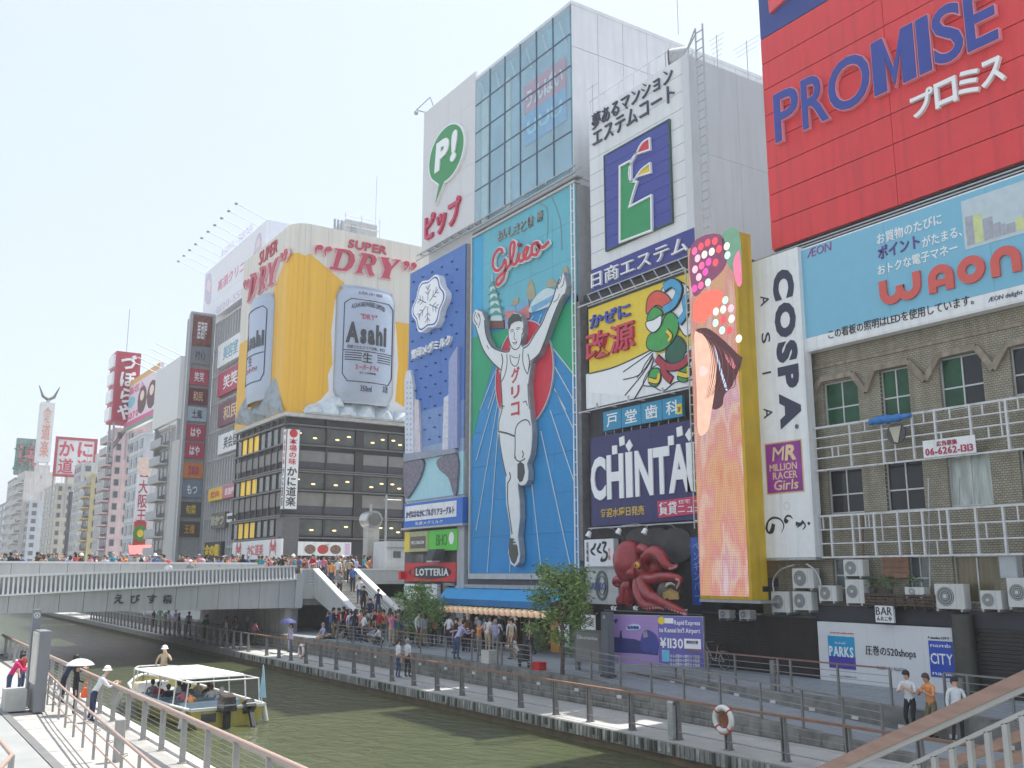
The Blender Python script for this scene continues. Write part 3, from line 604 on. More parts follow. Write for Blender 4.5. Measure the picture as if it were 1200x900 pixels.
# ---- led screen tower
LF = FY(27.6); a0,z0 = LF.ab(820.3,701.5); a1 = LF.ab(881,702)[0]; zt = LF.ab(838,279)[1]
lt = T('screen_tower','tall yellow advertising tower with a glowing pink video screen on its front','screen',(a0,27.6,z0))
YEL = mat('yellow_tower_paint',srgb(206,170,38),.5,var=.1,vs=1.2,dirt=srgb(170,135,35))
MB().fbox(LF,a0,a1,z0,zt,-.9,-.02).obj('casing',YEL,lt); MB().fbox(LF,a0-.03,a1+.42,z0-.12,z0-.01,-.9,.0).obj('base_tray',STEEL,lt)
wq = a1-a0; hq = zt-z0
def screen_mat():
    M = bpy.data.materials.new('video_screen'); M.use_nodes = True; n = M.node_tree.nodes; L = M.node_tree.links; p = n['Principled BSDF']; p.inputs['Base Color'].default_value = (.05,.05,.05,1); p.inputs['Roughness'].default_value = .5
    tc = n.new('ShaderNodeTexCoord'); nz = n.new('ShaderNodeTexNoise'); nz.inputs['Scale'].default_value = .7; nz.inputs['Detail'].default_value = 5; nz.inputs['Distortion'].default_value = .25
    mp = n.new('ShaderNodeMapping'); mp.inputs['Scale'].default_value = (1.6,1,.5); L.new(tc.outputs['Object'],mp.inputs[0]); L.new(mp.outputs[0],nz.inputs[0])
    r = n.new('ShaderNodeValToRGB'); e = r.color_ramp.elements; e[0].position = .3; e[0].color = (*srgb(240,150,110),1); e[1].position = .72; e[1].color = (*srgb(250,222,225),1)
    for pos,c in ((.42,srgb(248,190,140)),(.5,srgb(244,160,150)),(.58,srgb(252,215,190)),(.64,srgb(235,170,190))): k = e.new(pos); k.color = (*c,1)
    L.new(nz.outputs[0],r.inputs[0]); L.new(r.outputs[0],p.inputs['Emission Color']); p.inputs['Emission Strength'].default_value = .3
    bt_ = n.new('ShaderNodeTexBrick'); bt_.offset = 0; bt_.inputs['Scale'].default_value = 5; bt_.inputs['Brick Width'].default_value = .5; bt_.inputs['Row Height'].default_value = .5; bt_.inputs['Mortar Size'].default_value = .03; bt_.inputs['Color1'].default_value = bt_.inputs['Color2'].default_value = (1,1,1,1); bt_.inputs['Mortar'].default_value = (.45,.4,.4,1)
    sp = n.new('ShaderNodeSeparateXYZ'); cb = n.new('ShaderNodeCombineXYZ'); L.new(tc.outputs['Object'],sp.inputs[0]); L.new(sp.outputs[0],cb.inputs[0]); L.new(sp.outputs[2],cb.inputs[1]); L.new(cb.outputs[0],bt_.inputs[0])
    mm_ = n.new('ShaderNodeMix'); mm_.data_type = 'RGBA'; mm_.blend_type = 'MULTIPLY'; mm_.inputs[0].default_value = 1; L.new(r.outputs[0],mm_.inputs[6]); L.new(bt_.outputs[0],mm_.inputs[7]); L.new(mm_.outputs[2],p.inputs['Emission Color']); return M
SCR = screen_mat()
for i in range(10): MB().fbox(LF,a0+.06,a1-.14,z0+.12+(hq-.24)*i/10+.004,z0+.12+(hq-.24)*(i+1)/10-.004,-.019,.02).obj('screen_module',SCR,lt)
def em(name,c,e=.28): return mat(name,c,.5,var=.1,vs=3,emit=e)
sg = Z(800,260,4.09,LF,.02)
HAIR = em('screen_dark_brown',srgb(70,36,40),.3)
def flat(pts,m_,name,c,fr=LF,par=lt,k=4): MB().prism(smooth(pts,k,True),fr,c,c+.004).obj(name,m_,par)
flat(sg((62,520),(120,510),(200,570),(270,640),(285,660),(240,780),(200,830),(190,880),(150,900),(140,860),(165,700),(150,600),(110,545)),HAIR,'pictured_hair',.021)
flat(sg((52,470),(60,380),(120,330),(185,330),(190,380),(140,440),(100,480)),em('screen_coral',srgb(232,110,90)),'pictured_shape',.021)
flat(sg((57,545),(80,535),(115,550),(150,620),(162,700),(155,800),(140,900),(120,1000),(75,1010),(68,800)),em('screen_pale_skin',srgb(240,186,160)),'pictured_cheek',.0255)
flat(sg((84,692),(120,700),(116,728),(86,740)),em('screen_white',srgb(240,200,190)),'pictured_smile',.030,k=3)
flat(sg((150,590),(160,640),(200,790),(215,800),(185,700),(162,600)),em('screen_pale_blue',srgb(200,215,240)),'pictured_highlight',.0255)
flat(sg((200,640),(240,700),(255,690),(225,630)),em('screen_rose',srgb(225,130,140)),'pictured_highlight',.0255)
flat(sg((190,60),(270,45),(280,300),(240,240),(205,180)),em('screen_green_grey',srgb(100,140,115)),'pictured_leaves',.021)
flat(sg((242,200),(272,140),(284,290),(260,300)),em('screen_rose2',srgb(226,120,150)),'pictured_petal',.0255)
flat(sg((42,112),(180,60),(210,200),(120,300),(50,350)),em('screen_plum',srgb(120,60,90)),'pictured_backdrop',.021)
DC = [em('screen_dot_'+n_,srgb(*c),.3) for n_,c in (('pink',(236,100,150)),('red',(230,80,90)),('rose',(244,190,200)),('cream',(245,240,215)),('magenta',(225,80,170)),('mint',(205,235,215)))]
random.seed(11)
for i in range(14):
    x = 100+i*9; q = smooth(sg(*[(min(280,u),v) for u,v in ((70+i*5,512+i*3),(x+15,560+i*6),(x+38,640+i*6),(x+30,740+i*4),(x+12-i*3,850-i*4))]),4); MB().ribbon(q,.05+.02*(i % 3),LF,.031+.0004*i,.0325+.0004*i,taper=[1-.8*j/(len(q)-1) for j in range(len(q))]).obj('pictured_strand',HAIR if i % 3 else em('screen_red_brown',srgb(130,70,66)),lt)
for k_,(x,y) in enumerate([(58,140),(88,118),(120,100),(155,92),(72,175),(105,157),(140,143),(175,130),(212,117),(60,228),(92,210),(125,192),(158,195),(78,265),(110,240),(58,320),(88,305),(122,290),(205,375),(160,430),(195,420),(232,415),(158,485),(196,468),(235,465),(190,520),(225,520),(270,560),(215,160)]):
    a,b = sg((x,y))[0]; mm = DC[[0,1,1,1,2,3,3,1,3,2,0,4,1,2,4,4,0,5,5,3,3,2,5,1,3,5,1,3,5][k_]]
    MB().cyl(LF.P(a,b,.026),LF.P(a,b,.0322),.165,14).obj('pictured_dot',mm,lt)
MB().fbox(FX(a1),28.2,28.5,z0+.3,z0+.5,0,.01).obj('maker_plate',BLACK,lt)
MB().box(a0+.3,a1-.1,28.5,29.2,z0+.5,z0+.8).obj('bracket',DSTEEL,lt); MB().box(a0+.3,a1-.1,28.5,29.2,zt-2,zt-1.7).obj('bracket',DSTEEL,lt)
# ------------------------------------------------------------------ glass-fronted tower above the runner sign
MF = FY(28.8)
TX0 = MF.ab(497,130)[0]; TX1 = MF.ab(557.3,92)[0]; TX2 = MF.ab(668.6,1.5)[0]
TZ0 = MF.ab(557,262)[1]; TZ1 = MF.ab(668.5,1.5)[1]; PZ0 = MF.ab(493,297)[1]
CLAD = mat('white_metal_cladding',(.66,.67,.69),.45,.1,var=.05,vs=1,dirt=(.58,.59,.6))
gt = T('glass_fronted_tower','tall white-clad tower with a blue-green glass front, behind and above the runner billboard','building',(-45,28.8,.9))
MB().box(TX0+.2,TX2-.05,29.25,54,5.0,TZ1-.15).box(TX0+.2,TX2-.05,33,54,.9,4.99).obj('building_core',mat('tower_core',(.55,.56,.57),.6,var=.05),gt)
sf = FX(TX2-.04);
ya = [28.85+(54-28.85)*i/14 for i in range(15)]
zs_ = sf.ab(672,55)[1]
for i in range(14):
    for z0,z1 in ((TZ0-9,TZ0-.5),(TZ0-.49,zs_),(zs_+.01,TZ1)):
        MB().fbox(sf,ya[i]+.012,ya[i+1]-.012,z0+.012,z1-.012,0,.04).obj('cladding_panel',CLAD,gt)
MB().box(TX0-.02,TX2+.03,28.82,54.1,TZ1-.14,TZ1+.06).obj('parapet_cap',CLAD,gt)
# glass front: real panes with the hall and its sign behind them
def glass_mat():
    M = bpy.data.materials.new('tinted_glass'); M.use_nodes = True; n = M.node_tree.nodes; L = M.node_tree.links; n.remove(n['Principled BSDF'])
    g = n.new('ShaderNodeBsdfGlossy'); g.inputs['Roughness'].default_value = .03; g.inputs['Color'].default_value = (.75,.88,.92,1)
    t = n.new('ShaderNodeBsdfTransparent'); t.inputs['Color'].default_value = (.96,.985,.99,1); f = n.new('ShaderNodeFresnel'); f.inputs['IOR'].default_value = 1.7
    mr = n.new('ShaderNodeMath'); mr.operation = 'MULTIPLY_ADD'; mr.inputs[1].default_value = .35; mr.inputs[2].default_value = .07; L.new(f.outputs[0],mr.inputs[0])
    mx = n.new('ShaderNodeMixShader'); L.new(mr.outputs[0],mx.inputs[0]); L.new(t.outputs[0],mx.inputs[1]); L.new(g.outputs[0],mx.inputs[2]); L.new(mx.outputs[0],n['Material Output'].inputs[0]); return M
TG = glass_mat(); MUL = mat('dark_blue_mullion',(.06,.10,.15),.4,.3)
gx = [TX1+.03]+[MF.ab(x,140)[0] for x in (573.8,591.3,609.4,628.6,648.5)]+[TX2-.1]
gzc = [MF.ab(668.5,y)[1] for y in (39,76.5,115,154)]; gz = [TZ1-.12]+gzc+[TZ0+.02]
for i in range(6):
    for j in range(5): MB().fbox(MF,gx[i]+.025,gx[i+1]-.025,gz[j+1]+.025,gz[j]-.025,-.03,-.01).obj('pane',TG,gt)
for x in gx[1:-1]: MB().fbox(MF,x-.024,x+.024,gz[-1],gz[0],-.06,.02).obj('mullion',MUL,gt)
for z in gz[1:-1]: MB().fbox(MF,gx[0],gx[-1],z-.024,z+.024,-.055,.015).obj('transom',MUL,gt)
HB = mat('hall_back_wall',srgb(128,168,184),.8,var=.35,vs=.35)
MB().fbox(MF,gx[0],gx[-1],gz[-1],gz[0],-.43,-.40).obj('hall_back_wall',HB,gt)
for i in range(6):
    a = gx[i]+.1; b = MF.ab(560+i*19,60)[0]
    MB().bar(MF.P(gx[i]+.3,gz[0]-.3,-.25),MF.P(gx[i]+.9,gz[0]-1.9,-.25),.07).obj('roof_brace',mat('pale_steel_brace',(.55,.6,.6),.5),gt)
for xa,xb in ((TX1+.3,TX1+1.0),(TX1+2.9,TX1+3.5)): MB().fbox(MF,xa,xb,gz[-1],gz[0]-1.2,-.38,-.3).obj('hall_column',mat('pale_green_column',(.5,.6,.56),.7),gt)
ib = T('indoor_sign','red and blue rounded sign hanging inside the glass front of the tower','sign',(TX2-3,29.1,TZ0+4))
IF = FY(29.05); q = [IF.ab(*p) for p in ((614,96),(662,64),(662,138),(614,172))]
xa,xb = q[0][0],q[1][0]; zt_ = q[1][1]-.1; zm = IF.ab(662,102)[1]; zb_ = IF.ab(614,172)[1]
MB().fbox(IF,xa,xb,zm,zt_,-.08,0).obj('red_half',mat('sign_rose_red',srgb(205,80,100),.5),ib); MB().fbox(IF,xa,xb,zb_,zm-.003,-.08,0).obj('blue_half',mat('sign_sky_blue',srgb(40,150,205),.5),ib)
line('うんぱい',IF,(xa+.2,xb-.2,zm+.3,zt_-.4),.005,LWHITE,ib,bold=.02); line('UUU',IF,(xa+.3,xb-.3,zb_+.5,zm-.6),.005,mat('sign_pale_cyan',srgb(150,215,235),.5),ib,bold=.03)
# ---- white round-emblem board on the tower (left part)
pp = T('green_emblem_billboard','white billboard with a green speech-bubble emblem and crimson katakana, left of the glass front','billboard',(TX0,28.8,PZ0))
WP = mat('white_speckled_sheet',(.66,.66,.67),.6,var=.06,vs=14,bump=.2,bs=25)
nx = 4
for i in range(nx):
    for j in range(5):
        xa,xb = TX0+(TX1-TX0)*i/nx,TX0+(TX1-TX0)*(i+1)/nx; za,zb2 = PZ0+(TZ1-PZ0+.5)*j/5,PZ0+(TZ1-PZ0+.5)*(j+1)/5
        MB().fbox(MF,xa+.006,xb-.006,za+.006,zb2-.006,-.12,-.005+.002*((i+j) % 2)).obj('panel',WP,pp)
MB().fbox(MF,TX0-.02,TX1-.01,PZ0-.02,TZ1+.5,-.42,-.13).obj('board_body',WHITE,pp)
GRN = mat('emblem_green',srgb(28,140,70),.4,var=.04); zp = Z(470,0,2.8125,MF)
c = zp((157,508))[0]; e = zp((210,475))[0]; f = zp((160,585))[0]
rx = (e[0]-zp((98,545))[0][0])/2; cz = MF.ab(526,181)[1]; rz = 1.85
pts = []
for k in range(40):
    t = 2*math.pi*k/40; pts.append((c[0]+rx*math.cos(t),cz+rz*math.sin(t)))
tail = zp((122,672))[0]; pts = pts[:25]+[(c[0]-rx*.38,cz-rz*.97),(tail[0],tail[1]),(c[0]-rx*.1,cz-rz*1.0)]+pts[29:]
MB().prism(pts,MF,.0,.22).obj('emblem',GRN,pp); MB().prism([(c[0]+(a-c[0])*1.06,cz+(b-cz)*1.05) for a,b in pts],MF,.0,.2).obj('emblem_trim',LWHITE,pp)
letters('P!',MF,(c[0]-rx*.62,c[0]+rx*.62,cz-rz*.5,cz+rz*.62),.221,LWHITE,pp,.08,bold=.05,shear=.12)
b = (MF.ab(500,260)[0],MF.ab(541,240)[0],MF.ab(503,283)[1],MF.ab(502,253)[1]); letters('ピップ',MF,b,.0,mat('pip_crimson',srgb(196,44,84),.4),pp,.18,bold=.025)
s = MB();
for dz in (.1,.45): s.box(TX0-.4,TX1,28.6,28.68,PZ0-dz-.06,PZ0-dz)
for i in range(8):
    x = TX0+(TX1-TX0)*i/7; s.bar((x,28.64,PZ0-.1),(x+.5,28.64,PZ0-.45),.05); s.bar((x,28.64,PZ0-.12),(x,29.2,PZ0-.12),.06)
s.obj('catwalk_truss',STEEL,pp)
s = MB(); s.bar((TX0+.2,28.9,TZ1+.5),(TX0-.4,28.4,TZ1+.8),.06).bar((TX0-.4,28.4,TZ1+.8),(TX0+1.6,28.4,TZ1+.9),.05).bar((TX0+1.6,28.4,TZ1+.9),(TX0+1.2,28.9,TZ1+.5),.05); s.ball((TX0-.4,28.4,TZ1+.6),.16); s.obj('lamp_arm',STEEL,pp)
# ------------------------------------------------------------------ runner billboard
GF = FY(28.6)
gx0,gz0 = GF.ab(551.5,672); gz1 = GF.ab(555.5,279.5)[1]; gx1 = GF.ab(671,216)[0]; gxr = GF.ab(677,450)[0]
gb = T('runner_billboard','huge blue and green billboard with a white cut-out runner raising both arms','billboard',(gx0,28.6,gz0))
def sheet(name,rgb): return mat(name,rgb,.55,var=.07,vs=.7,bump=.35,ribs=('Z',5.0))
TEAL = sheet('teal_led_louvre',srgb(98,180,198)); MIDB = sheet('mid_blue_louvre',srgb(38,138,198)); GREENL = sheet('green_louvre',srgb(26,160,112)); CYANL = sheet('cyan_louvre',srgb(50,168,214))
MB().fbox(GF,gx0,gxr,gz0,gz1,-1.5,-.1).obj('sign_box',mat('grey_sign_box',(.36,.37,.40),.6,.2,var=.1,dirt=(.3,.3,.32)),gb)
# background panels, split in a grid by colour area
zH = GF.ab(557,395)[1]; NXp,NZp = 5,10
for i in range(NXp):
    for j in range(NZp):
        xa,xb = gx0+(gxr-gx0)*i/NXp,gx0+(gxr-gx0)*(i+1)/NXp; za,zb2 = gz0+(gz1-gz0)*j/NZp,gz0+(gz1-gz0)*(j+1)/NZp
        MB().fbox(GF,xa+.006,xb-.006,za+.006,zb2-.006,-.08,0).obj('panel',(TEAL if zb2 > zH+.5 else MIDB),gb)
s1 = Z(550,310,5.292,GF); s2 = Z(550,460,4.0909,GF)
c0_,c1_ = .004,.012
MB().fbox(GF,gx0+.03,GF.ab(566,330)[0],zH,gz1-.05,c0_,c1_).obj('cyan_strip',CYANL,gb)
gl = [(gx0+.03,zH),*s1((30,440),(160,420),(270,385),(330,400),(215,520),(130,690),(60,900)),*s2((10,180),(8,10))]
gl = [(gx0+.03,zH)]+s1((140,425),(265,385),(300,400),(200,500),(150,620),(65,900))+s2((35,150))+[(gx0+.03,s2((20,230))[0][1])]
MB().prism(gl,GF,c0_,c1_).obj('green_field',GREENL,gb)
gr = s1((560,290),(640,215),(675,190))+[(gxr-.06,s1((675,190))[0][1]),(gxr-.06,s1((680,680))[0][1])]+s1((640,690),(580,600),(510,490))
MB().prism(gr,GF,c0_,c1_).obj('green_field',GREENL,gb)
# track lanes: thin white lines radiating
LN = mat('track_line_white',(.62,.68,.72),.5,var=.03)
for p in [[s1((270,430))[0],s2((35,325))[0]],[s1((215,640))[0],s2((35,660))[0]],[s1((205,700))[0],s2((88,862))[0]],
          [s2((205,440))[0],s2((197,862))[0]],[s2((302,440))[0],s2((346,840))[0]],[s2((345,185))[0],s2((485,825))[0]],[s2((390,85))[0],s2((506,430))[0]],[s2((420,0))[0],s2((506,185))[0]],
          [s1((505,500))[0],s1((668,705))[0]],[s1((525,620))[0],s1((660,860))[0]],[s1((530,770))[0],s1((600,900))[0]],
          [s1((400,320))[0],s1((240,540))[0]],[s1((450,310))[0],s1((400,440))[0]],[s1((490,300))[0],s1((425,430))[0]],[s1((165,660))[0],s1((70,900))[0]],[s1((180,700))[0],s1((120,895))[0]]]:
    MB().ribbon(p,.05,GF,.014,.04).obj('track_line',LN,gb)
# landmarks of the background: plain castle, domed hall and low pavilions as cut-outs
CW = mat('cutout_pale',srgb(196,214,218),.5,var=.05); CT = mat('cutout_green_roof',srgb(70,150,140),.5); BRN = mat('cutout_brown',srgb(112,72,66),.6); TANC = mat('cutout_tan',srgb(164,158,130),.6)
MB().prism(s1((135,400),(140,345),(220,345),(225,395)),GF,.014,.10).obj('castle_base',BRN,gb)
for k_,(yt,yb,hw,xc) in enumerate([(300,350,46,178),(255,305,42,172),(210,258,34,166),(165,212,27,160),(120,168,20,153)]):
    MB().prism(s1((xc-hw*.78,yb),(xc-hw*.7,yt+18),(xc+hw*.7,yt+14),(xc+hw*.78,yb)),GF,.014+.002*k_,.12-.003*k_).obj('castle_storey',CW,gb)
    MB().prism(s1((xc-hw*1.15,yt+24),(xc-hw*.5,yt+4),(xc,yt-14),(xc+hw*.5,yt+2),(xc+hw*1.15,yt+20),(xc,yt+14)),GF,.014,.15-.003*k_).obj('castle_roof',CT,gb)
s = MB(); s.ribbon(s1((148,118),(146,62)),.07,GF,.02,.06).obj('castle_finial',CW,gb)
MB().prism(smooth(s1((388,300),(390,250),(430,190),(490,148),(545,165),(560,195),(545,240)),3,True),GF,.014,.10).obj('domed_hall',CW,gb)
MB().prism(s1((395,262),(540,185),(548,215),(398,300)),GF,.101,.11).obj('hall_band',mat('cutout_sky',srgb(110,168,205),.5),gb)
for p in (((228,400),(228,255),(295,262),(300,390)),((300,380),(298,255),(372,215),(380,330))):
    MB().prism(s1(*p),GF,.014,.07).obj('pavilion',mat('cutout_salmon',srgb(206,120,118),.5),gb)
for p in (((228,292),(228,255),(295,262),(298,285)),((300,300),(298,255),(372,215),(376,250)),((232,400),(231,340),(298,320),(300,392))):
    MB().prism(s1(*p),GF,.071,.08).obj('pavilion_band',mat('cutout_sky',(.4,.5,.6)),gb)
for p in (((360,210),(368,110),(395,105),(412,190),(385,220)),((265,250),(285,210),(310,205),(300,245)),((480,140),(500,90),(525,95),(545,130)),((585,70),(588,15),(608,10),(618,60))):
    MB().prism(smooth(s1(*p),3,True),GF,.0125,.0135+.02).obj('hill_blob',TANC,gb)
# white arch bands behind the lettering
for p in (((700,295),(760,340),(765,520),(760,600)),((800,230),(850,350),(880,480),(890,700))):
    q = Z(540,200,7.5,GF)(*p); MB().ribbon(smooth(q,4),.05,GF,.004,.02).obj('arch_line',mat('faint_grey_line',srgb(120,140,140),.5),gb)
# red sun disc
dc = s2((225,-30))[0]; dc = (GF.ab(615,450)[0],GF.ab(615,442)[1]); drx = GF.ab(650.5,440)[0]-dc[0];
disc = [(dc[0]+drx*math.cos(t*math.pi/24),dc[1]+(GF.ab(613,378)[1]-GF.ab(613,502)[1])/2*math.sin(t*math.pi/24)) for t in range(48)]
dz = (GF.ab(613,380)[1]+GF.ab(613,500)[1])/2; disc = [(a,b-dc[1]+dz) for a,b in disc]
MB().prism(disc,GF,.013,.08).obj('red_disc',mat('disc_red',srgb(206,38,62),.5,var=.08,bump=.3,ribs=('Z',5.0)),gb)
MB().ribbon(disc,.06,GF,.014,.12,closed=True).obj('disc_rim',mat('rim_silver',(.55,.57,.6),.4,.3),gb)
# the runner: cut-out standing 0.35 m proud, ink lines on top
RW = mat('runner_white',(.74,.76,.77),.5,var=.03); INK = mat('ink_line_dark',(.035,.045,.045),.5); SK = mat('runner_edge_grey',srgb(150,156,164),.5,.2)
out = s1((75,285),(60,315),(57,350),(72,380),(88,430),(120,525),(165,600),(222,655),(232,700),(236,790),(240,880)) + \
      s2((182,60),(178,90),(166,150),(166,190),(176,260),(190,340),(205,400),(205,445),(207,530),(222,620),(231,680),(222,720),(217,770),(228,820),(248,833),(268,812),(272,780),(266,720),(262,690),(272,600),(270,520),(262,460),(262,432),(276,446),(297,442),(310,420),(312,380),(305,345),(322,300),(328,250),(330,200),(328,160),(322,120)) + \
      s1((412,880),(405,800),(402,740),(420,610),(470,560),(520,430),(560,320),(595,240),(628,190),(640,140),(632,100),(620,62),(600,90),(585,120),(568,180),(548,235),(515,300),(480,380),(440,440),(400,500),(365,520),(352,500),(372,440),(370,370),(355,318),(315,305),(282,335),(274,380),(278,440),(292,500),(285,545),(240,545),(175,520),(140,450),(128,390),(130,345),(112,300))
MB().prism(out,GF,.10,.40).obj('runner_body',RW,gb)
ctr = (sum(p[0] for p in out)/len(out),0)
MB().ribbon(out,.09,GF,.06,.38,closed=True).obj('runner_edge',SK,gb)
INKS = [  # (points, width) on the two enlarged views
 (s1((72,380),(92,445),(122,530),(170,600),(222,650),(236,660)),.07),(s1((78,300),(66,330),(70,355),(88,380)),.05),(s1((95,310),(105,350),(92,400)),.04),(s1((80,318),(88,340)),.03),(s1((88,306),(98,330)),.03),
 (s1((130,350),(140,440),(176,515),(240,545),(280,548)),.06),(s1((238,560),(245,600),(238,650),(232,700),(238,790),(244,900)),.07),(s1((145,505),(158,528)),.03),
 (s1((270,560),(272,620),(258,690),(235,735)),.05),(s1((372,530),(370,600),(385,660),(402,685)),.05),(s1((290,565),(295,610),(318,636),(340,620),(352,560)),.045),(s1((298,572),(322,584),(340,582)),.035),
 (s1((372,525),(405,505),(445,440),(490,370),(520,300),(552,235),(572,170),(600,95)),.07),(s1((402,560),(412,610),(405,660)),.06),(s1((412,610),(470,560),(512,470),(540,380),(600,230),(630,190)),.05),(s1((600,95),(585,130),(590,160)),.04),(s1((615,70),(605,110),(592,132)),.04),(s1((628,90),(622,130),(606,150)),.04),(s1((560,240),(585,225),(598,190)),.03),
 (s1((280,400),(280,450),(292,500),(315,532),(345,522),(360,480),(366,430)),.05),(s1((284,548),(294,520)),.05),(s1((402,745),(405,820),(412,900)),.05),(s1((390,855),(400,880)),.04),(s1((402,680),(418,615)),.05),
 (s2((186,60),(184,95),(172,140),(170,190)),.06),(s2((170,190),(210,198),(246,212)),.09),(s2((172,200),(180,270),(194,345),(208,402)),.06),(s2((248,320),(250,250),(250,190),(262,155),(290,135),(312,138),(322,160)),.06),(s2((248,300),(256,325),(275,332),(298,318)),.06),(s2((284,282),(290,300),(284,315)),.06),
 (s2((222,385),(228,410),(212,440)),.07),(s2((214,440),(214,520),(226,610),(236,680)),.07),(s2((288,50),(304,44)),.05),(s2((182,66),(198,70)),.05)]
for p,w_ in INKS: MB().ribbon(smooth(p,3),w_,GF,.401,.415).obj('ink_line',INK,gb)
hair = s1((278,372),(283,340),(312,310),(345,314),(362,335),(364,362),(350,356),(318,362),(296,378),(287,405),(280,405))
MB().prism(hair,GF,.401,.43).obj('runner_hair',mat('hair_dark',(.05,.055,.055),.6),gb)
for p,w_ in ((((296,425),(312,418)),.035),(((330,410),(350,404)),.035),(((318,425),(316,465),(328,472)),.03),(((305,488),(322,490),(336,480)),.03),(((310,494),(322,500),(334,488)),.03),(((292,415),(306,408),(314,412)),.03),(((328,402),(342,396),(354,398)),.03),(((370,400),(372,430),(364,440)),.04)):
    MB().ribbon(smooth(s1(*p),3),w_,GF,.401,.415).obj('face_line',INK,gb)
shoe = s2((225,698),(243,700),(262,740),(266,775),(256,808),(246,824),(234,812),(222,780),(221,745)); MB().prism(shoe,GF,.401,.42).obj('runner_shoe',mat('shoe_olive_black',(.07,.08,.065),.5),gb)
for y in (696,712,726): MB().ribbon(s2((243,y),(260,y)),.05,GF,.421,.43).obj('shoe_lace',RW,gb)
MB().prism(s2((262,345),(275,335),(292,345),(297,385),(286,425),(272,432),(262,410)),GF,.401,.42).obj('runner_shoe',INK,gb)
for t,y0,y1 in (('グ',650,745),('リ',765,840),('コ',865,948)):
    a,b1 = s1((298,y0))[0]; a1 = s1((350,y0))[0][0]; b0 = s1((298,y1))[0][1]
    letters(t,GF,(a,a1,b0,b1),.401,mat('crimson_numerals',srgb(188,58,70),.5),gb,.02,bold=.04)
# script lettering: strokes with a white trim
zg = Z(540,200,7.5,GF)
strokes = [((395,735),(385,700),(350,705),(315,770),(312,850),(345,885),(390,850),(415,790),(425,850),(400,960),(350,1010),(345,960),(400,900),(460,830),(490,740),(500,650),(480,635),(462,680),(465,790),(495,830),(530,790),(548,730)),((545,735),(540,790),(560,800),(590,770),(620,690)),((625,690),(605,680),(580,730),(590,780),(625,770),(660,720)),((690,640),(660,660),(655,730),(690,745),(720,690),(705,640),(700,660),(750,680),(805,630))]
for i,p in enumerate(strokes):
    q = smooth(zg(*p),4); MB().ribbon(q,.30,GF,.05+.002*i,.20+.003*i).obj('letter_trim',LWHITE,gb); MB().ribbon(q,.19,GF,.2,.24+.003*i).obj('letter',RED,gb)
cc = zg((535,655))[0]; MB().cyl(GF.P(cc[0],cc[1],.05),GF.P(cc[0],cc[1],.25),.1,12).obj('letter_dot',RED,gb)
b = (zg((340,600))[0][0],zg((755,400))[0][0]); z0 = zg((345,625))[0][1]
fr_ = GF; A = b[0]; s = MB()
for i,(ch,xx,yy) in enumerate((('お',355,600),('い',405,575),('し',450,560),('さ',495,540),('と',555,515),('健',615,480),('康',700,430))):
    a,b0 = zg((xx-24,yy+30))[0]; a2,b2 = zg((xx+26,yy-30))[0]; MB().text(ch,GF,a,a2,b0,b0+.62,.01,.08,bold=.01).obj('letter',mat('tan_metal_letter',srgb(150,150,145),.5,.3),gb)
# white lattice post on the right edge and frame all round
s = MB(); xl,xr = GF.ab(673,450)[0]-.02,gxr-.04
for x in (xl,xr): s.fbox(GF,x-.03,x+.03,gz0,gz1,.02,.08)
s.obj('ladder_post',LWHITE,gb); s = MB(); z = gz0+.4
while z < gz1-.2: MB().fbox(GF,xl+.03,xr-.03,z-.02,z+.02,.03,.07).obj('rung',LWHITE,gb); z += .62
FRW = mat('pale_frame',(.5,.5,.5),.5,.2,var=.1)
MB().fbox(GF,gx0-.12,gx0,gz0-.3,gz1+.1,-.3,.1).obj('frame_member',FRW,gb); MB().fbox(GF,gx0+.003,gxr+.1,gz1+.003,gz1+.13,-.3,.12).obj('frame_member',FRW,gb); MB().fbox(GF,gx0+.003,gxr+.1,gz0-.3,gz0-.003,-.5,.12).obj('frame_member',FRW,gb)
s = MB()
for dz,r in ((.4,.07),(.75,.05)): s.cyl((gx0-.2,28.3,gz1+dz),(gxr+.4,28.3,gz1+dz),r,6)
for i in range(6):
    x = gx0+(gxr-gx0)*i/5; s.bar((x,28.3,gz1+.4),(x+.2,28.9,gz1+.9),.06); s.ball((x,28.2,gz1+.62),.09,6)
s.box(gx0-.1,gxr+.3,28.5,28.9,gz1+.25,gz1+.32); s.obj('maintenance_rail',STEEL,gb)
s = MB(); s.box(gx0-.3,gxr,28.3,28.4,gz0-.75,gz0-.6).box(gx0-.3,gxr,28.3,28.4,gz0-1.05,gz0-1.0)
for i in range(7): x = gx0+(gxr-gx0)*i/6; s.bar((x,28.35,gz0-.62),(x+.35,28.35,gz0-1.0),.05)
s.obj('lower_truss',STEEL,gb)
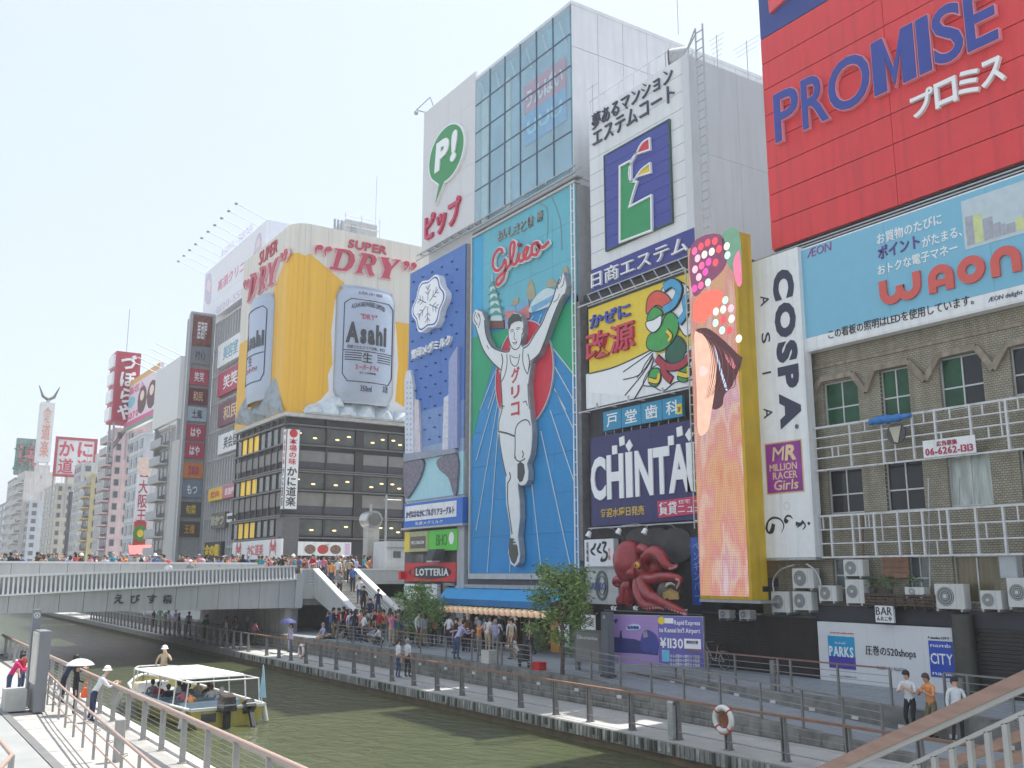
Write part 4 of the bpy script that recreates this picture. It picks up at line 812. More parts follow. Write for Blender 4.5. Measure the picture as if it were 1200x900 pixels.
# ------------------------------------------------------------------ blue dairy sign on the left of it
SF = FY(28.55); DF = SF
sa,sz0 = SF.ab(475,588); sb = SF.ab(545.5,300)[0]; sz1 = SF.ab(483,319)[1]
SNB = mat('royal_blue_louvre',srgb(72,116,188),.5,var=.08,vs=.5,bump=.4,ribs=('X',4.0)); SNL = mat('pale_blue_louvre',srgb(150,170,200),.5,var=.1,vs=.5,bump=.4,ribs=('X',4.0))
ds = T('blue_snowflake_billboard','tall blue billboard with a white snowflake emblem and a harbour townscape, left of the runner','billboard',(sa,28.55,sz0))
MB().fbox(DF,sa,sb,sz0-1.2,sz1,-.6,-.1).obj('sign_box',FRW,ds)
zq = Z(465,420,4.286,SF); zh1 = zq((150,260))[0][1]; zh2 = zq((150,440))[0][1]; zbr = zq((150,500))[0][1]
for i in range(5):
    xa,xb = sa+(sb-sa)*i/5,sa+(sb-sa)*(i+1)/5
    MB().fbox(DF,xa+.006,xb-.006,zh1,sz1-.05,-.09,0).obj('panel',SNB,ds); MB().fbox(DF,xa+.006,xb-.006,zh2,zh1-.006,-.09,0).obj('panel',mat('sign_mid_blue',srgb(112,144,196),.5,bump=.4,ribs=('X',4.0)),ds)
    MB().fbox(DF,xa+.006,xb-.006,zbr,zh2-.006,-.09,0).obj('panel',SNL,ds); MB().fbox(DF,xa+.006,xb-.006,sz0,zbr-.006,-.09,0).obj('panel',mat('pale_aqua_sheet',srgb(165,212,222),.5,var=.05),ds)
s = MB(); random.seed(4)
for r in range(17):
    for k_ in range(5):
        x = sa+.5+(sb-sa-.9)*(k_+(r % 2)*.5)/5; z = sz1-.8-r*.68
        if x < sb-.2: MB().fbox(DF,x,x+.16,z,z+.07,.001,.1).obj('wave_mark',mat('deep_blue_mark',srgb(40,66,130),.5),ds)
ec = SF.ab(508.5,357); erx = (SF.ab(527,350)[0]-SF.ab(490,365)[0])/2; erz = 1.72
def flake(k): return [(ec[0]+erx*k*(1+.09*math.cos(6*t))*math.cos(t),ec[1]+erz*k*(1+.09*math.cos(6*t))*math.sin(t)) for t in [math.pi/2+i*math.pi/30 for i in range(60)]]
MB().prism(flake(1.0),DF,.0,.42).obj('emblem_body',LWHITE,ds); MB().prism(flake(.93),DF,.421,.43).obj('emblem_blue_ring',mat('ring_blue',srgb(60,90,170),.5),ds); MB().prism(flake(.87),DF,.431,.44).obj('emblem_face',LWHITE,ds)
s = MB()
for i in range(6):
    t = math.pi/2+i*math.pi/3
    def pt(r,o=0): return (ec[0]+erx*r*math.cos(t)-erx*o*math.sin(t),ec[1]+erz*r*math.sin(t)+erz*o*math.cos(t))
    MB().ribbon([pt(.12),pt(.72)],.06,DF,.441,.45).ribbon([pt(.5,-.17),pt(.36,0)],.05,DF,.442,.451).ribbon([pt(.5,.17),pt(.36,0)],.05,DF,.443,.452).ribbon([pt(.7,-.15),pt(.54,0)],.05,DF,.444,.453).ribbon([pt(.7,.15),pt(.54,0)],.05,DF,.445,.454).obj('snowflake_arm',mat('slate_blue_line',srgb(90,104,150),.5),ds)
b = (SF.ab(485,410)[0],SF.ab(531,400)[0],SF.ab(487,421)[1],SF.ab(487,408)[1]-.1); letters('雪印メグミルク',DF,b,.0,LWHITE,ds,.2,bold=.035)
PK = mat('townscape_pale_pink',srgb(205,196,205),.5,var=.12,vs=4); WH2 = mat('townscape_white',srgb(205,210,220),.5,var=.12,vs=4); LIL = mat('townscape_lilac',srgb(150,160,200),.5,var=.12,vs=4)
for p,mm,c in ((((55,480),(52,120),(60,65),(82,60),(95,140),(98,480)),WH2,.2),(((88,480),(98,205),(118,210),(122,300),(130,480)),PK,.14),(((272,460),(275,10),(318,-60),(318,450)),LIL,.2),(((238,460),(246,200),(272,180),(274,460)),WH2,.14)):
    MB().prism(zq(*p),DF,.0,c).obj('townscape_house',mm,ds)
for x in (62,80):
    for y in range(120,470,26): a,b = zq((x,y))[0]; MB().fbox(DF,a,a+.2,b-.12,b,.201,.206).obj('townscape_window',LIL,ds)
for x in (252,264):
    for y in range(215,450,26): a,b = zq((x,y))[0]; MB().fbox(DF,a,a+.14,b-.12,b,.141,.146).obj('townscape_window',PK,ds)
MB().prism(zq((50,520),(50,480),(310,455),(312,475)),DF,.0,.24).obj('bridge_picture',mat('picture_bridge_grey',srgb(140,148,165),.5,var=.1),ds)
ROCK = mat('picture_rock',srgb(120,115,130),.6,var=.35,vs=5)
MB().prism(smooth(zq((52,700),(44,600),(52,520),(140,510),(130,590),(80,680)),3,True),DF,.0,.16).obj('rock_cutout',ROCK,ds); MB().prism(smooth(zq((215,510),(310,480),(312,640),(298,690),(270,600),(225,560)),3,True),DF,.0,.16).obj('rock_cutout',ROCK,ds)
NF = FY(28.3); a,b0 = NF.ab(473,619); a1 = NF.ab(542,614)[0]; b1 = NF.ab(474,591)[1]; b0 = NF.ab(473,619)[1]
yb = T('blue_ribbon_sign','blue bordered white board under the blue snowflake billboard','sign',(a,28.3,b0)); MB().fbox(NF,a,a1,b0,b1,-.35,0).obj('sign_box',mat('cobalt_sheet',srgb(42,110,200),.5,var=.04),yb)
MB().fbox(NF,a+.2,a1-.7,b0+.42,b1-.16,.001,.02).obj('white_field',WHITE,yb); line('かぜはおなかにブルガリアヨーグルト',NF,(a+.35,a1-.9,b0+.6,b1-.45),.021,NAVY,yb,bold=.03); line('乳業メグミルク',NF,(a+1.6,a1-2.3,b0+.12,b0+.32),.003,LWHITE,yb)
MB().fbox(NF,a-.1,a1+.3,b0-.12,b0-.003,-.4,.15).obj('lower_gutter',STEEL,yb)
# ------------------------------------------------------------------ white estate-firm building with dark emblem board
EF = FY(28.8)
ex0 = EF.ab(690,133)[0]; ex1 = EF.ab(806,62)[0]; ez1 = EF.ab(806,62)[1]; ez0 = EF.ab(690,345)[1]; ez2 = EF.ab(690,318)[1]
eb = T('white_sign_building','white windowless building with a blue square emblem and a long ladder up its corner','building',(-33,28.8,.9))
SIDE = mat('pale_grey_side_wall',(.50,.51,.55),.7,var=.04,vs=.6,dirt=(.45,.46,.49))
MB().box(ex0+.15,ex1-.02,29.1,44,2.9,ez1-.1).obj('building_core',SIDE,eb)
sx = FX(ex1-.019)
for i in range(5):
    for j in range(4):
        ya,yb_ = 28.85+3.03*i,28.85+3.03*(i+1); za,zb_ = 9.5+(ez1-.1-9.5)*j/4,9.5+(ez1-.1-9.5)*(j+1)/4
        MB().fbox(sx,ya+.006,yb_-.006,za+.006,zb_-.006,0,.03).obj('side_panel',SIDE,eb)
WB = mat('white_banded_sheet',(.72,.73,.74),.5,var=.05,vs=.8,dirt=(.6,.61,.62))
n = 10
for i in range(n):
    MB().fbox(EF,ex0,ex1-.45,ez2+(ez1-ez2)*i/n+.012,ez2+(ez1-ez2)*(i+1)/n-.012,-.28,0).obj('band_panel',WB,eb)
MB().fbox(EF,ex1-.44,ex1,ez0,ez1,-.28,.004).obj('corner_trim',mat('smooth_grey_trim',(.60,.61,.64),.5,var=.03),eb)
ze = Z(670,20,2.8125,EF)
(a,b1),= ze((112,460)); (a1,bb),= ze((330,675)); b1 = ze((112,460))[0][1]; b0 = ze((118,772))[0][1]; a1 = ze((325,340))[0][0]
EB = mat('emblem_board_blue',srgb(56,66,150),.45,var=.06)
n = 8
for i in range(n): MB().fbox(EF,a,a1,b0+(b1-b0)*i/n+.008,b0+(b1-b0)*(i+1)/n-.008,.001,.1).obj('emblem_panel',EB,eb)
MB().ribbon([(a,b0),(a1,b0),(a1,b1),(a,b1)],.07,EF,.002,.13,closed=True).obj('emblem_frame',mat('dark_green_edge',(.03,.08,.07),.5),eb)
EG = mat('emblem_green2',srgb(34,146,88),.45,var=.05); ER = mat('emblem_red2',srgb(206,50,60),.45); EY = mat('emblem_yellow2',srgb(225,195,40),.45)
o1 = ze((168,745),(168,495),(205,475),(205,545),(225,545),(212,585),(200,628),(272,590),(274,705))
MB().prism(o1,EF,.101,.14).obj('green_letterform',EG,eb); MB().ribbon(o1,.09,EF,.102,.22,closed=True).obj('white_outline',LWHITE,eb)
o2 = smooth(ze((222,455),(240,420),(266,402)),3)+ze((268,440)); MB().prism(o2,EF,.101,.15).obj('red_quarter',ER,eb); MB().ribbon(o2,.07,EF,.102,.22,closed=True).obj('white_outline',LWHITE,eb)
o3 = smooth(ze((222,530),(240,505),(268,484)),3)+ze((270,515)); MB().prism(o3,EF,.101,.15).obj('yellow_quarter',EY,eb); MB().ribbon(o3,.07,EF,.102,.22,closed=True).obj('white_outline',LWHITE,eb)
MB().ribbon(smooth(ze((205,475),(225,450),(200,500),(204,545),(224,530)),3),.06,EF,.103,.22).obj('white_outline',LWHITE,eb)
DL = mat('dark_slate_letter',srgb(62,66,92),.5)
def brow(t,xa,ya,xb,h,m_,fr=EF,par=eb,c=.0,d=.1,bold=-.006,**k):
    A0,Zc = fr.ab(xa,ya); A1 = fr.ab(xb,ya)[0]; letters(t,fr,(A0,A1,Zc,Zc+h),c,m_,par,d,bold=bold,**k)
brow('夢あるマンション',695,153,791,.85,DL); brow('エステムコート',696,173,793,.85,DL)
n = 3
for i in range(n):
    x0_,x1_ = ex0+(ex1-ex0)*i/n,ex0+(ex1-ex0)*(i+1)/n; MB().fbox(EF,x0_+.004,x1_-.004,ez0,ez2-.01,-.25,.02).obj('name_panel',mat('name_panel_blue',srgb(52,58,136),.45,var=.05),eb)
A0,A1 = EF.ab(689,330)[0],EF.ab(808,300)[0]; h = ez2-ez0; letters('日商エステム',EF,(ex0+.12,A1,ez0+.16*h,ez2-.18*h),.02,LWHITE,eb,.12,bold=.0)
s = MB(); s.box(ex0,ex1,28.5,28.56,ez0-.15,ez0-.1).box(ex0,ex1,28.5,28.56,ez0-.75,ez0-.7)
for i in range(9): x = ex0+(ex1-ex0)*i/9; s.bar((x,28.53,ez0-.12),(x+.4,28.53,ez0-.72),.05)
s.obj('truss',STEEL,eb)
# ladder up the corner
ld = T('roof_ladder','long grey ladder running up the corner of the white building above its roof','ladder',(ex1+.02,28.75,17))
lx = EF.ab(820,150)[0]; lf = Fr((0,28.7,0),(1,0,0)); la,lb = lf.ab(815,40)[0],lf.ab(823.5,40)[0]; lt_ = lf.ab(815,33)[1]; lbm = lf.ab(827,262)[1]
for x in (la,lb): MB().fbox(lf,x-.03,x+.03,9.8,lt_,-.03,.03).obj('stile',STEEL,ld)
z = 10.0
while z < lt_-.1: MB().fbox(lf,la+.03,lb-.03,z-.02,z+.02,-.02,.02).obj('rung',STEEL,ld); z += .42
s = MB().bar((la,28.7,lt_),(la-.9,28.9,ez1+.1),.05).bar((la,28.7,ez1+.6),(la-.9,28.9,ez1+.1),.05).obj('stay',STEEL,ld)
# rooftop railing, drum, aerials
rr = T('roof_guard_rail','thin white guard rail on the roof edge above the dark katakana lines','railing',(ex0,29.1,ez1))
s = MB().cyl((ex0-.2,29,ez1+.9),(ex1-1.6,29,ez1+.9),.03,6).obj('top_rail',WT,rr)
for i in range(6): x = ex0-.1+(ex1-1.6-ex0)*i/5; MB().cyl((x,29,ez1-.1),(x,29,ez1+.88),.025,6).obj('post',WT,rr)
dr = T('roof_drum','grey metal drum lying on the roof beside the ladder head','drum',(ex1-1.9,29.2,ez1)); c = EF.W(792,66,-.3); MB().cyl((c.x-.4,29.1,ez1+.45),(c.x+.35,29.7,ez1+.45),.5,16).obj('drum_body',STEEL,dr); MB().cyl((c.x-.43,29.08,ez1+.45),(c.x-.38,29.12,ez1+.45),.53,16).obj('drum_rim',DSTEEL,dr)
def aerial(x,y,z,h,lab,n=4,w_=.7,thick=.02):
    a_ = T('roof_aerial',lab,'aerial',(x,y,z)); MB().cyl((x,y,z),(x,y,z+h),thick,6).obj('mast',STEEL,a_)
    s_ = MB()
    for i in range(n): s_.cyl((x-w_/2*(1-i*.12),y,z+h-.1-i*.25),(x+w_/2*(1-i*.12),y,z+h-.1-i*.25),.012,5)
    if n: s_.cyl((x,y,z+h-.12-(n-1)*.25),(x,y,z+h-.08),.013,5).obj('aerial_element',STEEL,a_)
    return a_
p = FX(ex1-.5)
def at(fr,x,y): return fr.W(x,y)
q = at(FY(31),841,75); aerial(q.x,31,ez1,max(1.5,at(FY(31),841,40).z-ez1),'many-armed aerial on the white roof, just right of the ladder head',5,1.0)
q = at(FY(34),876,75); aerial(q.x,34,ez1,at(FY(34),876,47).z-ez1,'T-shaped aerial on the white roof close to the red billboard',3,1.8)
q = at(EF,693.5,130); aerial(q.x-.1,28.95,ez1-.2,at(EF,693.5,97).z-ez1+.2,'small T-shaped aerial at the left end of the white roof',1,.9)
q = at(FY(36),795,40); aerial(q.x,36,TZ1,at(FY(36),795,-6).z-TZ1,'bare whip mast on the roof of the glass-fronted tower',0,.4)
# ------------------------------------------------------------------ dark shop building below: wind sign, dentist sign, navy sign
DB = T('dark_shop_building','dark charcoal shop building carrying the yellow, turquoise and navy signs','building',(-33,28.9,.9))
DW = mat('charcoal_cladding',(.045,.045,.05),.7,var=.25,vs=2,bump=.3,bs=10)
dxl = FY(28.9).ab(684,400)[0]; dxr = FY(28.9).ab(842,640)[0]
MB().box(dxl,dxr,28.95,46,2.95,ez0+.1).obj('wall',DW,DB); MB().box(dxl,dxr+2.7,29.25,44,.9,2.94).obj('shopfront_core',BLACK,DB)
MB().box(dxl-.02,dxl+.25,28.5,28.94,5.2,ez0-.3).obj('corner_pier',mat('grey_pier',(.16,.16,.17),.7,var=.2),DB)
KF = FY(28.6); zk = Z(680,300,5.0,KF)
kb = T('yellow_medicine_sign','yellow and white sign with blue and crimson lettering and a green swirl','sign',(-33,28.6,12.4))
ka = zk((48,310))[0][0]; kt = zk((50,312))[0][1]; kr = zk((668,560))[0][0]; kw = zk((34,690))[0]; kz0 = zk((38,898))[0][1]; kyz = zk((55,688))[0][1]
YK = mat('lemon_sheet',srgb(232,202,48),.45,var=.04)
MB().fbox(KF,ka,kr,kyz+.02,kt,-.3,0).obj('yellow_panel',YK,kb)
MB().fbox(KF,kw[0],kr,kz0,kyz,-.34,.015).obj('white_panel',WHITE,kb)
MB().prism(smooth(zk((56,690),(180,660),(300,610),(430,545)),3)+zk((455,560),(420,625),(370,750),(330,830),(56,800)),KF,.016,.03).obj('white_gust',LWHITE,kb)
INKK = mat('ink_navy',srgb(30,32,50),.5)
for p,w_ in ((((56,690),(180,660),(300,610),(430,545)),.06),(((430,570),(380,640),(345,700),(255,725)),.05),(((425,560),(340,620),(255,680)),.05),(((430,580),(390,650),(335,715)),.04),(((432,590),(370,690),(265,818)),.06),(((436,600),(400,700),(318,842)),.07)):
    MB().ribbon(smooth(zk(*p),3),w_,KF,.031,.045).obj('gust_line',INKK,kb)
b = (zk((62,360))[0][0],zk((300,330))[0][0],zk((75,428))[0][1],zk((75,350))[0][1]); letters('かぜに',KF,b,.02,mat('medium_blue_letter',srgb(58,76,176),.4),kb,.1,bold=.035)
b = (zk((44,540))[0][0],zk((330,480))[0][0],zk((60,618))[0][1],zk((60,470))[0][1]+.12); letters('改源',KF,b,.02,mat('raspberry_letter',srgb(198,50,84),.4),kb,.14,bold=.04)
# plain stand-in for the pictured figure: a cloud, a swirl of ribbon and flat leaf-like shapes in the same colours
def kp(pts,m_,name,c,k=4,w_=.05):
    q = smooth(zk(*pts),k,True); MB().prism(q,KF,.0,c).obj(name,m_,kb); MB().ribbon(q,w_,KF,c-.01,c+.008,closed=True).obj(name+'_outline',INKK,kb)
kp(((470,250),(500,170),(560,140),(630,180),(660,260),(664,420),(620,470),(560,380)),LWHITE,'cloud_shape',.03)
kp(((372,755),(395,690),(450,640),(560,600),(660,560),(668,700),(640,730),(560,740),(490,790),(430,765)),LWHITE,'cloud_shape',.035)
SG = mat('swirl_green',srgb(62,160,76),.45); SO = mat('swirl_orange_red',srgb(222,84,62),.45); SB = mat('swirl_blue',srgb(70,160,205),.45); SM = mat('swirl_maroon',srgb(170,46,62),.45)
kp(((395,340),(400,250),(450,205),(510,225),(545,280),(505,310),(450,290)),SO,'flame_leaf',.06)
kp(((400,540),(405,470),(470,420),(520,330),(575,360),(580,430),(540,510),(470,560)),SG,'green_leaf',.07)
kp(((400,360),(440,300),(490,330),(470,380),(415,400)),SG,'green_leaf',.09)
kp(((395,390),(440,375),(485,350),(480,410),(440,450),(405,430)),LWHITE,'white_leaf',.105)
kp(((405,740),(420,670),(465,660),(480,720),(450,765)),SG,'green_leaf',.06); kp(((575,720),(600,640),(640,630),(650,700),(620,740)),SG,'green_leaf',.06)
kp(((505,600),(520,510),(580,470),(625,530),(600,610),(540,630)),mat('swirl_deep_green',srgb(24,92,70),.45),'green_leaf',.05)
for p,m_,w_,c in ((((500,320),(560,280),(590,200),(550,160),(500,190)),SB,.36,.14),(((590,390),(630,330),(625,260),(655,225)),SB,.3,.13),(((455,600),(520,650),(600,640),(664,570)),SM,.3,.12),(((490,620),(505,690),(545,730)),SM,.3,.125),(((470,690),(460,735),(410,725)),YK,.18,.11),(((640,650),(640,700),(580,690)),YK,.18,.11),(((515,440),(540,470),(525,500)),YK,.16,.11)):
    q = smooth(zk(*p),5); MB().ribbon(q,w_+.09,KF,.0,c-.02).obj('ribbon_outline',INKK,kb); MB().ribbon(q,w_,KF,.0,c).obj('ribbon_swirl',m_,kb)
s = MB(); s.box(ka-.4,kr,28.2,28.26,kz0-.22,kz0-.17).box(ka-.4,kr,28.2,28.26,kt+.1,kt+.15)
for i in range(4): s.bar((ka+i*2,28.23,kz0-.2),(ka+i*2,28.6,kz0-.2),.05)
s.obj('pipe_support',WT,kb)
s = MB()
for i in range(3): x = ka+1+i*2.3; s.bar((x,28.23,kz0-.2),(x,28.23,kz0+.1),.08)
s.obj('lamp_bracket',WT,kb)
# turquoise dentist plates
zd = Z(680,460,5.293,FY(28.45)); DF2 = FY(28.45)
dn = T('dentist_sign','four turquoise plates with white kanji in a row above the navy sign','sign',(-34,28.45,11.2))
z0,z1 = zd((145,240))[0][1],zd((145,122))[0][1]
for ch,xa,xb in (('戸',143,253),('堂',257,376),('歯',380,508),('科',512,636)):
    A0,A1 = zd((xa,180))[0][0],zd((xb,150))[0][0]; MB().fbox(DF2,A0,A1,z0,z1,-.15,0).obj('plate',mat('turquoise_plate',srgb(36,140,180),.45,var=.04),dn); w_ = A1-A0
    letters(ch,DF2,(A0+.2*w_,A1-.2*w_,z0+.16*(z1-z0),z1-.16*(z1-z0)),.0,LWHITE,dn,.02,bold=.01)
MB().fbox(DF2,A1-.32,A1-.02,z0+.1,z0+.55,.001,.03).obj('yellow_plate',YK,dn); letters('3F',DF2,(A1-.28,A1-.06,z0+.2,z0+.42),.031,INKK,dn,.01)
s = MB()
for i in range(9): x = DF2.ab(706,480)[0]+i*.62; s.box(x,x+.05,28.62,28.9,z0-.1,z0-.04).box(x,x+.04,28.61,28.66,z0-.5,z0+.2)
s.obj('plate_bracket',STEEL,dn)
# navy sign
CFR = FY(28.5); zc_ = Z(680,460,5.293,CFR)
ch_ = T('navy_sign','navy sign with huge condensed white latin letters and a pink tag','sign',(-33,28.5,7))
a0 = zc_((66,500))[0][0]; a1 = LF.ab(820,560)[0]+.5; z1 = zc_((72,282))[0][1]; z0 = zc_((66,830))[0][1]
NV = mat('navy_sheet',srgb(44,42,98),.45,var=.08)
for i in range(4): MB().fbox(CFR,a0+(a1-a0)*i/4+.004,a0+(a1-a0)*(i+1)/4-.004,z0,z1,-.25,0).obj('panel',NV,ch_)
lz0 = zc_((190,663))[0][1]; lz1 = zc_((190,388))[0][1]
for c,xa,xb in (('C',70,162),('H',170,272),('I',288,328),('N',345,455),('T',460,560),('A',553,690),('I',668,716)):
    A0,A1 = zc_((xa,520))[0][0],zc_((xb,500))[0][0]; letters(c,CFR,(A0,A1,lz0,lz1),.001,LWHITE,ch_,.06,bold=.035)
for x,y,r in ((217,356,0),(262,302,.12),(307,330,.7),(566,298,0),(620,242,.1),(680,262,.7)):
    a,b = zc_((x,y))[0]; q = .25; MB().prism([(a+q*math.cos(r+t),b+q*1.15*math.sin(r+t)) for t in (math.pi/4,3*math.pi/4,5*math.pi/4,7*math.pi/4)],CFR,.001,.05).obj('window_square',LWHITE,ch_)
b = (zc_((128,770))[0][0],zc_((398,720))[0][0],zc_((130,778))[0][1],zc_((130,722))[0][1]); line('毎週水曜日発売',CFR,b,.002,mat('gold_letter',srgb(214,180,80),.4),ch_,bold=.03)
pf = (zc_((484,780))[0][0],zc_((700,700))[0][0],zc_((490,778))[0][1],zc_((486,675))[0][1]); MB().prism([(pf[0]+.05,pf[2]),(a1-.2,pf[2]+.12),(a1-.2,pf[3]+.12),(pf[0],pf[3])],CFR,.001,.04).obj('pink_tag',mat('cerise_sheet',srgb(200,48,92),.4),ch_)
line('賃貸',CFR,(pf[0]+.12,pf[0]+1.25,pf[2]+.1,pf[3]-.06),.041,LWHITE,ch_,bold=.03); line('住宅',CFR,(pf[0]+1.35,pf[0]+2.05,pf[2]+.52,pf[3]-.02),.041,LWHITE,ch_); line('ニュース',CFR,(pf[0]+1.3,a1-.75,pf[2]+.14,pf[2]+.46),.041,LWHITE,ch_)
s = MB(); s.box(a0,a1,28.3,28.36,z0-.14,z0-.08)
for i in range(10): x = a0+(a1-a0)*i/9; s.bar((x,28.33,z0-.1),(x,28.9,z0-.1),.05)
s.obj('bottom_rail',STEEL,ch_)
# vertical scaffold ladder between the navy sign and the screen tower
sl_ = T('scaffold_ladder','narrow steel ladder between the navy sign and the screen tower','ladder',(a1,28.2,6.6))
xa = FY(28.15).ab(812.5,560)[0]; xb = xa+.5
for x in (xa,xb): MB().box(x-.02,x+.02,28.1,28.15,6.4,17.5).obj('stile',WT,sl_)
for i in range(27): MB().box(xa+.02,xb-.02,28.11,28.14,6.7+i*.4,6.74+i*.4).obj('rung',WT,sl_)
# ------------------------------------------------------------------ octopus shopfront
OF = FY(28.5); zo = Z(680,610,7.5,OF)
ks = T('white_brush_sign','square white sign with black brush lettering left of the red octopus','sign',(-36,28.5,5))
b = (zo((38,280))[0][0],zo((292,270))[0][0],zo((36,400))[0][1],zo((38,170))[0][1]); MB().fbox(OF,*b,-.3,0).obj('board',WHITE,ks); MB().fbox(OF,b[0]-.03,b[1]+.03,b[2]-.06,b[2]-.002,-.3,.03).obj('board_foot',STEEL,ks)
for p,w_ in ((((135,200),(120,240),(95,265),(110,290),(135,305)),(.8,.9,.6,.8,.2)),(((180,200),(165,235),(150,255),(165,275),(190,285)),(.8,.9,.6,.8,.3)),(((190,195),(225,200),(205,260),(235,290),(225,340),(185,350),(195,320)),(.6,.9,.6,.9,.9,.8,.4))): brush(zo(*p),w_,OF,BLACK,ks,base=.16)
q = zo((245,240),(268,345)); line('たこ焼',OF,(0,1,0,1),0,RED,ks) if False else MB().text('たこ焼',OF,q[0][0],q[1][0],q[1][1],q[0][1],.002,.012,vert=True,bold=.03).obj('lettering',RED,ks)
q = zo((52,190),(76,365)); MB().text('道頓堀',OF,q[0][0],q[1][0],q[1][1],q[0][1],.002,.012,vert=True).obj('lettering',BLACK,ks)
ws = T('wreath_sign','pale panelled wall board with a dark wreath ring and blue letters, partly behind the tree','sign',(-36,28.6,3.4))
WSF = FY(28.6); zo2 = Z(680,610,7.5,WSF); b = (zo2((48,560))[0][0],zo2((335,560))[0][0],zo2((60,730))[0][1],zo2((40,405))[0][1])
for i in range(3):
    for j in range(3): MB().fbox(WSF,b[0]+(b[1]-b[0])*i/3+.004,b[0]+(b[1]-b[0])*(i+1)/3-.004,b[2]+(b[3]-b[2])*j/3+.004,b[2]+(b[3]-b[2])*(j+1)/3-.004,-.2,0).obj('panel',mat('off_white_panel',(.5,.51,.5),.6,var=.06,dirt=(.38,.38,.36)),ws)
c = zo2((193,570))[0]; cx = (zo2((240,570))[0][0]-zo2((146,570))[0][0])/2; cz = (zo2((193,450))[0][1]-zo2((193,692))[0][1])/2
MB().ribbon([(c[0]+cx*math.cos(t*math.pi/14),c[1]+cz*math.sin(t*math.pi/14)) for t in range(28)],.11,WSF,.01,.06,closed=True).obj('wreath_ring',mat('slate_green_metal',(.10,.13,.14),.5),ws)
MB().ribbon([(c[0]+cx*.62*math.cos(t*math.pi/14),c[1]+cz*.7*math.sin(t*math.pi/14)) for t in range(28)],.03,WSF,.01,.05,closed=True).obj('inner_ring',mat('slate_green_metal'),ws)
letters('GANKO',WSF,(zo2((78,570))[0][0],zo2((238,570))[0][0],zo2((80,608))[0][1],zo2((80,542))[0][1]),.061,mat('ink_blue',srgb(60,84,140),.5),ws,.03,bold=.0)
# spot lamps on arms
for i,x in enumerate((165,430,660)):
    a,b_ = zo((x,118 if i == 0 else 92))[0]; sp_ = T('spot_lamp',('white spotlight on an arm above the brush sign','white spotlight on an arm above the head of the octopus','white spotlight on an arm above the raised tentacle of the octopus')[i],'lamp',(a,27.9,b_),'spotlights above the octopus')
    MB().cyl((a+.02,27.95,b_+.08),(a-.02,27.85,b_-.14),.1,10,.14).obj('lamp_head',LWHITE,sp_); MB().tube([(a,27.95,b_+.08),(a+.1,28,b_+.22),(a+1.0,28.1,b_+.26),(a+1.25,28.3,b_+.2),(a+1.3,28.95,b_-.2)],.02,6).obj('lamp_arm',STEEL,sp_)
# lettering 2F on the dark wall
fl = T('floor_number','white 2F letters on the dark wall right of the octopus','sign',(-31,28.9,5)); OW = FY(28.92); zw = Z(680,610,7.5,OW)
for t,y0,y1 in (('2',168,232),('F',250,320)):
    a,b1 = zw((936,y0))[0]; a1_,_ = zw((966,y0))[0]; b0 = zw((936,y1))[0][1]; letters(t,OW,(a,a1_,b0,b1),0,LWHITE,fl,.04,bold=.02)
bn = T('blue_banner','narrow blue vertical banner sign tucked left of the screen tower','sign',(-30,28.2,3)); BF = FY(28.2); zb3 = Z(680,610,7.5,BF)
b = (zb3((975,400))[0][0],zb3((1050,400))[0][0],zb3((990,740))[0][1],zb3((975,150))[0][1]); MB().fbox(BF,*b,-.12,0).obj('board',mat('banner_blue',srgb(46,84,170),.5,var=.05),bn); MB().text('ペンギンバー',BF,b[0]+.12,b[0]+.5,b[2]+.15,b[3]-.15,.001,.015,vert=True).obj('lettering',mat('pale_blue_ink',srgb(130,170,225),.5),bn)
# ---- octopus
oc = T('giant_octopus','giant red octopus sculpture with a yellow eye clinging to the dark shopfront','octopus sculpture',(-33,28.3,3))
OM = mat('octopus_red',srgb(150,34,40),.38,var=.3,vs=3,bump=.5,bs=7,coat=.3); SU = mat('sucker_pink',srgb(206,150,150),.5,var=.1)
def op(x,y,d):
    a,b = Fr((0,28.9-d,0),(1,0,0)).ab(680+x/7.5,610+y/7.5); return Vector((a,28.9-d,b))
h1 = op(430,360,.9); s = MB()
rad = (op(540,360,.9)-op(320,360,.9)).length/2
s.ball(h1,rad,28,st=(1,.75,1.12)); head = s.obj('mantle',OM,oc)
for v in head.data.vertices:
    q = v.co; k = math.sin(q.x*5)*math.sin(q.z*4+1)*.04; v.co += Vector((k,0,k))
s = MB().ball(op(520,440,.95),rad*.62,20,st=(1.25,.8,1.0)).obj('brow',OM,oc)
ey = op(515,393,1.55); MB().ball(ey,.2,16,st=(1,.6,.9)).obj('eye_lid',mat('eye_rim_dark',(.2,.03,.03),.4),oc); MB().ball(ey+Vector((0,-.09,0)),.155,16,st=(1,.6,.9)).obj('eye',mat('eye_yellow',srgb(232,172,40),.25),oc); MB().ball(ey+Vector((0,-.18,0)),.05,10,st=(1,.4,1.5)).obj('pupil',BLACK,oc)
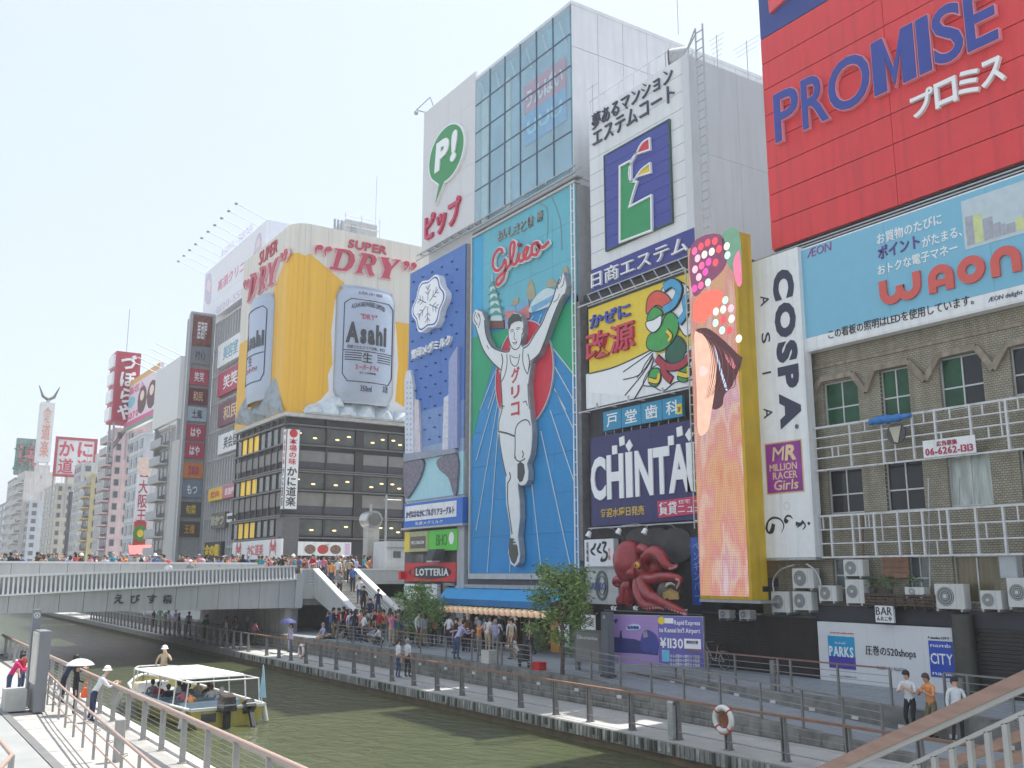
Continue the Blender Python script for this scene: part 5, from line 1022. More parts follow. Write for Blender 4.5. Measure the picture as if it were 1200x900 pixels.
TEN = [[(500,270,.9,.16),(540,240,1.1,.2),(590,275,1.3,.17),(555,330,1.35,.14),(570,380,1.2,.2),(600,420,1.0,.26)],
       [(585,360,1.2,.15),(600,300,1.4,.24),(660,275,1.5,.27),(715,320,1.6,.24),(750,380,1.65,.2),(800,410,1.6,.14),(845,395,1.5,.08),(848,382,1.45,.04)],
       [(560,500,1.0,.3),(640,510,1.3,.25),(720,495,1.5,.22),(800,495,1.6,.18),(860,505,1.65,.14),(880,520,1.6,.11),(866,560,1.55,.08),(845,585,1.5,.04)],
       [(560,520,1.1,.34),(575,600,1.3,.3),(620,660,1.45,.27),(700,700,1.55,.24),(780,745,1.6,.2),(850,780,1.65,.16),(915,808,1.65,.1),(935,815,1.6,.05)],
       [(520,540,1.1,.3),(515,620,1.3,.27),(540,700,1.45,.24),(590,750,1.5,.22),(660,755,1.55,.17),(715,755,1.5,.12),(742,770,1.5,.05)],
       [(480,480,.9,.25),(420,500,.9,.22),(360,515,.9,.2),(318,520,.8,.17),(310,550,.7,.15),(345,570,.7,.1),(360,560,.8,.05)],
       [(470,560,.9,.3),(420,580,.9,.32),(400,640,.85,.28),(380,690,.8,.26),(350,700,.75,.2),(340,730,.7,.12)],
       [(560,300,.8,.2),(640,360,.9,.26),(660,430,.9,.3),(640,480,.8,.28)],
       [(430,480,1.2,.2),(450,460,1.35,.2),(490,450,1.3,.2)],[(460,600,.9,.3),(440,700,.8,.28),(470,740,.7,.2)]]
for t in TEN:
    sm = smooth([tuple(op(x,y,d))+(r,) for x,y,d,r in t],5)
    MB().tube([Vector(q[:3]) for q in sm],[q[3] for q in sm],12).obj('tentacle',OM,oc)
for t,rng in ((TEN[6],(1,4)),(TEN[3],(4,7)),(TEN[2],(4,7)),(TEN[4],(3,6)),(TEN[1],(5,7))):
    sm = smooth([tuple(op(x,y,d))+(r,) for x,y,d,r in t],3)[rng[0]*3:rng[1]*3]
    for q in sm: MB().ball(Vector(q[:3])+Vector((.02,-q[3]*.8,-.05)),.05+q[3]*.1,8,st=(1,.5,1)).obj('sucker',SU,oc)
tk = T('takoyaki_ball','yellow and white toasted ball model held at the right tentacle of the octopus','food model',op(790,625,1.3)); s = MB().ball(op(790,625,1.25),.52,16).obj('ball',mat('dark_crust',(.10,.07,.05),.6,var=.3),tk)
s = MB(); random.seed(2)
for i in range(9): x = 732+i*15; s.cyl(op(x,670+random.random()*20,1.6),op(x+4,600+abs(i-4)*8,1.75),.09,6,.02)
s.obj('yellow_flakes',mat('straw_yellow',srgb(205,175,110),.6),tk)
s = MB()
for i in range(4): s.tube([op(740+i*6,590-i*12,1.6),op(775+i*8,562-i*5,1.75),op(820+i*5,560+i*4,1.6)],.035,6)
s.obj('sauce_line',mat('pale_sauce',(.5,.5,.42),.5),tk)
for i in range(6):
    x = 760+i*0;
dc = T('dark_relief_drums','three dark round drum reliefs behind the octopus on the shop wall','relief',(-32,28.8,6))
for x in (530,680,840): MB().cyl(op(x,215,.0)+Vector((0,.2,0)),op(x,215,.35),.75,20).obj('drum_face',mat('drum_charcoal',(.05,.05,.055),.4,var=.3),dc)
cl = T('claw_bits','small white claw-like fittings on the ledge under the octopus','fitting',(-35,28.3,2.9))
for x,y in ((285,770),(310,775),(480,770),(500,775),(908,800),(930,800)): MB().tube([op(x,y+15,1.4),op(x-8,y-10,1.4),op(x+10,y-18,1.4)],[.06,.05,.02],6).obj('claw',LWHITE,cl)
# ------------------------------------------------------------------ beer building beyond the bridge
AX = -79.7; AY = 29.0
AR = FX(AX); AL = FY(AY)
az0 = 18.35; az1 = AR.ab(352,260)[1]; ay1 = 44.0; ax0 = AL.ab(275,505)[0]; ax0t = AL.ab(286,325)[0]
ab_ = T('beer_billboard_building','dark building with crab signs below a giant cream and amber beer billboard with cans','building',(-87,29.5,4.1))
CREAM = mat('cream_louvre',srgb(216,212,200),.55,var=.09,vs=.6,bump=.4,bs=20,stretch=(2.5,2.5,.1)); AMB = mat('amber_louvre',srgb(232,178,36),.5,var=.08,vs=.6,stretch=(2.5,2.5,.1))
rc = 1.6   # rounded corner
def corner(k): t = math.pi/2*k; return (AX-rc+rc*math.sin(t),AY+rc-rc*math.cos(t))
path = [(ax0,AY)]+[(ax0+(AX-rc-ax0)*i/7,AY) for i in range(1,7)]+[corner(i/5) for i in range(6)]+[(AX,AY+rc+(ay1-AY-rc)*i/8) for i in range(1,9)]
# amber outline along the unrolled path: height of the beer body at each path point
def beer_top(p):
    zs = {0: 28.1}
    x,y = p
    if y <= AY+.01: # left face, pixel heights
        t = (x-ax0)/(AX-rc-ax0); return 27.2 if t < .5 else 27.4+ (t-.5)*2*6.8-((t-.5)*2)**2*1.2
    if y < AY+rc: return 33.0-.25*(AX-x < .1)
    t = (y-AY-rc)/(ay1-AY-rc); return 33.0-t*8.6 if t < .34 else (29.2 if t < .0 else 27.9)
for i in range(len(path)-1):
    (xa,ya),(xb,yb2) = path[i],path[i+1]; za,zb2 = beer_top(path[i]),beer_top(path[i+1])
    if abs(za-zb2) > 3: za = zb2 = min(za,zb2)
    d = Vector((xb-xa,yb2-ya,0)).normalized(); nrm = Vector((d.y,-d.x,0)); g = d*.008; A = Vector((xa,ya,0))+g; B = Vector((xb,yb2,0))-g; bk = -nrm*.2
    up = lambda v,z: Vector((v.x,v.y,z))
    MB().hexa([up(A+bk,az0),up(B+bk,az0),up(B,az0),up(A,az0),up(A+bk,za),up(B+bk,zb2),up(B,zb2),up(A,za)][::1]).obj('amber_panel',AMB,ab_)
    MB().hexa([up(A+bk,za+.01),up(B+bk,zb2+.01),up(B,zb2+.01),up(A,za+.01),up(A+bk,az1),up(B+bk,az1),up(B,az1),up(A,az1)]).obj('cream_panel',CREAM,ab_)
MB().box(ax0+.1,AX-.3,AY+rc+.3,ay1,az0+.02,az1-.4).box(ax0+.05,AX-rc-.2,AY+.25,AY+rc+.29,az0+.02,az1-.4).obj('board_core',mat('grey_core',(.4,.4,.4),.7),ab_)
MB().box(ax0-.1,AX+.15,AY-.15,ay1+.2,az0-.32,az0-.02).obj('board_ledge',mat('pale_ledge',(.5,.5,.49),.6),ab_)
SER = mat('crimson_serif',srgb(182,54,78),.45,var=.04)
def serif(poly,hole,zf,fr,c=.3):
    o = zf(*poly); h = [zf(*hole)] if hole else []
    MB().prism(o,fr,.0,c,holes=h).obj('letter',SER,ab_)
    cx = sum(p[0] for p in o)/len(o); cy = sum(p[1] for p in o)/len(o)
    MB().ribbon(o,.12,fr,.01,c-.06,closed=True).obj('letter_trim',mat('trim_pale_pink',srgb(236,190,196),.5),ab_)
zr = Z(340,240,7.5,AR)
serif(((385,388),(470,398),(520,410),(555,450),(560,500),(530,560),(480,588),(430,585),(333,570),(345,550),(368,550),(408,405),(385,400)),((455,415),(405,560),(440,570),(480,555),(510,500),(515,450),(490,420)),zr,AR)
serif(((612,428),(690,438),(735,455),(752,490),(735,530),(700,545),(715,600),(735,625),(685,632),(655,545),(635,540),(618,595),(635,612),(560,602),(580,585),(630,448),(610,440)),((680,455),(652,525),(680,528),(705,510),(710,475)),zr,AR)
serif(((785,465),(865,475),(850,490),(880,550),(920,500),(905,485),(965,492),(945,508),(880,575),(860,640),(872,658),(780,645),(800,632),(820,572),(795,480)),None,zr,AR)
for q in (((215,430),(208,390),(225,362),(265,360),(283,380),(270,405),(240,400),(225,395),(222,435)),((297,452),(290,410),(308,380),(340,372),(360,395),(350,415),(325,418),(305,412),(302,452)),((985,578),(1015,548),(990,535),(985,508),(1010,500),(1035,510),(1038,535),(1020,560),(1000,580)),((1045,585),(1075,560),(1052,545),(1055,520),(1080,512),(1100,530),(1100,550),(1075,575))):
    serif(q,None,zr,AR)
b = (zr((505,360))[0][0],zr((870,400))[0][0],zr((505,362))[0][1]-.15,zr((505,300))[0][1]); letters('SUPER',AR,(b[0],b[1]-.3,b[2],b[3]),.0,SER,ab_,.15,bold=.02,shear=.12)
zl = Z(230,240,7.5,AL)
serif(((500,615),(545,600),(555,640),(530,760),(490,850),(468,862),(475,840),(505,640),(495,630)),((520,640),(498,815),(520,770),(535,690),(535,645)),zl,AL)
serif(((590,550),(625,540),(640,570),(625,640),(612,665),(630,735),(612,745),(598,670),(590,760),(560,790),(570,765),(588,600),(580,565)),((610,570),(602,640),(615,630),(622,580)),zl,AL)
serif(((655,520),(680,510),(682,580),(720,480),(745,460),(700,600),(690,680),(705,695),(655,722),(665,690),(670,620)),None,zl,AL)
for q in (((445,740),(435,700),(450,665),(460,670),(462,700),(448,712)),((468,725),(465,690),(480,655),(488,665),(485,695),(472,700)),((762,500),(780,480),(765,460),(768,430),(785,425),(790,450),(780,490)),((790,490),(812,460),(795,440),(798,400),(820,390),(828,420),(815,460),(798,500))): serif(q,None,zl,AL)
q = zl((555,540),(715,400)); letters('SUPER',AL,(q[0][0],q[1][0],q[0][1],q[0][1]+1.35),.0,SER,ab_,.12,bold=.0,shear=.15)
# can: a real half-round relief standing on cut-out ice
CAN = mat('brushed_silver_can',srgb(172,182,198),.35,.55,var=.04); CDK = mat('can_black_print',(.03,.03,.04),.4); CLN = mat('can_line_navy',srgb(40,44,70),.4)
ICE = mat('pale_ice',srgb(196,208,216),.3,var=.25,vs=1.2,spec=.7,bump=.8,bs=3)
def can(fr,zf,pts,rad,nm):
    """profile: list of (half width, z) about centre a"""
    (aL,_),(aR,_) = zf(*pts['sides']); ac = (aL+aR)/2; hw = (aR-aL)/2; zt_,zb_ = pts['z']; H = zt_-zb_
    prof = [(0,.80),(.015,.90),(.04,.86),(.05,.90),(.10,.985),(.13,1.0),(.90,1.0),(.94,.97),(.97,.88),(.978,.86),(.985,.9),(1.0,.88)]
    n = 20; s = MB(); vs = []
    for h,k in prof: vs += [fr.P(ac-hw*k*math.cos(math.pi*j/n),zb_+H*h,rad*k*math.sin(math.pi*j/n)+.02) for j in range(n+1)]
    N = n+1; s.add(vs,[(i*N+j,i*N+j+1,(i+1)*N+j+1,(i+1)*N+j) for i in range(len(prof)-1) for j in range(n)],0,True)
    s.add(vs[-N:],[tuple(range(N))],0); s.obj('can_body',CAN,ab_)
    def on(u,h,c=.03): # point on the can: u -1..1 across, h 0..1 up
        t = math.acos(-u); return fr.P(ac-(hw+c)*math.cos(t),zb_+H*h,(rad+c)*math.sin(t)+.02)
    return on,ac,hw,zb_,H
def can_text(on,t,u0,u1,h0,h1,m_,c=.03,bold=0,shear=0,arc=0):
    s = MB()
    for (vs,fs),f in layout(t,u0,u1,h0,h1,False,bold,shear,2):
        q = []
        for x,y,z in vs:
            a,b = f(x,y); a = max(-.99,min(.99,a)); q.append(on(a,b+arc*(1-(a/max(abs(u0),abs(u1)))**2),c+(.02 if z > 0 else 0)))
        s.add(q,fs)
    s.obj('can_lettering',m_,ab_)
def can_line(on,pts,m_,w_=.01,closed=False,c=.03):
    q = [];  P = pts+([pts[0]] if closed else [])
    for (a,b),(c2,d) in zip(P,P[1:]): q += [(a+(c2-a)*k/8,b+(d-b)*k/8) for k in range(8)]
    q.append(P[-1]); MB().tube([on(u,h,c) for u,h in q],.045,5).obj('can_line',m_,ab_)
zz2 = lambda p: AR.ab(p[0],p[1])
on,ac,hw,cb,H = can(AR,Z(0,0,1,AR),{'sides': ((391,420),(461,420)),'z': (AR.ab(430,340)[1],AR.ab(430,476)[1])},1.1,'can')
can_text(on,'Asahi',-.74,.58,.50,.68,CDK,bold=.05,shear=.0); can_text(on,'"DRY"',-.32,.22,.715,.76,SER,bold=.01,shear=.1); can_text(on,'ASAHI BREWERIES LIMITED',-.6,.5,.79,.83,CLN,arc=.035); can_text(on,'洗練されたクリアな味、辛口',-.7,.52,.455,.485,CLN)
can_text(on,'生',-.22,.1,.345,.43,CDK,bold=.02); can_text(on,'スーパードライ',-.44,.34,.28,.325,SER,bold=.02); can_text(on,'生ビール(非熱処理)',-.3,.24,.245,.265,CLN); can_text(on,'350ml',-.26,.1,.10,.15,CLN); can_text(on,'お酒',.5,.68,.11,.17,CLN)
for h in (.36,.38,.40,.42): can_line(on,[(-.75,h),(-.25,h)],CLN); can_line(on,[(.28,h),(.76,h)],CLN)
can_line(on,[(-.8,.84),(-.62,.88),(.66,.88),(.84,.84),(.84,.24),(.7,.18),(-.66,.18),(-.8,.24)],CLN,closed=True); can_line(on,[(-.8,.44),(.84,.44)],CLN)
can_text(on,'SUPER DRY BEER',-.4,.4,.925,.95,CLN)
on2,*_ = can(AL,Z(0,0,1,AL),{'sides': ((295,420),(319,420)),'z': (AL.ab(307,353)[1],AL.ab(307,472)[1])},1.0,'can')
can_text(on2,'Asahi',-.72,.78,.50,.66,CDK,bold=.05); can_text(on2,'生',-.22,.1,.345,.43,CDK); can_text(on2,'スーパードライ',-.42,.5,.28,.325,SER,bold=.02); can_line(on2,[(-.8,.84),(-.62,.88),(.66,.88),(.84,.84),(.84,.24),(.7,.18),(-.66,.18),(-.8,.24)],CLN,closed=True); can_line(on2,[(-.8,.44),(.84,.44)],CLN)
# white-edged cut-out behind the can and ice
EDGE = mat('cutout_white_edge',srgb(225,226,226),.5,var=.03)
zi = Z(220,240,3.2143,AR)
ice = zi((430,775),(500,735),(530,700),(528,640),(545,600),(540,480),(555,360),(585,318),(700,318),(770,350),(785,480),(792,600),(780,740),(825,770),(828,808),(640,797),(440,780))
MB().prism(ice,AR,.0,.05).obj('cutout_backing',EDGE,ab_)
for k_,(y0,z0_,r,h) in enumerate([(31.5,0,.9,1.1),(33,0,1.1,1.7),(34.6,0,1.2,1.5),(36.4,0,1.2,2.0),(38.2,0,1.2,1.6),(40,0,1.1,1.3),(41.6,0,1.0,1.2),(43,0,.9,.9),(33.6,1,.8,1.2)]):
    s = MB(); random.seed(k_+20); b0 = (y0,az0+z0_*.8)
    pl = [(b0[0]-r,b0[1]),(b0[0]+r,b0[1]),(b0[0]+r*.9,b0[1]+h*.6),(b0[0]+r*.3+random.random()*.3,b0[1]+h),(b0[0]-r*.5,b0[1]+h*.8),(b0[0]-r*.95,b0[1]+h*.45)]
    top = (b0[0]+.1,b0[1]+h*.45); vs = [AR.P(a,b,.04) for a,b in pl]+[AR.P(top[0],top[1],.9),AR.P(b0[0]+r*.5,b0[1]+.1,.8),AR.P(b0[0]-r*.6,b0[1]+.1,.75)]
    n = len(pl); s.add(vs,[(0,1,7),(0,7,8),(8,7,6),(1,2,7),(2,6,7),(2,3,6),(3,4,6),(4,5,8),(4,8,6),(5,0,8)]); s.obj('ice_block',ICE,ab_)
zi2 = Z(230,340,5.625,AL)
for k_,p in enumerate([((345,890),(400,780),(440,700),(520,570),(545,650),(572,780),(575,800)),((255,880),(285,790),(330,700),(345,800),(380,870),(345,893)),((345,880),(350,790),(420,740),(470,800),(480,835))]):
    q = zi2(*p); cx = sum(a for a,b in q)/len(q); cy = sum(b for a,b in q)/len(q); vs = [AL.P(a,b,.03+.02*k_) for a,b in q]+[AL.P(cx,cy,.6)]
    MB().add(vs,[(i,(i+1) % len(q),len(q)) for i in range(len(q))]+[(i,len(q),(i+1) % len(q)) for i in range(len(q))]).obj('ice_block',ICE,ab_)
# lower storeys: bronze-black frame with restaurants behind glass
KG = mat('bronze_black_frame',(.055,.05,.048),.5,.3,var=.15); SPAN = mat('grey_brown_spandrel',(.21,.20,.19),.6,var=.12,vs=1.5); GLS = mat('restaurant_glass',(.07,.08,.075),.08,var=.35,vs=.8,spec=.9)
YB = mat('amber_lit_blind',srgb(235,190,60),.5,var=.3,vs=3,stretch=(2,2,.1),emit=.12)
LANT = mat('warm_restaurant_lamp',(1,.66,.32),.5,var=0,emit=.9)
rows = [(502,540,'g'),(544,571,'s'),(578,603,'g'),(606,632,'s'),(640,662,'g')]     # placeholder heights, replaced below
zr3 = Z(220,480,4.09,AR)
def zr_(y): return zr3((540,y))[0][1]
rowsR = [(zr_(160),zr_(78),'g'),(zr_(280),zr_(190),'s'),(zr_(378),zr_(300),'g'),(zr_(500),zr_(392),'s'),(zr_(605),zr_(522),'g')]
MB().box(ax0+.6,AX-.35,AY+.35,ay1-.3,4.1,az0-.33).obj('inner_core',BLACK,ab_)
colsR = [29.35,33.05,36.75,38.0,41.2,43.9]
yk = [AR.ab(x,560)[0] for x in (352,382,416,425,455,475,486)]; yk[0] = AY+.3; yk[-1] = ay1
for z0,z1,k in rowsR:
    for i in range(len(yk)-1):
        if i == 2: MB().box(AX-.3,AX-.06,yk[i],yk[i+1],z0-.2,z1+.2).obj('pier',KG,ab_); continue
        if k == 'g':
            MB().box(AX-.30,AX-.22,yk[i]+.08,yk[i+1]-.08,z0+.05,z1-.05).obj('pane',GLS,ab_)
            for j in range(2):
                y = yk[i]+(yk[i+1]-yk[i])*(.3+.4*j)+.2*(i % 2); MB().ball((AX-.19,y,z1-.6-.35*((i+j) % 2)),.16,8,st=(.5,1.3,.45)).obj('lamp_shade',LANT,ab_)
        else:
            zm = z0+(z1-z0)*.38; MB().box(AX-.30,AX-.16,yk[i]+.08,yk[i+1]-.08,zm,z1-.05).obj('spandrel_panel',SPAN,ab_); MB().box(AX-.30,AX-.2,yk[i]+.08,yk[i+1]-.08,z0+.05,zm-.01).obj('dark_spandrel',mat('blue_black_panel',(.06,.06,.075),.4),ab_)
for x in (yk[1],yk[-2]): MB().box(AX-.25,AX-.04,x-.07,x+.07,4.1,az0-.33).obj('column',KG,ab_)
for z in [rowsR[0][0]-.12,rowsR[1][0]-.1,rowsR[2][0]-.12,rowsR[3][0]-.12,rowsR[4][0]-.15,rowsR[0][1]+.1,rowsR[2][1]+.08,rowsR[4][1]+.1]:
    MB().box(AX-.28,AX+.12,AY+.3,ay1,z-.07,z+.05).obj('ledge',mat('grey_bronze_ledge',(.16,.155,.15),.5,.3),ab_)
# left face
xk = [AL.ab(x,560)[0] for x in (281,288,295,302,309,318,328,334)]; xk = [ax0+.4+(AX-.4-ax0-.4)*i/8 for i in range(9)]
for (z0,z1,k) in rowsR:
    for i in range(8):
        if k == 'g': MB().box(xk[i]+.06,xk[i+1]-.06,AY+.24,AY+.32,z0+.05,z1-.05).obj('pane',YB if i in (1,2,3) else GLS,ab_)
        else:
            zm = z0+(z1-z0)*.35; MB().box(xk[i]+.1,xk[i+1]-.1,AY+.2,AY+.32,zm,z1-.05).obj('spandrel_panel',SPAN,ab_)
for i in range(9): MB().box(xk[i]-.05,xk[i]+.05,AY+.12,AY+.3,rowsR[4][0],az0-.33).obj('mullion',KG,ab_)
for z in [rowsR[0][0]-.12,rowsR[1][0]-.1,rowsR[2][0]-.12,rowsR[3][0]-.12,rowsR[4][0]-.15,rowsR[0][1]+.1,rowsR[2][1]+.08,rowsR[4][1]+.1]:
    MB().box(ax0+.3,AX-.28,AY-.05,AY+.3,z-.07,z+.05).obj('ledge',mat('grey_bronze_ledge'),ab_)
MB().box(AX-1.5,AX+.1,AY+.1,AY+1.6,4.1,rowsR[4][1]+.1).obj('corner_pillar',mat('grey_pillar',(.12,.12,.125),.5,var=.1),ab_)
s = MB(); p0 = AR.W(400,255); s.box(-84.5,-80.6,34.5,42,az1-.02,az1+.12).obj('roof_louvre',STEEL,ab_)
rp = T('roof_plant_room','pale roof plant box with pipes and rails on the beer billboard building','roof plant',(-83,36,az1)); s = MB().box(-84.6,-81.4,34.7,37.9,az1,az1+1.9).obj('plant_box',mat('pale_plant_grey',(.55,.55,.54),.6,var=.1),rp)
s = MB()
for x,y in ((-81.2,34.5),(-81.2,38.1),(-81.2,36.2)): s.cyl((x,y,az1),(x,y,az1+2.5),.03,5)
s.cyl((-81.2,34.5,az1+2.2),(-81.2,38.1,az1+2.2),.03,5).cyl((-81.2,34.5,az1+1.2),(-81.2,38.1,az1+1.2),.03,5).obj('guard_rail',WT,rp); MB().box(-81.39,-81.3,35.2,35.7,az1+.3,az1+1.5).obj('door',STEEL,rp)
for i in range(3): MB().cyl((-81.3,34.2-i*.35,az1),(-81.3,34.2-i*.35,az1+1.6),.12,8).obj('vent_pipe',STEEL,rp)
q = FX(-83).W(440,262); aerial(-83,q.y,az1,FX(-83).W(440,206).z-az1,'tall thin whip mast on the roof of the beer billboard building',0,.5)
# vertical crab sign at the corner
vc = T('vertical_crab_sign','tall white two-faced vertical sign with red mark and black letters at the dark building corner','sign',(-79.3,30,8));
zv = Z(220,480,4.09,FX(AX+.75)); q = zv((476,88),(541,88),(480,480)); VF = FX(AX+.75); ya_,yb2_ = q[0][0],q[1][0]; vz1,vz0 = q[0][1],q[2][1]
MB().box(AX+.05,AX+.73,ya_,yb2_,vz0,vz1).obj('sign_box',DSTEEL,vc); MB().fbox(VF,ya_+.06,yb2_-.06,vz0+.08,vz1-.08,-.019,.0).obj('face',WHITE,vc)
VL = FY(ya_-.02); MB().fbox(VL,AX+.1,AX+.68,vz0+.08,vz1-.08,-.015,.01).obj('face',WHITE,vc); wv = yb2_-ya_; hv = vz1-vz0
for fr,u0,u1 in ((VF,ya_,yb2_),(VL,AX+.1,AX+.68)):
    w_ = u1-u0; MB().prism([(u0+w_*.5+w_*.3*math.cos(t),vz1-.06*hv-.0+w_*.3*math.sin(t)) for t in [k*math.pi/8 for k in range(16)]],fr,.011,.02).obj('red_disc_mark',RED,vc)
    MB().text('本場の味',fr,u0+.2*w_,u1-.2*w_,vz0+.55*hv,vz1-.12*hv,.011,.02,vert=True,bold=.02).obj('lettering',RED,vc)
    MB().text('かに道楽',fr,u0+.12*w_,u1-.12*w_,vz0+.04*hv,vz0+.53*hv,.011,.02,vert=True,bold=.06).obj('lettering',BLACK,vc)
# crab board and menu boards at street level
def crab(fr,cx,cz,r,m_,par,c):
    q = [(cx+r*.42*math.cos(t),cz+r*.32*math.sin(t)) for t in [k*math.pi/6 for k in range(12)]]; MB().prism(q,fr,c,c+.03).obj('crab_shell',m_,par)
    s = MB()
    for sgn in (-1,1):
        for k in range(4):
            t = -.5+k*.38; s.ribbon([(cx+sgn*r*.35,cz+r*.05*k-.1*r),(cx+sgn*r*(.75),cz+r*(.35*k-.45)),(cx+sgn*r*.95,cz+r*(.32*k-.8))],r*.09,fr,c+.001*k,c+.02+.001*k)
        s.ribbon([(cx+sgn*r*.3,cz+r*.25),(cx+sgn*r*.55,cz+r*.75),(cx+sgn*r*.3,cz+r*1.0)],r*.14,fr,c+.006,c+.028)
    s.obj('crab_legs',m_,par)
cbd = T('crab_banner_board','white wall board with a red crab at each end, left face of dark building','sign',(-87,28.8,4.5)); CBF = FY(28.8); zc3 = Z(220,480,4.09,CBF); q = zc3((215,645),(448,628),(218,722)); a,a1,b1,b0 = q[0][0],q[1][0],q[0][1]+.15,q[2][1]
MB().fbox(CBF,a,a1,b0,b1,-.2,0).obj('board',WHITE,cbd); SALM = mat('salmon_red_print',srgb(205,84,84),.5); hB = b1-b0
crab(CBF,a+1.9,b0+.55*hB,hB*.5,SALM,cbd,.002); crab(CBF,a1-1.9,b0+.55*hB,hB*.5,SALM,cbd,.002); line('かに道楽',CBF,(a+4.4,a1-4.4,b0+.2*hB,b1-.2*hB),.002,SALM,cbd,bold=.06)
mb_ = T('menu_picture_board','white menu board with three dish pictures on the dark front above the crowd','sign',(-79.4,33,5)); MF2 = FX(AX+.25); zm3 = Z(220,480,4.09,MF2); q = zm3((530,632),(782,702));
MB().fbox(MF2,q[0][0],q[1][0],q[1][1],q[0][1],-.12,0).obj('board',WHITE,mb_); w_ = q[1][0]-q[0][0]; zc4 = (q[0][1]+q[1][1])/2
for i,m_ in ((0,mat('dish_brown',(.2,.12,.09),.6,var=.5,vs=5)),(1,mat('dish_red',srgb(180,70,60),.6,var=.4,vs=5)),(2,mat('dish_brown'))):
    MB().prism([(q[0][0]+w_*(.22+.24*i)+.5*math.cos(t),zc4-.05+.4*math.sin(t)) for t in [k*math.pi/8 for k in range(16)]],MF2,.002,.03).obj('dish_picture',m_,mb_)
MB().fbox(MF2,q[0][0]+w_*.88,q[1][0]-.1,q[1][1]+.1,q[0][1]-.1,.002,.01).obj('lilac_panel',mat('lilac_print',srgb(205,180,210),.5),mb_)
line('かに',MF2,(q[0][0]+w_*.5,q[0][0]+w_*.57,q[0][1]-.5,q[0][1]-.15),.002,mat('dark_green_print',(.03,.2,.12),.5),mb_)
mb2 = T('pink_menu_board','small white and pink menu board beside the pale pillar clock','sign',(-79.4,41,5)); q = zm3((895,640),(944,708)); MB().fbox(MF2,q[0][0],q[1][0]+.6,q[1][1],q[0][1],-.1,0).obj('board',WHITE,mb2); MB().fbox(MF2,q[0][0]+.1,q[1][0]+.5,q[0][1]-.35,q[0][1]-.08,.001,.02).obj('pink_heading',mat('pink_print',srgb(226,140,160),.5),mb2)
for i in range(3): MB().prism([(q[0][0]+.4+.5*i+.16*math.cos(t),q[1][1]+.5+.16*math.sin(t)) for t in [k*math.pi/4 for k in range(8)]],MF2,.001,.02).obj('dish_picture',SALM,mb2)
# ------------------------------------------------------------------ clinic-sign building left of it
TB = T('lattice_front_building','tall pale grey building with a white lattice front left of the beer billboard building','building',(-100,29,4.1))
tx1 = ax0-.05; tx0 = FY(30).ab(238.5,600)[0]; tz1 = FY(30).ab(245,380)[1]-.5; LG = mat('lattice_white_grey',(.52,.52,.53),.55,var=.08,dirt=(.42,.42,.42)); DG = mat('dark_recess_glass',(.13,.14,.16),.2,var=.3,vs=2)
MB().box(tx0+.1,tx1,30.55,44,4.1,tz1).obj('wall',mat('grey_tower_wall',(.36,.36,.36),.8,var=.12,dirt=(.27,.27,.27)),TB)
nf = 9
for i in range(nf+1): MB().fbox(FY(30.1),tx0,tx1,4.1+(tz1-4.1)*i/nf-.12,4.1+(tz1-4.1)*i/nf+.12,-.3,0).obj('floor_band',LG,TB)
nb = 14
for i in range(nb+1): MB().fbox(FY(30.12),tx0+(tx1-tx0)*i/nb-.09,tx0+(tx1-tx0)*i/nb+.09,4.1,tz1,-.3,.02).obj('fin',LG,TB)
for i in range(nb):
    for j in range(nf): MB().fbox(FY(30.4),tx0+(tx1-tx0)*i/nb+.1,tx0+(tx1-tx0)*(i+1)/nb-.1,4.1+(tz1-4.1)*(j+.4)/nf,4.1+(tz1-4.1)*(j+1)/nf-.13,-.14,0).obj('pane',DG,TB)
# clinic billboard
HF = FY(30.0); zh = Z(230,240,7.5,HF); hx0 = HF.ab(240,328)[0]; hx1 = HF.ab(313,259)[0]; hz1 = HF.ab(312,258)[1]; hz0 = HF.ab(238,382)[1]
hb = T('clinic_billboard','white billboard with pink clinic lettering and pale portraits on the lattice-front building roof','billboard',(hx0,28.6,hz0))
for i in range(6):
    xa,xb = hx0+(hx1-hx0)*i/6,hx0+(hx1-hx0)*(i+1)/6
    for j in range(3): MB().fbox(HF,xa+.01,xb-.01,hz0+(hz1-hz0)*j/3+.01,hz0+(hz1-hz0)*(j+1)/3-.01,-.2,0).obj('panel',mat('pearl_sheet',srgb(232,232,238),.45,var=.03),hb)
MB().box(hx0+.02,hx1,30.21,34.5,hz0,hz1-.02).obj('board_body',mat('pearl_side',srgb(222,226,236),.5,var=.03),hb)
PKL = mat('clinic_pink',srgb(218,130,160),.5); PLL = mat('clinic_lilac',srgb(205,195,215),.5)
b = (zh((190,740))[0][0],zh((510,600))[0][0],zh((205,755))[0][1],zh((205,640))[0][1]); line('高須クリニック',HF,(b[0],b[1]+.5,b[2],b[3]-.3),.003,PKL,hb,bold=.01); line('美容外科・形成外科',HF,(b[0]+.5,b[1]-1.2,b[3]+2.2,b[3]+3.2),.003,PLL,hb); line('0120-5587-10',HF,(b[0],b[1]+1.5,b[2]-2.6,b[2]-1.8),.003,PLL,hb)
for q in (((80,850),(85,650),(110,605),(130,610),(135,700),(125,860)),((515,440),(520,330),(545,260),(570,250),(575,330),(565,400))): MB().prism(smooth(zh(*q),3,True),HF,.001,.01).obj('pictured_hair',PLL,hb)
for q in (((92,740),(98,680),(112,660),(125,690),(122,760)),((528,380),(535,320),(555,300),(562,350))): MB().prism(smooth(zh(*q),3,True),HF,.011,.02).obj('pictured_face',mat('pale_skin_print',srgb(236,216,210),.5),hb)
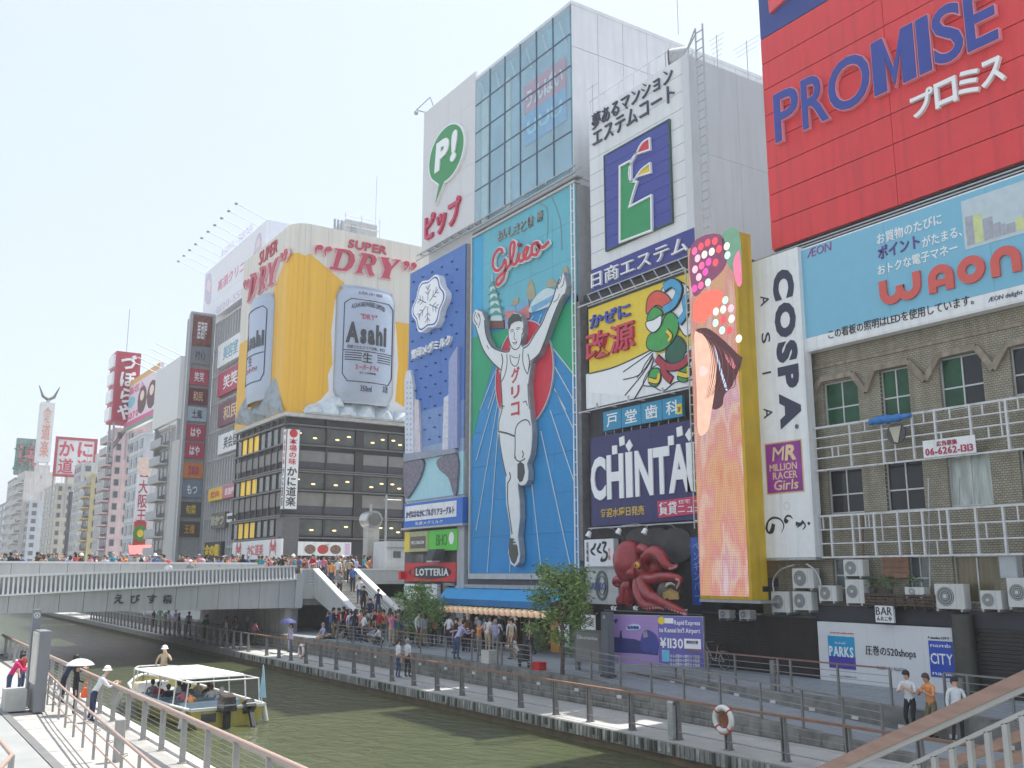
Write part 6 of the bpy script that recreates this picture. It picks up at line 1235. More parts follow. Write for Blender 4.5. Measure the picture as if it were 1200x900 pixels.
for i in range(10):
    x = hx0+(hx1-hx0)*i/9; p = Vector((x,30.1,hz1-.1)); e = p+Vector((-.3,-3.2,1.2)); MB().tube([p,e],.035,5).obj('lamp_arm',STEEL,hb); MB().ball(e,.2,6,st=(1.6,1,.6)).obj('lamp_head',STEEL,hb)
# small shop signs fixed one over another on the lattice front
zq2 = FY(29.7)
for i,(yl,yr,hpx,m_,txt,tm,lab) in enumerate([(404,385,26,WHITE,'美容室',mat('aqua_print',srgb(110,170,185),.5),'white and aqua sign, topmost of the signs below the clinic billboard'),(438,413,26,CRIM,'笑笑',LWHITE,'crimson sign with white kanji, second below the clinic billboard'),(474,448,26,mat('plum_sheet',srgb(112,62,78),.5),'和民',GOLD,'plum sign with gold characters, third below the clinic billboard'),(510,486,22,WHITE,'英会話',BLACK,'white sign with small black characters, fourth below the clinic billboard')]):
    x0_ = zq2.ab(256,yl)[0]; x1_ = zq2.ab(287,yr)[0]; zt3 = zq2.ab(258,yl)[1]; h = abs(zq2.ab(258,yl)[1]-zq2.ab(258,yl+hpx)[1]); t = T('projecting_shop_sign',lab,'sign',(x0_,29.7,zt3-h)); MB().fbox(zq2,x0_,x1_,zt3-h,zt3,-.5,0).obj('board',m_,t)
    letters(txt,zq2,(x0_+2,x1_-2,zt3-h*.8,zt3-h*.2),.002,tm,t,.02,bold=.03)
t = T('yellow_red_shop_sign','long sign, yellow on its left and pink-red on its right, on the lattice front','sign',(-100,29.7,10)); x0_,x1_ = zq2.ab(244,580)[0],zq2.ab(278,570)[0]; z1_ = zq2.ab(244,574)[1]; z0_ = zq2.ab(244,588)[1]; MB().fbox(zq2,x0_,(x0_+x1_)/2,z0_,z1_,-.3,0).obj('yellow_board',mat('sun_yellow',srgb(230,190,50),.5),t); MB().fbox(zq2,(x0_+x1_)/2+.01,x1_,z0_,z1_,-.3,0).obj('red_board',mat('dusty_red',srgb(200,110,120),.5),t); line('焼肉',zq2,(x0_+1,(x0_+x1_)/2-1,z0_+.3,z1_-.3),.002,RED,t,bold=.02); line('居酒屋',zq2,((x0_+x1_)/2+1,x1_-1,z0_+.3,z1_-.3),.002,LWHITE,t,bold=.02)
for (xa,ya,xb,yb3,mm,txt,tm,lab) in ((248,602,264,620,mat('olive_dark',(.12,.11,.09),.6),'串かつ',mat('pale_khaki',(.5,.48,.38),.6),'dark square sign with pale characters near the foot of the lattice front'),(266,602,279,612,WHITE,'珈琲',BLACK,'little white sign near the foot of the lattice front'),(240,636,259,655,BLACK,'金の龍',mat('vivid_yellow',srgb(240,205,40),.5),'black sign with vivid yellow characters just over the crowd')):
    a,b1 = zq2.ab(xa,ya); a1 = zq2.ab(xb,ya)[0]; b0 = zq2.ab(xa,yb3)[1]; t = T('small_shop_sign',lab,'sign',(a,29.7,b0)); MB().fbox(zq2,a,a1,b0,b1,-.4,0).obj('board',mm,t); letters(txt,zq2,(a+.3,a1-.3,b0+.25,b1-.25),.002,tm,t,.1,bold=.04)
# ------------------------------------------------------------------ houses further down the canal
def wallcol(n_,rgb): return mat('wall_'+n_,rgb,.8,var=.1,vs=.8,bump=.2,bs=6,dirt=tuple(c*.72 for c in rgb))
FG = mat('far_window_glass',(.10,.11,.13),.15,var=.3); FFR = mat('far_window_frame',(.42,.42,.42),.5,var=.05)
def house(lab,xl,xc,xr,yt,Y,col,floors,fb=4,sb=2,d=12,bal=False,name='townhouse',roofbits=True,sidewin=True):
    """front on the canal from pixel column xl to xc, side face seen from xc to xr"""
    f = FY(Y); x0,x1 = f.ab(xl,640)[0],f.ab(xc,640)[0]; z1 = f.ab(xc,yt)[1]; sx_ = FX(x1); yb_ = max(Y+5,min(Y+30,sx_.ab(xr,640)[0])) if xr > xc else Y+d
    h = T(name,lab,'building',((x0+x1)/2,Y,4.1)); MB().box(x0,x1,Y,yb_,1.0,z1).obj('wall',col,h)
    MB().box(x0-.1,x1+.1,Y-.12,yb_,z1+.002,z1+.35).obj('roof_parapet',col,h)
    if roofbits:
        random.seed(int(xl*7+yt)); MB().box(x0+(x1-x0)*.3,x0+(x1-x0)*.6,Y+3,Y+6,z1+.36,z1+2.2+random.random()).obj('roof_box',mat('roof_box_grey',(.45,.45,.44),.7,var=.1),h)
        s_ = MB(); s_.cyl((x1-1,Y+1,z1+.3),(x1-1,Y+1,z1+3),.06,5).obj('roof_pipe',STEEL,h)
    fh = (z1-4.5)/floors
    for j in range(floors):
        zb_,zt_ = 4.5+fh*(j+.3),4.5+fh*(j+.82)
        for i in range(fb):
            xa = x0+(x1-x0)*(i+.2)/fb; xb = x0+(x1-x0)*(i+.8)/fb
            w0 = MB().box(xa-.08,xb+.08,Y-.09,Y-.002,zb_-.08,zt_+.08).obj('window',FFR,h); MB().box(xa,xb,Y-.12,Y-.092,zb_,zt_).obj('pane',FG,w0)
        if bal:
            b_ = MB().box(x0+.1,x1-.1,Y-1.1,Y-.13,4.5+fh*j-.1,4.5+fh*j+.08).obj('balcony_slab',col,h); MB().box(x0+.1,x1-.1,Y-1.1,Y-1.03,4.5+fh*j+.09,4.5+fh*j+.95).obj('balcony_front',mat('balcony_pale_panel',(.4,.41,.42),.6,var=.1),h)
        else: MB().box(x0,x1,Y-.06,Y-.003,4.5+fh*j-.12,4.5+fh*j+.05).obj('floor_line',FFR,h)
        if sidewin and sb:
            for i in range(sb):
                ya = Y+(yb_-Y)*(i+.25)/sb; yb2 = Y+(yb_-Y)*(i+.62)/sb
                w0 = MB().box(x1+.002,x1+.09,ya-.08,yb2+.08,zb_-.08,zt_+.08).obj('window',FFR,h); MB().box(x1+.092,x1+.12,ya,yb2,zb_,zt_).obj('pane',FG,w0)
    return h,x0,x1,z1,yb_
house('dim blue-grey block at the far left end of the row',-14,3,9,592,29,wallcol('dusk_grey',(.33,.35,.38)),9,5,1)
house('narrow brownish-grey block, second from the far left end',2,10,17,566,29,wallcol('smoke',(.36,.34,.34)),10,4,1)
house('dark-fronted block under the green lattice sign, its side wall pinkish white',13,21,58,559,29,wallcol('pink_white',(.62,.58,.55)),10,5,2,bal=True,sidewin=False)
house('low pale blue-grey block with a round roof tank, in front of the pinkish white wall',23,30,49,590,30,wallcol('ice_grey',(.52,.55,.60)),9,4,2)
house('beige block with rows of small windows left of the tall dark pipe',46,60,83,571,30,wallcol('beige',(.56,.51,.43)),10,4,3)
house('light grey slab below the red-framed crab billboard',80,88,104,548,31,wallcol('light_grey',(.55,.56,.57)),11,3,2)
house('pale yellow block with brown balconies',94,101,114,560,30,wallcol('yellow',(.66,.56,.30)),9,3,2,bal=True)
house('white-grey narrow block between the yellow and the pink blocks',108,113,121,546,30,wallcol('white_grey',(.6,.6,.61)),10,3,1)
house('pale pink block with balconies carrying the tall crimson sign',116,124,150,510,29.5,wallcol('pink',(.66,.50,.50)),12,4,3,bal=True)
wh = house('white block with dark paired windows and a vertical dumpling sign on its flank',143,160,182,514,29.2,wallcol('white',(.64,.66,.70)),8,3,0)
gh = house('grey concrete block with open dark balconies left of the sign tower',178,191,208,506,29.2,wallcol('concrete_grey',(.42,.42,.41)),8,3,1,bal=True,sidewin=False)
# tall dark pipe
q = FY(29).W(79,640); t = T('dark_flue','tall thin dark flue pipe standing before the beige block','flue',(q.x,29,4.1)); MB().cyl((q.x,28.8,1),(q.x,28.8,FY(29).W(81,578).z),.35,10).obj('flue_pipe',DSTEEL,t); MB().cyl((q.x,28.8,FY(29).W(81,578).z),(q.x,28.8,FY(29).W(81,578).z+.4),.5,10).obj('flue_cap',STEEL,t)
# ---- free-standing advertising structures on the roofs
def sgn(name,lab,fr,x0,y0,x1,y1,m_,th=1.2,cat='sign'):
    a,b1 = fr.ab(x0,y0); a1,_ = fr.ab(x1,y0); b0 = fr.ab(x0,y1)[1]; q = fr.P((a+a1)/2,b0); t = T(name,lab,cat,q); MB().fbox(fr,a,a1,b0,b1,-th,0).obj('sign_box',m_,t); return t,a,a1,b0,b1
def pts_on(x,X): # ground point on pixel column x at world X
    r = ray(x,672); k = X/r.x; return (X,r.y*k)
# dumpling sign on the flank of the white block
wx1 = wh[2]; WF2 = FX(wx1+.3); t,a,a1,b0,b1 = sgn('vertical_dumpling_sign','white vertical sign with crimson kanji on the flank of the white block',WF2,163,536,178,640,WHITE,.28)
MB().fbox(WF2,a+.3,a1-.3,b1-.22*(b1-b0),b1-.01*(b1-b0),.001,.03).obj('red_picture_panel',RED,t); MB().prism([((a+a1)/2+1.0*math.cos(k*.524),b1-.1*(b1-b0)+1.3*math.sin(k*.524)) for k in range(12)],WF2,.031,.05).obj('pictured_bowl',mat('skin_print',srgb(240,214,200),.5),t)
MB().text('大阪王将',WF2,a+.2,a1-.2,b0+.1*(b1-b0),b1-.25*(b1-b0),.001,.04,vert=True,bold=.05).obj('lettering',CRIM,t)
dgn,a,a1,b0,b1 = sgn('red_green_signboard','red signboard with a green and yellow centre at the foot of the white block',FX(wx1+1),158,611,172,646,mat('figure_red',srgb(190,48,50),.5,var=.1),.5); MB().prism([((a+a1)/2+.9*math.cos(k*.524),b0+.6*(b1-b0)+1.1*math.sin(k*.524)) for k in range(12)],FX(wx1+1),.001,.1).obj('green_centre',mat('figure_green',srgb(70,130,50),.5),dgn); MB().prism([((a+a1)/2+.4*math.cos(k*.524),b0+.6*(b1-b0)+.5*math.sin(k*.524)) for k in range(12)],FX(wx1+1),.101,.15).obj('yellow_centre',YK,dgn)
ra = T('red_shop_awning','small red shop awning beside the red signboard above the crowd','awning',(wx1+1.5,29,5)); q = FX(wx1+1.2); a,b1 = q.ab(150,640); a1,b0 = q.ab(178,652); MB().hexa([q.P(a,b0,1.2),q.P(a1,b0,1.2),q.P(a1,b1,0),q.P(a,b1,0),q.P(a,b0+.2,1.2),q.P(a1,b0+.2,1.2),q.P(a1,b1+.2,0),q.P(a,b1+.2,0)]).obj('canvas',mat('figure_red'),ra)
# sign tower with the stacked plates
SX = FX(-106.5); q0 = SX.ab(207,640); q1 = SX.ab(238,640); stw = T('plate_sign_tower','slim steel tower stacked with crimson, white and orange shop plates','sign tower',(-106.5,q0[0],4.1)); zt4 = SX.ab(214,366)[1]
ya_,yb_ = q0[0],min(q1[0],29.85); s = MB().box(-108.6,-106.75,ya_+.1,yb_-.1,6,zt4-.2).obj('tower_core',mat('tower_core_grey',(.30,.31,.31),.7,var=.1),stw)
for y in (ya_,yb_): MB().box(-106.9,-106.4,y-.15,y+.15,2,zt4).obj('tower_post',STEEL,stw)
MB().box(-112.5,-108.7,ya_+.3,ya_+3.0,1,FY(30).W(196,505).z-3).obj('concrete_shaft',mat('pale_shaft',(.5,.5,.49),.8,var=.08,dirt=(.4,.4,.4)),stw)
PL = [(368,401,mat('mixed_picture',srgb(120,60,50),.6,var=.6,vs=3),'居酒屋',LWHITE),(406,423,mat('slate_plate',srgb(130,134,140),.6),'ドウトン',BLACK),(431,448,CRIM,'笑笑',LWHITE),(454,471,mat('dark_wine',srgb(104,30,46),.6),'和民',GOLD),(476,491,mat('powder_blue',srgb(168,184,196),.6),'土風',BLACK),(497,513,CRIM,'はや',LWHITE),(518,535,CRIM,'はや',LWHITE),(542,558,mat('orange_plate',srgb(206,120,50),.6),'280',CRIM),(564,581,mat('denim_plate',srgb(110,130,150),.6),'もつ',LWHITE),(588,604,mat('grey_black_plate',srgb(70,70,72),.6),'旬菜',YK),(611,627,mat('black_gold_plate',srgb(60,54,40),.6),'王様',mat('amber_letter',srgb(222,160,40),.5))]
for y0,y1,mm,tx,tm in PL:
    za,zb_ = SX.ab(222,y1+2)[1],SX.ab(222,y0)[1]; MB().fbox(SX,ya_+.2,yb_-.2,za,zb_,-.2,0).obj('plate',mm,stw); letters(tx,SX,(ya_+.7,yb_-.7,za+.2*(zb_-za),zb_-.2*(zb_-za)),.002,tm,stw,.04,bold=.04)
MB().box(-106.8,-106.35,ya_-.1,yb_+.1,zt4,zt4+.25).obj('tower_head',STEEL,stw)
# white blank board, portrait board, tall crimson sign, crab board, white pylon, lattice sign
BWF = FY(28.4); t,a,a1,b0,b1 = sgn('blank_white_billboard','blank off-white billboard with lamp arms left of the plate sign tower',BWF,183,437,211,502,mat('blank_white',(.66,.67,.67),.6,var=.03),.5,'billboard')
b0r = BWF.ab(211,491)[1]
for i in range(5): MB().tube([(a+(a1-a)*i/4,28.5,b1),(a+(a1-a)*i/4-.3,25.4,b1+1.2)],.05,5).obj('lamp_arm',STEEL,t)
MB().box(a+.5,a+.9,28.6,30,gh[3]-3,b0).obj('post',STEEL,t); MB().box(a1-.9,a1-.5,28.6,30,gh[3]-3,b0).obj('post',STEEL,t)
pA,pB = pts_on(149,-139.0),pts_on(186.5,-123.0); PFr = FP(pA,pB); t,a,a1,b0,b1 = sgn('portrait_billboard','white and pink billboard with two pictured women under an orange strip',PFr,149,450,186,505,mat('pinkish_white_sheet',srgb(230,214,224),.5,var=.04),.5,'billboard')
H_ = b1-b0; W_ = a1-a; MB().fbox(PFr,a,a1,b1-.1*H_,b1,.001,.03).obj('orange_strip',mat('orange_strip',srgb(220,170,90),.5),t); MB().fbox(PFr,a,a1,b0,b0+.07*H_,.001,.03).obj('green_strip',mat('green_strip',srgb(100,160,130),.5),t); MB().fbox(PFr,a,a1,b0+.075*H_,b0+.17*H_,.001,.03).obj('pink_strip',mat('pink_strip',srgb(214,90,140),.5),t)
line('高収入',PFr,(a+.1*W_,a+.6*W_,b1-.3*H_,b1-.14*H_),.002,mat('hot_pink',srgb(214,70,130),.5),t,bold=.03); line('5070',PFr,(a+.08*W_,a+.45*W_,b0+.2*H_,b0+.34*H_),.002,mat('hot_pink'),t,bold=.03)
MB().prism([(a+.2*W_+.12*W_*math.cos(k*.524),b0+.55*H_+.11*H_*math.sin(k*.524)) for k in range(12)],PFr,.002,.03).obj('blue_round_mark',mat('pale_cyan_print',srgb(130,200,220),.5),t)
for u in (.54,.82):
    MB().prism([(a+(u+.135*math.cos(k*.524))*W_,b0+(.48+.27*math.sin(k*.524))*H_) for k in range(12)],PFr,.002,.03).obj('pictured_hair',mat('brown_hair_print',srgb(100,60,60),.6),t); MB().prism([(a+(u+.06*math.cos(k*.524))*W_,b0+(.56+.1*math.sin(k*.524))*H_) for k in range(12)],PFr,.031,.05).obj('pictured_face',mat('skin_print',srgb(240,214,200),.5),t)
MB().box(PFr.P(a+2,0).x-.2,PFr.P(a+2,0).x+.2,PFr.P(a+2,0).y+1,PFr.P(a+2,0).y+1.4,wh[3]-2,b0).obj('post',STEEL,t)
CX = FX(-146.0); t,a,a1,b0,b1 = sgn('tall_crimson_sign','tall crimson sign with fat white hiragana standing on the pink block',CX,137,411,166,494,CRIM,4.0)
MB().fbox(CX,a+.3,a1-.3,b0+.3,b1-.3,.001,.03).obj('face',mat('deep_crimson',srgb(168,34,60),.5,var=.04),t); MB().text('づぼらや',CX,a+.6,a1-.6,b0+.2,b1-.4,.031,.4,vert=True,bold=.07).obj('lettering',LWHITE,t)
CFr = FY(CX.P(a,0).y-.01)
for k in range(4): MB().box(-149.6,-146.2,a-.35,a-.01,b1-(k+.9)*(b1-b0)/4,b1-(k+.2)*(b1-b0)/4).obj('edge_letter_block',LWHITE,t)
s = MB()
for (x,y) in ((-149.5,a+.5),(-146.5,a+.5),(-149.5,a1-.5),(-146.5,a1-.5)): s.bar((x,y,b0-5),(x,y,b0),.25).bar((x,a+.5,b0-4),(x,a1-.5,b0),.15)
s.obj('lattice_stand',STEEL,t); aerial(-148,(a+a1)/2,b1,7,'thin whip mast on top of the tall crimson sign',0,.5,.05)
KX = FX(-205.0); t,a,a1,b0,b1 = sgn('crab_name_billboard','white red-framed billboard with four big red characters on the roof line',KX,67,513,113,557,WHITE,1.0,'billboard')
MB().ribbon([(a,b0),(a1,b0),(a1,b1),(a,b1)],.5,KX,.01,.3,closed=True).obj('red_frame',mat('brick_red_frame',srgb(176,50,60),.5),t)
for ch,u,v in (('か',.08,.52),('に',.55,.52),('道',.08,.06),('楽',.55,.06)): W_,H_ = a1-a,b1-b0; letters(ch,KX,(a+u*W_,a+(u+.38)*W_,b0+v*H_,b0+(v+.4)*H_),.01,mat('signal_red',srgb(205,50,80),.5),t,.1,bold=.05)
s = MB()
for k in range(4): y = a+(a1-a)*k/3; s.bar((-205.5,y,b0-8),(-205.5,y,b0),.3)
s.obj('stand',STEEL,t)
WX = FX(-245.0); t,a,a1,b0,b1 = sgn('white_pylon_sign','white pylon with three faded red characters and a horned finial',WX,49,471,65,541,mat('pylon_white',(.68,.68,.68),.6,var=.04),3.5)
MB().text('食道楽',WX,a+.5,a1-.5,b0+1,b1-1,.002,.1,vert=True,bold=.05).obj('lettering',mat('faded_vermilion',srgb(214,140,120),.5),t); cy_ = (a+a1)/2
MB().tube([(-246,cy_-2.2,b1+4),(-246,cy_-1.2,b1+1.5),(-246,cy_,b1+.8),(-246,cy_+1.2,b1+1.5),(-246,cy_+2.2,b1+4)],[.1,.35,.45,.35,.1],6).obj('horned_finial',DSTEEL,t); MB().cyl((-246,cy_,b1),(-246,cy_,b1+1),.4,8).obj('finial_base',STEEL,t)
s = MB()
for y in (a+.4,a1-.4): s.bar((-246,y,b0-7),(-246,y,b0),.4).bar((-246,a+a1-y,b0-7),(-246,y,b0),.25)
s.obj('stand',WT,t)
LX = FX(-275.0); t,a,a1,b0,b1 = sgn('green_lattice_sign','open steel lattice sign with green and red characters, left of the white pylon',LX,20,514,47,556,mat('lattice_back_steel',(.40,.42,.42),.6),.3)
for k in range(6): MB().fbox(LX,a,a1,b0+(b1-b0)*k/5-.15,b0+(b1-b0)*k/5+.15,.01,.5).obj('lattice_bar',mat('teal_steel',srgb(90,140,130),.5),t)
for k in range(7): MB().fbox(LX,a+(a1-a)*k/6-.12,a+(a1-a)*k/6+.12,b0,b1,.02,.45).obj('lattice_bar',mat('teal_steel'),t)
MB().text('味',LX,a+.5,a+5,b0+1,b1-1,.5,.8,vert=True,bold=.05).obj('lettering',mat('faded_rose',srgb(190,90,100),.5),t); MB().text('千房',LX,a1-6,a1-1,b0+1,b1-1,.5,.8,vert=True,bold=.05).obj('lettering',mat('bottle_green',srgb(30,120,90),.5),t)
# ------------------------------------------------------------------ bridge
BM = mat('bridge_panel_grey',(.50,.51,.51),.6,var=.05,vs=.8,dirt=(.42,.42,.42)); BMD = mat('bridge_lower_panel',(.44,.45,.46),.6,var=.05,vs=.7,dirt=(.35,.35,.36)); BWH = mat('bridge_white_trim',(.72,.73,.73),.45,var=.04)
BX = -60.0; BB = FX(BX); by1 = 22.95; by0 = -20
s = MB(); s.box(-79,-63.2,by0,27.5,2.5,4.1).box(-63.2,-60.5,22.9,26.6,2.6,3.9); br = s.obj('bridge_deck',CONC,kind='structure')
MB().box(-78.9,-60.3,by1-.5,by1+.0,.9,2.49).obj('abutment_wall',CONC,kind='structure')
bp = T('bridge_ramp','sloping grey footbridge flank with white fins and four dark characters across the canal','bridge',(BX,12,2.4))
# fascia panels under the white ledge; the ledge falls towards the left
def zl_(y): return 3.38+(y-6.2)*(4.2-3.38)/(by1-6.2)
def zt_(y): return 4.42+(y-6.2)*(5.02-4.42)/(by1-6.2)
y = by0; pw = 1.27
while y < by1-.1:
    y2 = min(y+pw,by1); zbm = 2.46
    MB().hexa([(BX-.25,y+.012,zbm),(BX-.25,y2-.012,zbm),(BX-.02,y2-.012,zbm),(BX-.02,y+.012,zbm)][::-1]+[(BX-.15,y+.012,zl_(y)-.02),(BX-.15,y2-.012,zl_(y2)-.02),(BX+.10,y2-.012,zl_(y2)-.02),(BX+.10,y+.012,zl_(y)-.02)][::-1]).obj('fascia_panel',BMD,bp); y += pw
def slab(name,m_,x0,x1,y0,y1,f0,f1,par):
    return MB().hexa([(x0,y0,f0(y0)),(x1,y0,f0(y0)),(x1,y1,f0(y1)),(x0,y1,f0(y1)),(x0,y0,f1(y0)),(x1,y0,f1(y0)),(x1,y1,f1(y1)),(x0,y1,f1(y1))]).obj(name,m_,par)
slab('ledge',BWH,BX-.3,BX+.32,by0,by1,lambda y: zl_(y),lambda y: zl_(y)+.09,bp)
slab('ramp_floor',PAVE,BX-2.9,BX-.31,by0,by1,lambda y: zl_(y)-.35,lambda y: zl_(y)-.15,bp)
slab('top_rail',BWH,BX-.08,BX+.20,by0,by1,lambda y: zt_(y)-.02,lambda y: zt_(y)+.10,bp)
slab('rear_screen',BM,BX-.2,BX-.12,by0,by1,lambda y: zl_(y)+.1,lambda y: zt_(y)-.03,bp)
fin0 = MB().hexa([(BX-.1,-.05,0),(BX+.26,-.05,0),(BX+.26,.05,0),(BX-.1,.05,0),(BX-.1,-.05,.95),(BX+.12,-.05,.95),(BX+.12,.05,.95),(BX-.1,.05,.95)])
y = 4.0; fins = []
fm = None; i = 0
while y < by1-.05:
    if fm is None: o = fin0.obj('fin',BWH,bp,local=True); fm = o
    else: o = fm.copy(); C.objects.link(o)
    o.location = (-BX,y-12,zl_(y)+.1-2.4); o.scale.z = (zt_(y)-zl_(y)-.13)/.95
    y += .235; i += 1
# characters on the fascia
for ch,x in zip('えびす橋',(139,158,178,196)):
    F2 = FX(BX+.06); a,b = F2.ab(x,702); letters(ch,F2,(a-.27,a+.27,b-.26,b+.26),.0,mat('bronze_letter',(.06,.06,.065),.4,.3),bp,.06,bold=.03)
MB().hexa([(BX-2.9,by1+.01,2.0),(BX+.1,by1+.01,2.46),(BX+.1,by1+.5,2.46),(BX-2.9,by1+.5,2.0),(BX-2.9,by1+.01,4.0),(BX+.25,by1+.01,4.6),(BX+.25,by1+.5,4.6),(BX-2.9,by1+.5,4.0)]).obj('end_pier',BM,bp)
# rear parapet of the bridge proper
rp_ = T('bridge_parapet','plain pale bridge parapet with a white coping in front of the crowd','parapet',(-63.3,12,4.1)); y = by0
while y < 21.5: MB().box(-63.4,-63.2,y+.01,y+1.5-.01,3.4,5.18).obj('parapet_panel',BM,rp_); y += 1.5
MB().box(-63.5,-63.1,by0,21.5,5.185,5.30).obj('coping',BWH,rp_)
rp2 = T('far_side_parapet','far side bridge parapet, mostly hidden by the crowd','parapet',(-78.9,12,4.1)); MB().box(-79,-78.8,by0,22.4,4.1,5.2).obj('parapet_wall',BM,rp2)
# ------------------------------------------------------------------ stairs down from the plaza
SW = mat('stair_flank_grey',(.48,.50,.50),.55,.1,var=.06,dirt=(.4,.4,.4));
LY0,LY1 = 24.55,27.05; X0,X1_ = -60.2,-52.7
lt2 = T('stair_landing','pale concrete landing block at the head of the stairs','landing',(-61,25,4)); MB().box(-63,X0,23.46,32.5,3.0,3.9).obj('landing_slab',mat('pale_landing',(.52,.52,.50),.7,var=.06),lt2); MB().box(X0-.28,X0-.02,23.46,LY0-.12,3.9,4.82).obj('landing_wall',SW,lt2); MB().box(X0-.35,X0+.05,23.46,LY0-.12,4.825,4.92).obj('wall_coping',BWH,lt2)
MB().box(X0-.28,X0-.02,LY1+.15,31.0,3.9,4.82).obj('landing_wall',SW,lt2); MB().box(X0-.35,X0+.05,LY1+.15,31.0,4.825,4.92).obj('wall_coping',BWH,lt2)
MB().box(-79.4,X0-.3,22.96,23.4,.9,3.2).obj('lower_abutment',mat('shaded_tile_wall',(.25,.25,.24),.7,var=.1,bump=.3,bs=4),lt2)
MB().box(-62.8,-61.3,26.5,32,.9,2.99).obj('dark_blue_block',mat('blue_black_wall',(.05,.055,.075),.6,var=.1),lt2)
for k in range(5): MB().box(X0+.02,X0+.05,23.9+.001*k,24.35,3.95+.18*k,3.99+.18*k).obj('grille_bar',BWH,lt2)
stg = T('plaza_stairs','stairs with thick sloping grey flanks coming down from the bridge level','stairs',(-56,25.8,.9))
ns = 17
for i in range(ns):
    xa = X0+(X1_-X0)*i/ns; z = 3.9-(3.0)*(i+1)/ns; MB().box(xa,X1_,LY0,LY1,z-.02,z+3.0/ns-.021).obj('step',mat('step_stone',(.40,.40,.38),.8,var=.1),stg) if 0 else MB().box(xa,xa+(X1_-X0)/ns,LY0,LY1,max(.9,z-.5),z+3.0/ns-.003).obj('step',mat('step_stone',(.40,.40,.38),.8,var=.1),stg)
def fl_(x): return 3.9-3.0*(x-X0)/(X1_-X0)
def flank(y0,y1):
    MB().hexa([(X0,y0,fl_(X0)-.75),(X1_+.3,y0,fl_(X1_)-.4+.3),(X1_+.3,y1,fl_(X1_)-.1),(X0,y1,fl_(X0)-.75),(X0,y0,fl_(X0)+.9),(X1_+.3,y0,fl_(X1_)+.85),(X1_+.3,y1,fl_(X1_)+.85),(X0,y1,fl_(X0)+.9)]).obj('flank',SW,stg)
    MB().hexa([(X0,y0-.06,fl_(X0)+.905),(X1_+.4,y0-.06,fl_(X1_)+.855),(X1_+.4,y1+.06,fl_(X1_)+.855),(X0,y1+.06,fl_(X0)+.905),(X0,y0-.06,fl_(X0)+1.02),(X1_+.4,y0-.06,fl_(X1_)+.97),(X1_+.4,y1+.06,fl_(X1_)+.97),(X0,y1+.06,fl_(X0)+1.02)]).obj('flank_coping',BWH,stg)
flank(LY0-.3,LY0-.02); flank(LY1+.02,LY1+.3)
for k in range(3): MB().bar((X0,LY1-.02,fl_(X0)+.3+.2*k),(X1_,LY1-.02,fl_(X1_)+.3+.2*k),.05).obj('inner_line',BWH,stg)
MB().box(-60,-52.8,27.4,28.4,.9,2.0).obj('hedge_bank',CONC,kind='structure')
# clock-like round light pillar and street lamp on the plaza
cp = T('round_head_pillar','pale concrete pillar with a metallic round head above the stairs','pillar',(-64,29,4.1)); P2 = FX(-64); c = P2.W(435,609); b = P2.W(434.5,665)
MB().box(-64.45,-63.7,b.y-.45,b.y+.45,4.1,c.z-.5).obj('shaft',mat('pillar_concrete',(.45,.44,.41),.8,var=.12,bump=.3,bs=20),cp); MB().cyl((-64.7,c.y,c.z),(-63.4,c.y,c.z),.62,24).obj('ring_head',mat('satin_metal_ring',(.5,.5,.5),.3,.9),cp); MB().cyl((-63.38,c.y,c.z),(-63.3,c.y,c.z),.45,24).obj('head_glass',mat('pillar_glass',(.2,.2,.19),.1,.2),cp)
MB().cyl((-64.1,c.y,c.z+.6),(-64.1,c.y,c.z+1.1),.1,8).obj('top_spigot',STEEL,cp)
lpq = P2.W(453,580); lp_ = T('plaza_lamp_post','slim grey lamp post with a side arm right of the round-headed pillar','lamp post',(-64,lpq.y,4.1)); MB().cyl((-64,lpq.y,3.9),(-64,lpq.y,lpq.z),.08,8).obj('post',STEEL,lp_); MB().cyl((-64,lpq.y-.2,lpq.z-.35),(-64,lpq.y+1.2,lpq.z-.35),.05,6).obj('arm',STEEL,lp_)
wk = T('white_kiosk','small white utility kiosk with a grey window at the foot of the dark shop','kiosk',(-63,31,2)); P3 = FX(-61.0); q = [P3.ab(454,634),P3.ab(473,634),P3.ab(454,690)]
MB().fbox(P3,q[0][0],q[0][0]+2.6,q[2][1]-1.2,q[0][1],-2.2,0).obj('body',mat('kiosk_white',(.6,.62,.62),.6,var=.05,dirt=(.45,.46,.46)),wk); c = P3.ab(461,646); MB().fbox(P3,c[0],c[0]+.55,c[1]-.45,c[1],.002,.04).obj('window',GLASSM,wk); MB().fbox(P3,q[0][0]-.05,q[0][0]+2.65,q[0][1]-.5,q[0][1]-.4,.001,.06).obj('band',STEEL,wk)
# ------------------------------------------------------------------ shops at promenade level
random.seed(21)
G0 = .9
F4 = FY(28.4)
def board(name,lab,fr,x0,y0,x1,y1,m_,th=.25,cat='sign',yref=None):
    a,b1 = fr.ab(x0,y0); a1 = fr.ab(x1,(y0+y1)/2)[0]; b0 = fr.ab(x0,y1)[1]; t = T(name,lab,cat,fr.P((a+a1)/2,b0)); MB().fbox(fr,a,a1,b0,b1,-th,0).obj('board',m_,t); return t,a,a1,b0,b1
nb_ = T('corner_shop_building','narrow grey shop building under the blue signs with fast food boards','building',(-52,29,.9)); MB().box(TX0-1.4,gx0-.15,28.75,29.24,.9,sz0-1.25).obj('front_wall',mat('dark_shop_wall',(.10,.10,.10),.7,var=.2),nb_); MB().box(gx0-1.3,gx0-.5,28.45,28.74,.9,sz0-1.25).obj('pilaster',mat('pale_grey_pilaster',(.42,.43,.44),.7,var=.08,dirt=(.33,.33,.33)),nb_); MB().box(TX0-1.4,TX0+.15,29.25,40,.9,9).obj('side_wing',mat('side_wing_grey',(.4,.4,.4),.8,var=.1),nb_)
